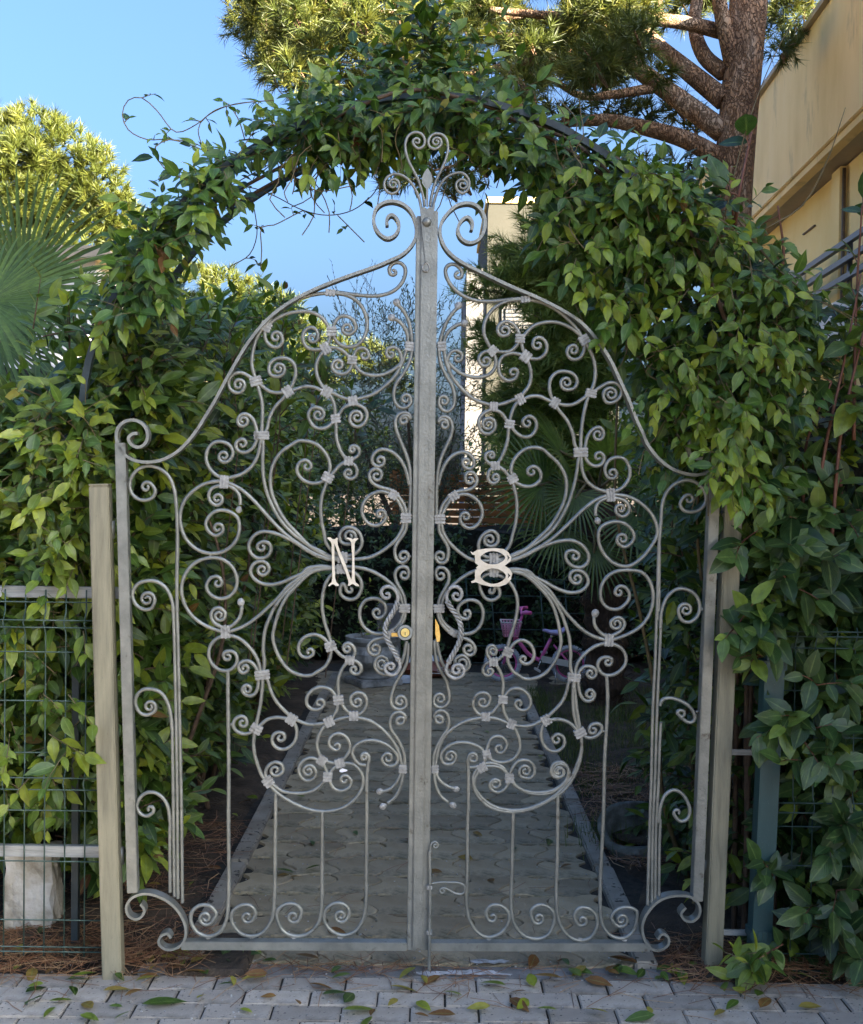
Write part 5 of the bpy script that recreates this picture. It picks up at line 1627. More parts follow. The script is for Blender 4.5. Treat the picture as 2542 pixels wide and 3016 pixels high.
for i in range(12):
    x, y = rng.uniform(0.95, 1.5), rng.uniform(0.4, 1.2)
    P = [(x, y, -0.03)]
    for k in range(5):
        P.append((P[-1][0] + rng.normal(0, 0.07), P[-1][1] + rng.normal(-0.02, 0.06), P[-1][2] + rng.uniform(0.3, 0.42)))
    limb(mb, P, 0.011, 0.004, 6)
mb.build('stems', M['stem'], rsh)

# ---------------------------------------------------------------- climbing jasmine on the arch
def pxn(u, v, y): return np.array(at(u, v, y))
vine = empty('climbing_jasmine', (1.2, 0.4, 0), 'star jasmine climbing over the arch in a thick leafy mass', 'vine')
B, D, O = [], [], []
def fill(poly_fn, count, y0, y1, dirf, zb=0.0):
    for _ in range(count):
        u, v = poly_fn()
        y = rng.uniform(y0, y1)
        B.append(pxn(u, v, y)); d = dirf()
        D.append(d); O.append((rng.normal(0, 0.3), -1.0, 0.3))
outd = lambda: (rng.normal(0, 0.5), -0.55 + rng.normal(0, 0.35), -0.15 + rng.normal(0, 0.5))
def arch_band(u0, u1, up, dn, skew=1.0):
    def f():
        u = u0 + (u1 - u0) * rng.random() ** skew
        va = np.interp(u, [a[0] for a in ARCH[3:]], [a[1] for a in ARCH[3:]])
        return u, va + rng.uniform(-up(u), dn(u))
    return f
fill(arch_band(600, 1330, lambda u: np.interp(u, [600, 700, 900, 1050, 1150, 1330], [10, 35, 50, 20, -15, -50]), lambda u: np.interp(u, [600, 700, 800, 1000, 1330], [60, 90, 105, 120, 150])), 620, 0.10, 0.68, outd)
fill(arch_band(450, 640, lambda u: 8, lambda u: 45), 26, 0.12, 0.6, outd)
fill(arch_band(270, 450, lambda u: 25, lambda u: 80), 60, 0.12, 0.6, outd)
fill(arch_band(255, 330, lambda u: 15, lambda u: 110), 40, 0.05, 0.5, outd)
# the mass hanging on the right
ML = [(330, 1300), (360, 1255), (400, 1120), (440, 1085), (480, 1100), (520, 1150), (600, 1185), (650, 1235), (700, 1270), (800, 1310), (900, 1350), (960, 1460), (1250, 1480)]
MR = [(330, 1360), (400, 1440), (450, 1500), (520, 1545), (600, 1590), (700, 1600), (900, 1560), (1000, 1545), (1100, 1530), (1250, 1480)]
def mass():
    v = 350 + 640 * rng.random() ** 1.1
    l = np.interp(v, [a[0] for a in ML], [a[1] for a in ML]) + 18
    r_ = np.interp(v, [a[0] for a in MR], [a[1] for a in MR])
    return rng.uniform(l, r_), v
fill(mass, 700, 0.07, 0.48, outd)
def mass_edge():
    v = rng.uniform(520, 1050)
    r_ = np.interp(v, [a[0] for a in MR], [a[1] for a in MR])
    return r_ + rng.uniform(-30, 40), v
fill(mass_edge, 160, 0.02, 0.35, outd)
def shoulder():
    k = rng.integers(3, 9); t = rng.random()
    u = ARCH[k][0] * (1 - t) + ARCH[k + 1][0] * t; v = ARCH[k][1] * (1 - t) + ARCH[k + 1][1] * t
    return u + rng.normal(0, 14), v + rng.normal(4, 14)
fill(shoulder, 70, 0.08, 0.24, outd)
# shoots above the arch
for u, v, n_ in ((860, 130, 9), (870, 60, 8), (930, 150, 8), (760, 160, 5), (1000, 175, 4), (690, 190, 4), (820, 170, 8), (900, 175, 8)):
    for k in range(n_):
        B.append(pxn(u + rng.normal(0, 22), v + rng.normal(0, 28), 0.35)); D.append((rng.normal(0, 0.4), -0.2, 0.9)); O.append((0, -0.8, 0.4))
L1, T1 = sprays(np.array(B), np.array(D), 0.14, 6, 0.070, ang=60, droop=0.30, up_bias=0.40, out=np.array(O), tint=(0.38, 0.25), opposite=True)
# bright front sprigs
Bf, Df, Of = [], [], []
for _ in range(130):
    u, v = mass()
    Bf.append(pxn(u, v, (0.035 if u < 1465 else -0.08) + rng.uniform(-0.02, 0.05))); Df.append((rng.normal(0, 0.4), -0.5, -0.5 + rng.normal(0, 0.3))); Of.append((0, -1, 0.35))
L2, T2 = sprays(np.array(Bf), np.array(Df), 0.12, 6, 0.068, ang=60, droop=0.4, up_bias=0.4, out=np.array(Of), tint=(0.62, 0.14), opposite=True)
DL = rng.choice(len(L1[0]), 90, replace=False)
obj('dead_leaves', leaves_mesh('dead_leaves', L1[0][DL] + np.array([0.01, -0.03, 0.0]), L1[1][DL], L1[2][DL] * 0.8, rng.random(90), JASM, M['dry']), None, vine, kind='stuff')
# sparse runners on the left of the arch, loops against the sky
RUN = [[(560, 205), (500, 210), (440, 225), (400, 255), (360, 270), (320, 225), (290, 200), (262, 205), (250, 235), (262, 265), (300, 285), (345, 285), (400, 300), (450, 330)],
       [(345, 285), (318, 300), (325, 330), (350, 355), (390, 370)], [(555, 205), (470, 215), (420, 240), (405, 265), (430, 330), (470, 350)], [(470, 215), (490, 250), (500, 285)],
       [(560, 160), (570, 185), (600, 210)], [(330, 285), (390, 290), (430, 310), (480, 335)], [(400, 345), (450, 375), (520, 385), (560, 400), (620, 430), (670, 440), (720, 430), (760, 400), (775, 375)],
       [(510, 385), (520, 430), (525, 480), (510, 520), (470, 545)], [(620, 430), (600, 440), (560, 460), (535, 465), (535, 510), (533, 550)], [(690, 440), (720, 470), (745, 495)],
       [(700, 340), (720, 400), (715, 430)], [(880, 190), (700, 240), (560, 330), (470, 380)], [(640, 260), (560, 330), (480, 400), (400, 440)], [(540, 300), (600, 360), (650, 390), (720, 380)],
       [(780, 255), (900, 275), (1010, 300), (1100, 305), (1200, 300)], [(700, 225), (820, 250), (950, 258), (1080, 262)], [(640, 300), (700, 270), (800, 300), (880, 262)], [(600, 280), (700, 330), (760, 290)],
       [(380, 420), (330, 450), (300, 500), (285, 560)], [(440, 370), (420, 430), (380, 480), (350, 540)]]
mbr = []
Br, Dr, Or = [], [], []
for ri, pl in enumerate(RUN):
    yy = rng.uniform(0.1, 0.5)
    P = dense([at(u, v, yy + rng.normal(0, 0.015)) for u, v in pl], 0.02)
    mbr.append(P)
    step_ = 5 if ri < 12 else 4
    for i in range(2, len(P), step_):
        Br.append(np.array(P[i])); Dr.append(rng.normal(0, 0.6, 3) + np.array([0, -0.3, 0.1])); Or.append((0, -0.8, 0.4))
L3, T3 = sprays(np.array(Br), np.array(Dr), 0.035, 2, 0.048, ang=55, droop=0.3, up_bias=0.4, out=np.array(Or), tint=(0.26, 0.15))
# wispy trailing stems through the mass
for _ in range(70):
    u, v = mass() if rng.random() < 0.6 else (rng.uniform(600, 1200), rng.uniform(200, 330))
    yy = rng.uniform(0.03, 0.25)
    P = [at(u, v, yy)]
    for k in range(4):
        u += rng.normal(0, 18); v += rng.uniform(15, 50)
        P.append(at(u, v, yy + rng.normal(0, 0.02)))
    mbr.append(dense(P, 0.03))
LV = cat(L1, L2, L3)
plant_leaves(vine, LV, JASM, M['jasmine'], 290)
mb = MB()
for P in mbr:
    mb.tube(P, 0.0019, n=5, closed_ends=False)
mb.build('runners', M['stem'], vine, kind='stuff')
twig_mesh(vine, T1[::2] + T2 + T3, 0.0017, M['stem'])
mb = MB()
for i in range(7):
    yy = rng.uniform(0.14, 0.6)
    P = [Vector((q.x + 0.05 * math.sin(k * 0.9 + i), yy + 0.05 * math.cos(k * 0.8 + i), q.z)) for k, q in enumerate(arch_pts(YA)[8 + (i % 3) * 2:])]
    limb(mb, P, 0.006, 0.010, 6)
mb.build('old_stems', M['bark'], vine)
# dry leaves at the bend of the arch
for k, (u, v) in enumerate(((325, 505), (342, 512), (318, 495))):
    tv = mesh_from('dry_leaf', JASM[0] * 0.085, JASM[1], JASM[2], np.full(len(JASM[0]), 0.25), M['dry'])
    o = obj('dry_leaf', tv, None, vine)
    o.location = at(u, v, 0.10); o.rotation_euler = (R(-70 - 20 * k), R(20 * k), R(40 * k))

# ---------------------------------------------------------------- big-leaved shrub right of the gate
shr = empty('oval_leaf_shrub', (1.5, 0.45, 0), 'dark glossy shrub with big oval leaves growing through the right fence', 'shrub')
core(shr, [(1.22, 2.4, 0.60, 1.6, 0.25, 1.75)])
B, D, O = [], [], []
for i in range(440):
    u = rng.uniform(1600, 1830); v = rng.uniform(1040, 1960)
    if u < 1600 and 1230 < v: u += 40
    y = 0.13 + abs(rng.normal(0, 0.20))
    B.append(pxn(u, v, y)); D.append((rng.normal(-0.1, 0.5), -0.6 + rng.normal(0, 0.3), 0.2 + rng.normal(0, 0.5))); O.append((0, -1, 0.2))
for i in range(90):
    u = rng.uniform(1550, 1650); v = rng.uniform(1050, 1320)
    B.append(pxn(u, v, 0.05 + rng.uniform(0, 0.3))); D.append((rng.normal(-0.2, 0.5), -0.6, 0.1 + rng.normal(0, 0.4))); O.append((0, -1, 0.2))
for (u, v) in ((1520, 1105), (1500, 1285), (1545, 1290), (1560, 1340), (1590, 1260), (1630, 1500), (1640, 1470), (1650, 1560), (1610, 1470), (1700, 1700), (1730, 1650), (1710, 1820), (1690, 1900), (1660, 1850), (1740, 1950),
               (1580, 1790), (1600, 1930), (1730, 1720), (1700, 1500), (1670, 1400), (1620, 1200), (1680, 1150), (1600, 1120)):
    for q in range(2):
        B.append(pxn(u, v, -0.005)); D.append((rng.normal(-0.1, 0.4), -0.6, 0.2 + rng.normal(0, 0.4))); O.append((0, -1, 0.2))
L1, T1 = sprays(np.array(B), np.array(D), 0.12, 6, 0.105, ang=62, droop=0.32, up_bias=0.35, out=np.array(O), tint=(0.36, 0.22), tip_bright=0.15)
# upright stems with leaves at the right edge
B, D, O, ST = [], [], [], []
for pl in ([(1660, 1080), (1690, 900), (1725, 740), (1760, 560)], [(1700, 1100), (1720, 880), (1760, 700), (1800, 520)], [(1640, 1050), (1650, 900), (1700, 780)], [(1745, 900), (1750, 620), (1762, 420)],
           [(1500, 480), (1510, 400), (1530, 300), (1540, 250)], [(1480, 560), (1500, 470), (1490, 380)], [(1560, 620), (1600, 540), (1590, 420)]):
    P = dense([at(u, v, 0.12 + rng.uniform(-0.05, 0.1)) for u, v in pl], 0.03)
    ST.append(P)
    for i in range(4, len(P), 5):
        B.append(np.array(P[i])); D.append(np.array(P[i] - P[i - 2]) * 6 + rng.normal(0, 0.5, 3)); O.append((0, -0.7, 0.5))
L2, T2 = sprays(np.array(B), np.array(D), 0.07, 4, 0.115, ang=60, droop=0.35, up_bias=0.5, out=np.array(O), tint=(0.40, 0.15))
plant_leaves(shr, cat(L1, L2), OVAL, M['oval'], 290)
mb = MB()
for P in ST: mb.tube(P, [0.0065 * (1 - 0.6 * i / len(P)) for i in range(len(P))], n=6)
for i in range(10):
    x = rng.uniform(1.25, 1.7); y = rng.uniform(0.3, 0.6)
    P = [(x, y, -0.03)]
    for k in range(5): P.append((P[-1][0] + rng.normal(0, 0.06), P[-1][1] + rng.normal(-0.01, 0.05), P[-1][2] + rng.uniform(0.28, 0.4)))
    limb(mb, P, 0.012, 0.005, 6)
mb.build('stems', M['redstem'], shr)
twig_mesh(shr, T1 + T2, 0.0024, M['redstem'])
# long bare runners crossing the house
for pl in ([(1440, 560), (1470, 480), (1530, 250), (1600, 80), (1660, 0)], [(1520, 470), (1580, 540), (1650, 600), (1720, 640), (1790, 690)], [(1510, 450), (1600, 560), (1690, 620), (1764, 660)],
           [(1560, 470), (1640, 420), (1690, 330), (1728, 220)]):
    P = dense([at(u, v, 0.1) for u, v in pl], 0.04)
    MB().tube(P, [0.0032 * (1 - 0.7 * i / len(P)) for i in range(len(P))], n=5).build('long_runner', M['stem'], vine)

# ---------------------------------------------------------------- fence-side foliage at the left: low shoots through the wire
lws = empty('fence_shoots', (-1.3, 0.25, 0), 'light green shoots growing through the left wire fence', 'shrub')
B, D, O = [], [], []
for i in range(150):
    u = rng.uniform(-60, 185); v = rng.uniform(1000, 1660)
    B.append(pxn(u, v, 0.10 + abs(rng.normal(0, 0.12)))); D.append((rng.normal(0, 0.5), -0.5, rng.normal(0, 0.5))); O.append((0, -1, 0.3))
for i in range(130):
    u = rng.uniform(60, 215); v = rng.uniform(830, 1180)
    B.append(pxn(u, v, 0.06 + rng.uniform(0, 0.12))); D.append((rng.normal(0, 0.5), -0.5, rng.normal(0, 0.5))); O.append((0, -1, 0.3))
for (u, v) in ((30, 1380), (100, 1500), (140, 1420), (60, 1590), (150, 1520), (20, 1500), (90, 1420), (170, 1290), (60, 1060), (140, 1050), (170, 940)):
    B.append(pxn(u, v, 0.0)); D.append((rng.normal(0, 0.5), -0.5, -0.3)); O.append((0, -1, 0.3))
L1, T1 = sprays(np.array(B), np.array(D), 0.14, 5, 0.078, ang=55, droop=0.35, up_bias=0.4, out=np.array(O), tint=(0.52, 0.2))
plant_leaves(lws, L1, JASM, M['laurel'], 200)
twig_mesh(lws, T1, 0.0018, M['stem'])

# ---------------------------------------------------------------- end hedge, ivy
eh = empty('ivy_hedge', (0.6, 7, 0), 'dark ivy hedge closing the end of the path behind the bicycle', 'hedge')
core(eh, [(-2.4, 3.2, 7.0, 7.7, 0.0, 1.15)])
B, D, O = [], [], []
for i in range(1700):
    x = rng.uniform(-1.9, 2.6); z = rng.uniform(0.05, 1.30 + 0.15 * fbm(x * 2, 1, 3))
    if 0.30 < x < 1.0 and z > 1.08: continue
    y = 6.78 + 0.1 * fbm(x * 3, z * 3, 5) + abs(rng.normal(0, 0.13))
    B.append((x, y, z)); D.append((rng.normal(0, 0.5), -0.6, rng.normal(0.1, 0.5))); O.append((0, -1, 0.3))
L1, T1 = sprays(np.array(B), np.array(D), 0.12, 5, 0.062, ang=58, droop=0.3, up_bias=0.4, out=np.array(O), tint=(0.42, 0.2))
plant_leaves(eh, L1, SMALL, M['ivy'], 0)
twig_mesh(eh, T1[::3], 0.002, M['bark'])
# ivy sprigs in the urn
B = np.array([(ug.x + rng.uniform(-0.12, 0.12), ug.y + rng.uniform(-0.12, 0.12), 0.36 + 0.35 * rng.random() ** 2) for _ in range(26)])
L1, T1 = sprays(B, rng.normal(0, 0.4, (26, 3)) + np.array([0, 0, 0.8]), 0.12, 4, 0.05, tint=(0.85, 0.15))
upl = empty('potted_ivy', (ug.x, ug.y, 0.36), 'yellow green ivy sprigs growing in the stone urn', 'plant')
plant_leaves(upl, L1, SMALL, M['jasmine'], 100)
twig_mesh(upl, T1, 0.002, M['stem'])

# ---------------------------------------------------------------- olive tree behind the middle of the gate
def blob_points(n, c, r, shell=0.5):
    d = norm(rng.normal(0, 1, (n, 3)))
    k = (shell + (1 - shell) * rng.random((n, 1))) ** 0.6
    return np.array(c) + d * k * np.array(r), d
def tree_crown(blobs, per, shell=0.3):
    P, Dd = [], []
    for c, r in blobs:
        p, d = blob_points(int(per * (r[0] * r[2]) / 0.25), c, r, shell)
        P.append(p); Dd.append(d)
    return np.concatenate(P), np.concatenate(Dd)
ol = empty('olive_tree', (-0.15, 7.4, 0), 'fine leaved olive tree behind the meeting stiles of the gate', 'tree')
Yo = 7.9
blobs = []
for u, v, r_ in ((700, 800, 0.45), (770, 720, 0.45), (830, 800, 0.5), (760, 900, 0.55), (850, 920, 0.5), (920, 780, 0.4), (930, 880, 0.45), (820, 1000, 0.5), (900, 1020, 0.5), (720, 980, 0.4), (780, 1080, 0.5), (930, 960, 0.45), (850, 690, 0.35)):
    blobs.append((pxn(u, v, Yo + rng.uniform(-0.3, 0.4)), (r_, r_ * 0.8, r_ * 0.85)))
p, d = tree_crown(blobs, 150)
L1, T1 = sprays(p, d * 0.6 + np.array([0, -0.1, 0.5]) + rng.normal(0, 0.4, p.shape), 0.26, 10, 0.062, ang=42, droop=0.12, up_bias=0.4, out=d, tint=(0.40, 0.22))
# airy shoots against the sky
B = np.array([pxn(u, v, Yo - 0.2 + rng.uniform(-0.2, 0.2)) for u, v in [(690 + rng.uniform(0, 270), 700 - rng.random() ** 2 * 110) for _ in range(60)]])
L2, T2 = sprays(B, np.array([0, 0, 1.0]) + rng.normal(0, 0.35, B.shape), 0.34, 11, 0.05, ang=38, droop=0.1, up_bias=0.4, tint=(0.25, 0.12))
LO = cat(L1, L2)
plant_leaves(ol, LO, SLIM, M['olive'], 0, name='crown')
twig_mesh(ol, T1[::2] + T2, 0.0026, M['bark'])
mb = MB()
b0 = Vector((-0.1, Yo + 0.1, 0))
for k in range(7):
    e = Vector(blobs[k * 2 % len(blobs)][0])
    limb(mb, [b0 + Vector((0, 0, -0.03)), b0 + Vector((0.02 * k, 0, 0.5)), b0.lerp(e, 0.55) + Vector((0, 0, 0.2)), e], 0.05, 0.008, 7)
mb.build('trunk', M['bark'], ol)

# ---------------------------------------------------------------- needles
def needle_material(name, dark, mid, light, trans=0.15):
    m, nt, b, out = material(name)
    a = N(nt, 'ShaderNodeAttribute'); a.attribute_name = 'tint'
    c = ramp(nt, a.outputs['Fac'], [(0.0, dark), (0.5, mid), (1.0, light)])
    nt.links.new(c, b.inputs['Base Color'])
    b.inputs['Roughness'].default_value = 0.5
    tr_ = N(nt, 'ShaderNodeBsdfTranslucent'); nt.links.new(c, tr_.inputs[0])
    ms = N(nt, 'ShaderNodeMixShader'); ms.inputs[0].default_value = trans
    nt.links.new(b.outputs[0], ms.inputs[1]); nt.links.new(tr_.outputs[0], ms.inputs[2])
    nt.links.new(ms.outputs[0], out.inputs['Surface'])
    return m
M['needle_sun'] = needle_material('pine_needle_bright', (0.045, 0.065, 0.010), (0.10, 0.125, 0.018), (0.17, 0.18, 0.03), 0.3)
M['needle_gold'] = needle_material('pine_needle_golden', (0.045, 0.068, 0.012), (0.095, 0.12, 0.02), (0.19, 0.185, 0.03), 0.35)
M['needle_green'] = needle_material('pine_needle_green', (0.07, 0.12, 0.022), (0.15, 0.22, 0.04), (0.30, 0.34, 0.07), 0.25)

def needles(root, base, dirs, nn, length, width, mat, tint=(0.5, 0.2), spread=(25, 80), name='needles'):
    """tufts: at each base a brush of nn thin needles fanning round the direction"""
    n = len(base)
    dirs = norm(dirs)
    e1 = norm(np.cross(dirs, rng.normal(0, 1, (n, 3)))); e2 = np.cross(dirs, e1)
    ph = rng.uniform(0, 2 * np.pi, (n, nn)); th = np.radians(rng.uniform(spread[0], spread[1], (n, nn)))
    dv = dirs[:, None] * np.cos(th)[..., None] + (e1[:, None] * np.cos(ph)[..., None] + e2[:, None] * np.sin(ph)[..., None]) * np.sin(th)[..., None]
    off = rng.uniform(-0.3, 0.35, (n, nn))[..., None] * length * dirs[:, None]
    ln = length * rng.uniform(0.7, 1.15, (n, nn))[..., None]
    b0 = base[:, None] + off
    t = b0 + dv * ln + np.array([0, 0, -0.12]) * ln
    sd = norm(np.cross(dv, rng.normal(0, 1, (n, nn, 3)))) * width / 2
    V = np.stack([b0 - sd, b0 + sd, t], axis=2).reshape(-1, 3)
    F = np.arange(len(V)).reshape(-1, 3)
    ti = np.clip(rng.normal(tint[0], tint[1], (n, 1)) + rng.normal(0, 0.1, (n, nn)), 0, 1)
    me = mesh_from(name, V, F, None, np.repeat(ti.ravel(), 3), mat, False)
    return obj(name, me, None, root, kind='stuff')

# left sunlit pines, far --------------------------------------------------------------
def far_pine(root, blobs, yy, mat, per=1.0, length=0.16, width=0.011, nn=26, tint=(0.5, 0.2)):
    P, Dd = [], []
    for u, v, r_ in blobs:
        c = pxn(u, v, yy + rng.uniform(-0.5, 0.5))
        R_ = r_ / FD * (yy + 3.67)
        n = int(per * 60 * R_ * R_ / 0.25)
        d = norm(rng.normal(0, 1, (n, 3)))
        d[:, 1] = -np.abs(d[:, 1]) * np.where(rng.random(n) < 0.8, 1, -1)
        k = 0.62 + 0.38 * rng.random((n, 1)) ** 0.7
        P.append(c + d * k * np.array([R_, R_, R_])); Dd.append(d * 0.8 + np.array([0, 0, 0.75]) + rng.normal(0, 0.25, d.shape))
    P, Dd = np.concatenate(P), np.concatenate(Dd)
    return needles(root, P, Dd, nn, length, width, mat, tint, (8, 62), 'crown')
pl_ = empty('stone_pine', (-6.8, 14, 0), 'sunlit stone pine with rounded crown left behind the fan palm', 'tree', 'pines behind the left hedge')
far_pine(pl_, [(10, 300, 80), (75, 290, 70), (130, 330, 75), (190, 360, 62), (40, 370, 95), (120, 410, 85), (215, 420, 58), (250, 460, 55), (-40, 380, 90), (170, 470, 75), (60, 470, 90), (255, 520, 60), (120, 540, 80), (20, 560, 80), (215, 560, 60)],
         14.0, M['needle_sun'], 2.2, 0.17, 0.016)
mb = MB()
c = pxn(60, 430, 14.4)
limb(mb, [(c[0] + 0.2, 14.4, -0.1), (c[0] + 0.1, 14.4, 2.0), (c[0], 14.4, c[2])], 0.22, 0.10, 9, 0.3)
for u, v in ((10, 300), (130, 330), (215, 420), (170, 480), (-40, 380), (250, 500), (60, 300)):
    e = pxn(u, v, 14.2); limb(mb, [(c[0], 14.4, c[2] - 0.9), (c + e) / 2, e], 0.08, 0.02, 7, 0.2)
mb.build('trunk', M['bark'], pl_)
p2_ = empty('stone_pine', (-3.2, 17, 0), 'lower sunlit pine showing yellow green above the laurel hedge', 'tree', 'pines behind the left hedge')
far_pine(p2_, [(330, 560, 55), (400, 590, 50), (460, 600, 50), (520, 620, 45), (580, 640, 45), (440, 680, 60), (520, 700, 60), (360, 660, 60), (620, 690, 50), (760, 745, 45), (700, 740, 50), (820, 770, 40), (300, 620, 55), (600, 760, 60)], 17.0, M['needle_sun'], 1.6, 0.19, 0.018)
mb = MB()
limb(mb, [pxn(470, 1000, 17.6), pxn(465, 800, 17.6), pxn(450, 640, 17.6)], 0.16, 0.05, 8, 0.3)
mb.build('trunk', M['bark'], p2_)

# green pine behind the right leaf ---------------------------------------------------------
gpn = empty('young_pine', (1.4, 6.4, 0), 'green long needled pine behind the right gate leaf', 'tree')
YG = 6.6
P, Dd = [], []
brs = []
TR = [pxn(1228, 1420, YG), pxn(1228, 1100, YG), pxn(1222, 800, YG), pxn(1215, 560, YG), pxn(1205, 420, YG)]
for k in range(120):
    v = rng.uniform(440, 985)
    lim = np.interp(v, [430, 480, 560, 650, 750, 850, 985], [1010, 985, 950, 955, 960, 985, 1000])
    if v < 520: lim += 10
    tgt_u = rng.uniform(lim, 1250) if rng.random() < 0.8 else rng.uniform(1180, 1330)
    yy = YG + rng.uniform(-0.9, 0.6)
    s_ = pxn(1222, v + rng.uniform(20, 90), YG); e = pxn(tgt_u, v, yy)
    mid = (s_ + e) / 2 + np.array([0, 0, rng.uniform(-0.1, 0.05)])
    brs.append([s_, mid, e])
    m_ = max(3, int(np.linalg.norm(e - s_) / 0.085))
    for j in range(m_):
        t = 0.25 + 0.75 * (j + rng.random()) / m_
        p = s_ * (1 - t) ** 2 + 2 * mid * t * (1 - t) + e * t * t
        for q in range(3):
            P.append(p + rng.normal(0, 0.06, 3)); Dd.append((e - s_) / np.linalg.norm(e - s_) + rng.normal(0, 0.55, 3) + np.array([0, -0.2, 0.35]))
needles(gpn, np.array(P), np.array(Dd), 34, 0.15, 0.0085, M['needle_green'], (0.45, 0.22), (10, 70), 'crown')
mb = MB(); limb(mb, TR, 0.085, 0.03, 10)
mb.build('trunk', M['bark'], gpn)
twig_mesh(gpn, brs, 0.010, M['bark'], 'branches', 5)

# big pine on the right ------------------------------------------------------------------------
def bark_material():
    m, nt, b, out = material('pine_bark')
    tc = N(nt, 'ShaderNodeTexCoord')
    mp = N(nt, 'ShaderNodeMapping'); mp.inputs['Scale'].default_value = (1, 1, 0.45)
    nt.links.new(tc.outputs['Object'], mp.inputs[0])
    vo = N(nt, 'ShaderNodeTexVoronoi', Scale=34.0); vo.feature = 'DISTANCE_TO_EDGE'
    nz = N(nt, 'ShaderNodeTexNoise', Scale=7.0, Detail=5.0)
    nt.links.new(mp.outputs[0], nz.inputs['Vector'])
    ad = N(nt, 'ShaderNodeMixRGB', blend_type='ADD'); ad.inputs[0].default_value = 0.30
    nt.links.new(mp.outputs[0], ad.inputs[1]); nt.links.new(nz.outputs['Color'], ad.inputs[2])
    nt.links.new(ad.outputs[0], vo.inputs['Vector'])
    c1 = ramp(nt, nz.outputs['Fac'], [(0.3, (0.24, 0.135, 0.075)), (0.5, (0.37, 0.22, 0.125)), (0.7, (0.46, 0.34, 0.24))])
    c2 = ramp(nt, vo.outputs['Distance'], [(0.0, (0.45, 0.40, 0.36)), (0.16, (1, 1, 1))])
    mm = N(nt, 'ShaderNodeMixRGB', blend_type='MULTIPLY'); mm.inputs[0].default_value = 1
    nt.links.new(c1, mm.inputs[1]); nt.links.new(c2, mm.inputs[2])
    nt.links.new(mm.outputs[0], b.inputs['Base Color'])
    b.inputs['Roughness'].default_value = 0.9
    bp = N(nt, 'ShaderNodeBump', Strength=1.0, Distance=0.03)
    nt.links.new(c2, bp.inputs['Height']); nt.links.new(bp.outputs[0], b.inputs['Normal'])
    return m
M['pinebark'] = bark_material()
bp_ = empty('maritime_pine', (2.45, 6.0, 0), 'big pine with reddish scaly trunk and spreading limbs beside the yellow house', 'tree')
YP = 5.9
def pt(u, v, y=YP): return Vector(at(u, v, y))
mb = MB()
trk = [Vector((2.42, YP, -0.1)), pt(1487, 900), pt(1490, 600), pt(1497, 400), pt(1508, 250), pt(1520, 120), pt(1530, 0), pt(1535, -200)]
limb(mb, trk, 0.175, 0.150, 16, 0.1)
tro = mb.build('trunk', M['pinebark'], bp_)
LB = [([(1478, 270), (1370, 190), (1290, 130), (1240, 80), (1215, 30), (1190, -30), (1150, -90)], 0.115, 0.05, 0.0),
      ([(1480, 205), (1400, 140), (1340, 90), (1300, 45), (1275, -20), (1240, -100)], 0.11, 0.05, 0.7),
      ([(1475, 65), (1400, 47), (1300, 38), (1200, 36), (1100, 30), (1000, 20)], 0.075, 0.03, -0.4),
      ([(1475, 325), (1400, 285), (1320, 262), (1240, 246), (1150, 250)], 0.10, 0.05, -0.3),
      ([(1480, 150), (1440, 115), (1420, 60), (1425, 0), (1440, -80)], 0.085, 0.05, 0.5),
      ([(1508, 170), (1488, 90), (1475, 30), (1462, -60)], 0.095, 0.06, -0.3),
      ([(1255, 98), (1190, 85), (1110, 82), (1010, 70), (930, 60)], 0.05, 0.018, -0.1),
      ([(1335, 180), (1260, 192), (1190, 197), (1130, 165), (1080, 150)], 0.055, 0.02, 0.0),
      ([(1240, 80), (1160, 110), (1050, 130), (940, 150), (850, 130)], 0.05, 0.02, -0.6),
      ([(1290, 130), (1200, 80), (1080, 30), (960, 0)], 0.05, 0.02, 0.3),
      ([(1100, 30), (960, 40), (820, 30), (700, 10), (580, 20)], 0.03, 0.012, -0.5),
      ([(1150, 250), (1060, 290), (960, 330), (880, 350)], 0.03, 0.012, -0.3),
      ([(1350, 40), (1345, 0), (1350, -60)], 0.05, 0.04, 0.2)]
tips = []
for pl, r0, r1, dy in LB:
    m_ = len(pl)
    r0 *= 0.82; r1 *= 0.8
    P = limb(MB(), [pt(*pl[0])] + [pt(u, v, YP + dy * (i + 1) / m_) for i, (u, v) in enumerate(pl[1:])], r0, r1, 10)
    mb = MB()
    mb.tube(P, [r0 + (r1 - r0) * i / (len(P) - 1) for i in range(len(P))], n=10)
    mb.build('limb', M['pinebark'], bp_)
# foliage pads: (u, v, radius in picture units, depth)
PADS = []
for _ in range(120):
    u = rng.uniform(520, 1330); v = rng.uniform(-260, 175)
    lo = np.interp(u, [490, 540, 600, 680, 800, 1000, 1200, 1330], [-20, 90, 165, 200, 230, 215, 160, 60])
    v = min(v, lo - 15)
    PADS.append((u, v, rng.uniform(38, 60), YP + rng.uniform(-1.6, 1.8)))
for u, v, r_ in ((800, 375, 26), (850, 360, 30), (905, 350, 32), (950, 375, 28), (985, 340, 24), (925, 395, 18), (560, 110, 42), (545, 30, 36), (620, 180, 34), (600, 60, 50), (1040, 60, 60), (1020, 10, 50),
                 (1250, 220, 40), (1100, 120, 50), (1180, 60, 50), (1290, 20, 55), (1230, 160, 40), (1080, 200, 40), (1010, 230, 36), (1340, 150, 36), (1420, 260, 24), (1360, 390, 22), (1330, 330, 26), (1400, 330, 22), (1390, 220, 30), (1180, 120, 40), (1400, 20, 50), (1440, -20, 50), (1620, 30, 60), (1590, 100, 35), (1640, -40, 60), (1600, -80, 60), (1320, 230, 34), (1150, 230, 36), (700, 190, 30)):
    PADS.append((u, v, r_, YP + rng.uniform(-0.8, 0.8) + (1.5 if u > 1560 else 0)))
P, Dd = [], []
brs = []
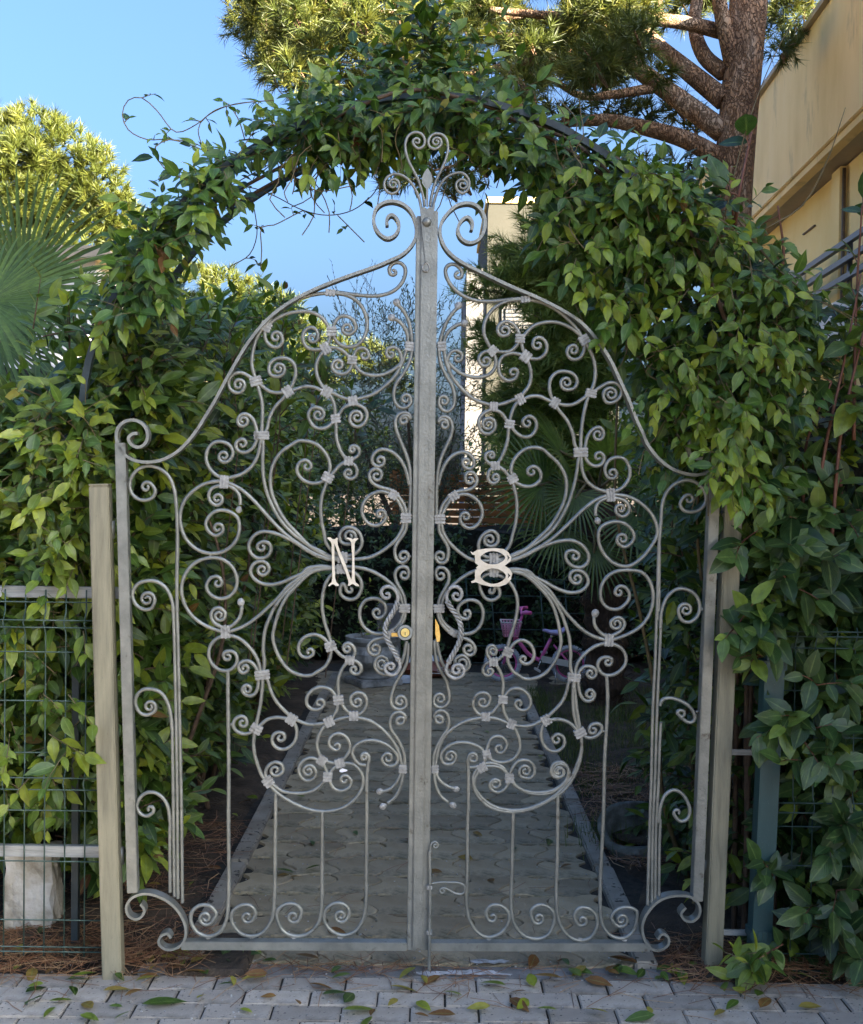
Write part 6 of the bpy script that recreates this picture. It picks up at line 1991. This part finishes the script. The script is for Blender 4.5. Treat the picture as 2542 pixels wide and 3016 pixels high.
for u, v, r_, yy in PADS:
    c = pxn(u, v, yy); R_ = r_ / FD * (yy + 3.67)
    n = int(46 * (R_ / 0.2) ** 2)
    d = norm(rng.normal(0, 1, (n, 3)))
    P.append(c + d * (0.35 + 0.65 * rng.random((n, 1))) * np.array([R_ * 1.3, R_ * 1.3, R_ * 0.75])); Dd.append(d * 0.7 + np.array([0, 0, 0.45]) + rng.normal(0, 0.3, d.shape))
    for q in range(3):
        k = rng.integers(0, n)
        brs.append([c + np.array([R_ * 0.5, 0.1, -R_ * 0.6]), (c + P[-1][k]) / 2, P[-1][k]])
P, Dd = np.concatenate(P), np.concatenate(Dd)
needles(bp_, P, Dd, 28, 0.125, 0.0095, M['needle_gold'], (0.45, 0.25), (10, 75), 'crown')
twig_mesh(bp_, brs, 0.008, M['pinebark'], 'twigs', 5)

# ---------------------------------------------------------------- fan palms
M['palm'] = leaf_material('palm_leaf', (0.035, 0.065, 0.010), (0.075, 0.125, 0.018), (0.19, 0.26, 0.05), rough=0.42, trans=0.25, vein=(0.10, 0.17, 0.05), veins=1.0)
M['fibre'] = mat_noise('palm_fibre', [(0.3, (0.035, 0.022, 0.014)), (0.55, (0.08, 0.05, 0.032)), (0.75, (0.14, 0.095, 0.06))], scale=30, rough=0.95, bump=1.0, bscale=60, dist=0.02, stretch=(1, 1, 0.3))
def fan_leaf(root, hub, tipdir, nrm_, radius, nseg=34, arc=280, droop=0.15, tint=0.45, stalk_from=None, join=0.35):
    hub, d, n_ = np.array(hub, float), norm(np.array(tipdir, float)), norm(np.array(nrm_, float))
    n_ = norm(n_ - d * n_.dot(d)); x = np.cross(d, n_)
    V, F, UV, TI = [], [], [], []
    for k in range(nseg):
        a = math.radians(-arc / 2 + arc * (k + 0.5) / nseg)
        ax = d * math.cos(a) + x * math.sin(a)
        sd = -d * math.sin(a) + x * math.cos(a)
        L_ = radius * (1.0 - 0.28 * (abs(a) / math.radians(arc / 2)) ** 2) * rng.uniform(0.93, 1.04)
        half = math.tan(math.radians(arc / nseg / 2)) * 1.02
        ti = np.clip(tint + rng.normal(0, 0.12), 0, 1)
        st = [0.05, join, 0.62, 0.85, 1.0]
        wv = [0.05 * half * L_, join * half * L_, join * half * L_ * 0.95, join * half * L_ * 0.55, 0.001]
        dr = droop * rng.uniform(0.6, 1.6)
        b = len(V)
        for s_, w_ in zip(st, wv):
            c = hub + ax * L_ * s_ - np.array([0, 0, 1]) * dr * L_ * max(0, s_ - 0.45) ** 2 * 2 + n_ * 0.10 * L_ * (1 - math.cos(a)) * 0.3 * s_
            V += [c - sd * w_ + n_ * w_ * 0.5, c, c + sd * w_ + n_ * w_ * 0.5]
            UV += [(0, s_), (0.5, s_), (1, s_)]; TI += [ti] * 3
        for i in range(4):
            for q in range(2):
                e = b + i * 3 + q
                F.append((e, e + 1, e + 4, e + 3))
    me = mesh_from('fan_blade', np.array(V), np.array(F), np.array(UV), np.array(TI), M['palm'])
    o = obj('fan_blade', me, None, root)
    if stalk_from is not None:
        s_ = Vector(stalk_from)
        m_ = (s_ + Vector(hub)) / 2 + Vector((0, 0, 0.06))
        st_o = MB().tube(dense([s_, m_, Vector(hub + d * 0.04)], 0.05), 0.010, n=6)
        so = st_o.build('stalk', M['stem'], root)
    return o
lp = empty('fan_palm', (-3.0, 2.6, 0), 'fan palm with large pleated leaves rising over the left hedge', 'palm')
YL = 2.6
cr = pxn(-95, 690, YL + 0.1)
for (u, v, tu, tv, ny, rad, ti, yy) in ((45, 590, 190, 400, -0.9, 0.68, 0.40, YL - 0.3), (-25, 615, 170, 665, -0.6, 0.66, 0.45, YL - 0.9), (-60, 600, -40, 380, -0.9, 0.6, 0.4, YL + 0.3), (-10, 690, 90, 800, -0.5, 0.5, 0.4, YL - 0.3),
                                  (150, 600, 260, 640, -0.8, 0.35, 0.45, YL + 0.8), (-110, 560, -260, 420, -0.9, 0.6, 0.4, YL)):
    h = pxn(u, v, yy); t = pxn(tu, tv, yy - 0.15)
    fan_leaf(lp, h, t - h, (0.15, ny, 0.45), rad, 40, 250, 0.12, ti, Vector(cr))
mb = MB()
limb(mb, [(cr[0], cr[1], -0.05), (cr[0] + 0.03, cr[1], 1.2), tuple(cr)], 0.13, 0.11, 12, 0.1)
mb.build('trunk', M['fibre'], lp)
rp = empty('fan_palm', (1.25, 4.6, 0), 'fan palm with hairy trunk behind the right gate leaf', 'palm')
gb = ground(1238, 1442)
YR = gb.y
top = pxn(1222, 1000, YR)
mb = MB()
Pk = dense([Vector((gb.x, YR, -0.05)), Vector(pxn(1236, 1300, YR)), Vector(pxn(1230, 1150, YR)), Vector(top)], 0.05)
mb.tube(Pk, [0.145 + 0.02 * math.sin(i * 2.2) + 0.012 * math.sin(i * 5.1) for i in range(len(Pk))], n=18)
trk_ = mb.build('trunk', M['fibre'], rp)
mb = MB()
for k in range(420):
    i = rng.integers(0, len(Pk)); a = rng.uniform(0, 6.28)
    p = Pk[i] + Vector((0.15 * math.cos(a), 0.15 * math.sin(a), 0))
    q = p + Vector((0.09 * math.cos(a) + rng.normal(0, 0.04), 0.09 * math.sin(a) + rng.normal(0, 0.04), rng.uniform(-0.13, 0.10)))
    mb.tube([p, (p + q) / 2 + Vector((0, 0, 0.02)), q], 0.0025, n=3, closed_ends=False)
mb.build('fibres', M['fibre'], rp, kind='stuff')
for (u, v, tu, tv, nv, rad, ti) in ((1108, 993, 1010, 990, (0.1, -0.9, 0.35), 0.46, 0.35), (1244, 935, 1275, 850, (0.25, -0.85, 0.2), 0.40, 0.85), (1150, 930, 1090, 850, (0.0, -0.5, 0.8), 0.42, 0.45), (1140, 1085, 1080, 1130, (0.1, -0.8, 0.5), 0.36, 0.35),
                             (1300, 1050, 1380, 1100, (-0.1, -0.8, 0.5), 0.42, 0.4), (1215, 1120, 1200, 1230, (0.1, -0.9, 0.3), 0.36, 0.25), (1330, 960, 1420, 930, (-0.2, -0.7, 0.6), 0.45, 0.45), (1180, 1010, 1140, 1090, (0, -0.9, 0.3), 0.36, 0.4)):
    h = pxn(u, v, YR - 0.3); t = pxn(tu, tv, YR - 0.45)
    fan_leaf(rp, h, t - h, nv, rad, 34, 270, 0.14, ti, Vector(top))

# ---------------------------------------------------------------- trees closing the horizon
for k, (u0, v0, yy, rr_, lab) in enumerate(((600, 900, 12.5, 1.5, 'dense dark tree behind the left hedge and the olive'), (1110, 1000, 15, 1.5, 'round green tree behind the timber screen'), (1400, 900, 14, 1.7, 'round green tree beside the yellow house'),
                                            (250, 900, 13, 1.7, 'broad green tree behind the laurel hedge on the left'))):
    c = pxn(u0, v0, yy)
    tr_ = empty('broadleaf_tree', (c[0], yy, 0), lab, 'tree', 'trees behind the garden')
    bl_ = [(c + rng.normal(0, 0.5, 3) * np.array([1.2, 0.6, 0.8]), (rr_ * 0.6, rr_ * 0.5, rr_ * 0.5)) for _ in range(9)]
    p, d = tree_crown(bl_, 26)
    L1, T1 = sprays(p, d + rng.normal(0, 0.4, p.shape), 0.35, 7, 0.13, tint=(0.45, 0.2), out=d)
    plant_leaves(tr_, L1, SMALL, M['laurel'], 0)
    mb = MB(); limb(mb, [(c[0], yy, -0.1), (c[0] + 0.1, yy, c[2] * 0.5), tuple(c)], 0.14, 0.05, 8, 0.2); mb.build('trunk', M['bark'], tr_)

# ---------------------------------------------------------------- lawn, needles and fallen leaves
def blades(name, n, sampler, h, wd, mat, label):
    P = np.array([sampler() for _ in range(n)])
    P[:, 2] += 0.0
    a = rng.uniform(0, 2 * np.pi, n)
    hh = h * rng.uniform(0.5, 1.3, n)
    ln = rng.uniform(0.1, 0.7, n) * hh
    s_ = np.stack([np.cos(a), np.sin(a), 0 * a], 1)
    tdir = np.stack([np.cos(a + 1.57), np.sin(a + 1.57), 0 * a], 1)
    tip = P + tdir * ln[:, None] + np.stack([0 * a, 0 * a, hh], 1)
    V = np.stack([P - s_ * wd / 2, P + s_ * wd / 2, tip], 1).reshape(-1, 3)
    me = mesh_from(name, V, np.arange(len(V)).reshape(-1, 3), None, np.repeat(np.clip(rng.normal(0.45, 0.25, n), 0, 1), 3), mat, False)
    return obj(name, me, None, None, label, 'grass', None, 'stuff')
M['grass'] = needle_material('grass_blade', (0.05, 0.085, 0.015), (0.11, 0.165, 0.028), (0.24, 0.25, 0.06), 0.25)
M['straw'] = needle_material('fallen_pine_needle', (0.11, 0.045, 0.02), (0.25, 0.115, 0.05), (0.42, 0.27, 0.13), 0.0)
def lawn_s():
    y = 2.1 + 3.2 * rng.random() ** 0.9
    return (rng.uniform(0.75, 2.6), y, 0.0)
blades('lawn_grass', 26000, lawn_s, 0.05, 0.0035, M['grass'], 'short patchy green grass right of the path')
blades('bed_grass', 900, lambda: (bs.x + 0.05 + rng.normal(0, 0.13), bs.y + 0.12 + rng.normal(0, 0.12), 0.01), 0.09, 0.004, M['grass'], 'tufts of grass in and around the stone basin')

def litter(name, n, sampler, L_, wd, mat, label):
    P = np.array([sampler() for _ in range(n)])
    a = rng.uniform(0, 2 * np.pi, n); el = np.abs(rng.normal(0, 0.10, n))
    d = np.stack([np.cos(a), np.sin(a), el], 1)
    ln = L_ * rng.uniform(0.5, 1.3, n)
    sd = np.stack([-np.sin(a), np.cos(a), 0.4 + 0 * a], 1) * wd / 2
    P0 = P - d * ln[:, None] / 2; P1 = P + d * ln[:, None] / 2
    P0[:, 2] = np.maximum(P0[:, 2], P[:, 2]); 
    mid = (P0 + P1) / 2 + np.stack([-np.sin(a), np.cos(a), 0.12 + 0 * a], 1) * (rng.normal(0, 0.09, n) * ln)[:, None]
    mid[:, 2] = np.maximum(mid[:, 2], P[:, 2])
    V = np.stack([P0 - sd, P0 + sd, mid - sd, mid + sd, P1 - sd, P1 + sd], 1).reshape(-1, 3)
    o = np.arange(n)[:, None] * 6
    F = np.concatenate([o + np.array([[0, 1, 3, 2]]), o + np.array([[2, 3, 5, 4]])], 0)
    me = mesh_from(name, V, F, None, np.repeat(np.clip(rng.normal(0.45, 0.28, n), 0, 1), 6), mat, False)
    return obj(name, me, None, None, label, 'needles', None, 'stuff')
def ls1():
    return (rng.uniform(-2.0, -0.72), rng.normal(0.10, 0.10), 0.014 + 0.012 * rng.random())
def ls2():
    return (rng.uniform(0.78, 2.0), rng.normal(0.10, 0.10), 0.014 + 0.012 * rng.random())
def ls3():
    return (rng.uniform(0.76, 2.4), rng.uniform(1.0, 2.7), 0.020 + 0.02 * rng.random())
def ls4():
    return (rng.uniform(-1.7, 1.7), min(0.03, -0.04 + rng.normal(0, 0.10)), 0.004)
def ls5():
    return (rng.uniform(-0.7, 0.66), rng.uniform(0.15, 3.5), 0.006)
def ls6():
    return (rng.uniform(-1.9, -0.80), rng.uniform(0.2, 1.6), 0.022 + 0.015 * rng.random())
def ls7():
    return (rng.normal(-0.35, 0.25), rng.normal(0.02, 0.035), 0.006)
litter('needle_litter', 1500, ls1, 0.15, 0.0022, M['straw'], 'brown pine needles heaped under the left fence')
litter('needle_litter', 1500, ls2, 0.15, 0.0022, M['straw'], 'brown pine needles heaped under the right fence')
litter('needle_litter', 3800, ls3, 0.17, 0.0028, M['straw'], 'pine straw covering the bed right of the path')
litter('needle_litter', 330, ls4, 0.14, 0.0018, M['straw'], 'loose pine needles scattered on the street pavement')
litter('needle_litter', 170, ls5, 0.15, 0.0018, M['straw'], 'loose pine needles scattered on the garden path')
litter('needle_litter', 1300, ls6, 0.15, 0.0022, M['straw'], 'pine needles on the soil under the laurel hedge')
litter('needle_litter', 130, ls7, 0.13, 0.0020, M['straw'], 'pine needles drifted under the left gate leaf')
# small crumbs on the ground
M['crumb'] = mat_noise('pale_grit', [(0.4, (0.20, 0.19, 0.17)), (0.6, (0.5, 0.49, 0.46))], scale=80, rough=0.9, bump=0)
mb = MB()
for k in range(520):
    if rng.random() < 0.5: x, y, z = rng.uniform(-1.4, 1.4), rng.uniform(-0.45, 0.1), 0.002
    else: x, y, z = rng.uniform(-0.7, 0.66), rng.uniform(0.1, 2.5), 0.004
    s_ = rng.uniform(0.002, 0.005)
    mb.box((x, y, z), (s_, s_ * 1.4, s_ * 0.7), Euler((0, 0, rng.uniform(0, 3))).to_matrix())
mb.build('grit', M['crumb'], None, label='pale grit scattered over pavement and path', cat='grit', kind='stuff')

def fallen(u, v, tint, size, mat, label, rz=None, z=0.0, flat=True, tpl=LAUREL):
    me = mesh_from('fallen_leaf', tpl[0] * np.array([1, 1, 0.7]), tpl[1], tpl[2], np.full(len(tpl[0]), tint), mat)
    o = obj('fallen_leaf', me, None, None, label, 'leaf', 'fallen leaves on the ground')
    g = ground(u, v)
    o.location = (g.x, g.y, 0.014 + z); o.scale = (size,) * 3
    o.rotation_euler = (rng.normal(0.05, 0.12), rng.normal(0, 0.25), rng.uniform(0, 6.28) if rz is None else rz)
    return o
fallen(1092, 2025, 0.95, 0.085, M['laurel'], 'upright yellow green leaf below the centre of the right gate leaf', 0.1)
fallen(1080, 2052, 0.9, 0.075, M['laurel'], 'bright green leaf just in front of the upright yellow green leaf', 2.6)
fallen(700, 2073, 0.75, 0.105, M['laurel'], 'large green leaf lying alone in front of the left gate leaf', -1.3)
fallen(290, 2062, 0.35, 0.13, M['laurel'], 'long dark green leaf in front of the left gate post', -1.2)
fallen(100, 2056, 0.6, 0.08, M['laurel'], 'green leaf on the bricks at the far left', -0.9)
fallen(352, 1990, 0.35, 0.11, M['dry'], 'brown curled leaf below the left foot scroll', -0.5)
fallen(652, 1968, 0.3, 0.08, M['dry'], 'orange brown leaf under the left bottom rail', 1.4)
fallen(1095, 1960, 0.3, 0.09, M['dry'], 'brown leaf under the right bottom rail', 2.9)
fallen(1150, 2008, 0.55, 0.09, M['dry'], 'pair forming ochre leaf on the strip below the right gate leaf', 1.5)
fallen(600, 1790, 0.6, 0.10, M['laurel'], 'green sprig leaf lying on the path behind the left gate leaf', 1.2)
fallen(622, 1785, 0.5, 0.08, M['laurel'], 'darker leaf of the green sprig lying on the path', -0.8)
fallen(1010, 1808, 0.4, 0.06, M['dry'], 'small orange leaf on the path behind the right leaf', 0.5)
fallen(390, 1965, 0.85, 0.10, M['laurel'], 'yellow green leaf under the left foot scroll', 0.9)
fallen(455, 1960, 0.3, 0.10, M['laurel'], 'dark green leaf under the left bottom rail end', -0.2)
fallen(1275, 1755, 0.9, 0.12, M['laurel'], 'pale green leaf on the bed near the stone basin', -1.0, 0.03)
rs = random.Random(21)
LP, LA, LU, LS, LT = [], [], [], [], []
for k in range(120):
    if k % 2: u, v = rs.uniform(20, 1740), rs.uniform(1985, 2088)
    else: u, v = rs.choice([rs.uniform(10, 620), rs.uniform(1150, 1764)]), rs.uniform(1940, 2010)
    g = ground(u, v)
    a = rs.uniform(0, 6.28)
    LP.append((g.x, g.y, 0.010 + 0.012 * rs.random())); LA.append((math.cos(a), math.sin(a), rs.uniform(-0.05, 0.2))); LU.append((rs.gauss(0, 0.3), rs.gauss(0, 0.3), 1))
    LS.append(rs.uniform(0.04, 0.09)); LT.append(rs.random())
for k in range(60):
    a = rs.uniform(0, 6.28)
    x, y = rs.choice([(rs.uniform(-1.6, -0.8), rs.uniform(0.1, 2.0)), (rs.uniform(0.8, 1.6), rs.uniform(0.1, 2.5)), (rs.uniform(-0.7, 0.65), rs.uniform(0.2, 4.0))])
    LP.append((x, y, 0.028 if abs(x) > 0.75 else 0.010)); LA.append((math.cos(a), math.sin(a), 0.1)); LU.append((rs.gauss(0, 0.3), rs.gauss(0, 0.3), 1)); LS.append(rs.uniform(0.04, 0.08)); LT.append(rs.random())
LP, LA, LU, LS, LT = map(np.array, (LP, LA, LU, LS, LT))
half = LT < 0.5
for sel_, mt in ((half, M['dry']), (~half, M['laurel'])):
    obj('leaf_litter', leaves_mesh('leaf_litter', LP[sel_], frames(LA, LU)[sel_], LS[sel_], rng.random(sel_.sum()), LAUREL, mt), None, None,
        'small brown fallen leaves scattered on the ground' if mt is M['dry'] else 'small green fallen leaves scattered on the ground', 'leaves', None, 'stuff')
# seedling by the right gate post
sd_ = empty('laurel_seedling', tuple(ground(1530, 2020)), 'small green laurel seedling in front of the right gate post', 'plant')
b = np.array(ground(1535, 2030))
B = np.array([b + np.array([rng.normal(0, 0.03), rng.normal(0, 0.03), 0.02 + 0.10 * rng.random()]) for _ in range(7)])
L1, T1 = sprays(B, rng.normal(0, 0.6, (7, 3)) + np.array([0, -0.1, 0.5]), 0.07, 4, 0.075, ang=65, droop=0.3, tint=(0.62, 0.15))
plant_leaves(sd_, L1, LAUREL, M['laurel'], 60)
twig_mesh(sd_, T1, 0.002, M['stem'])
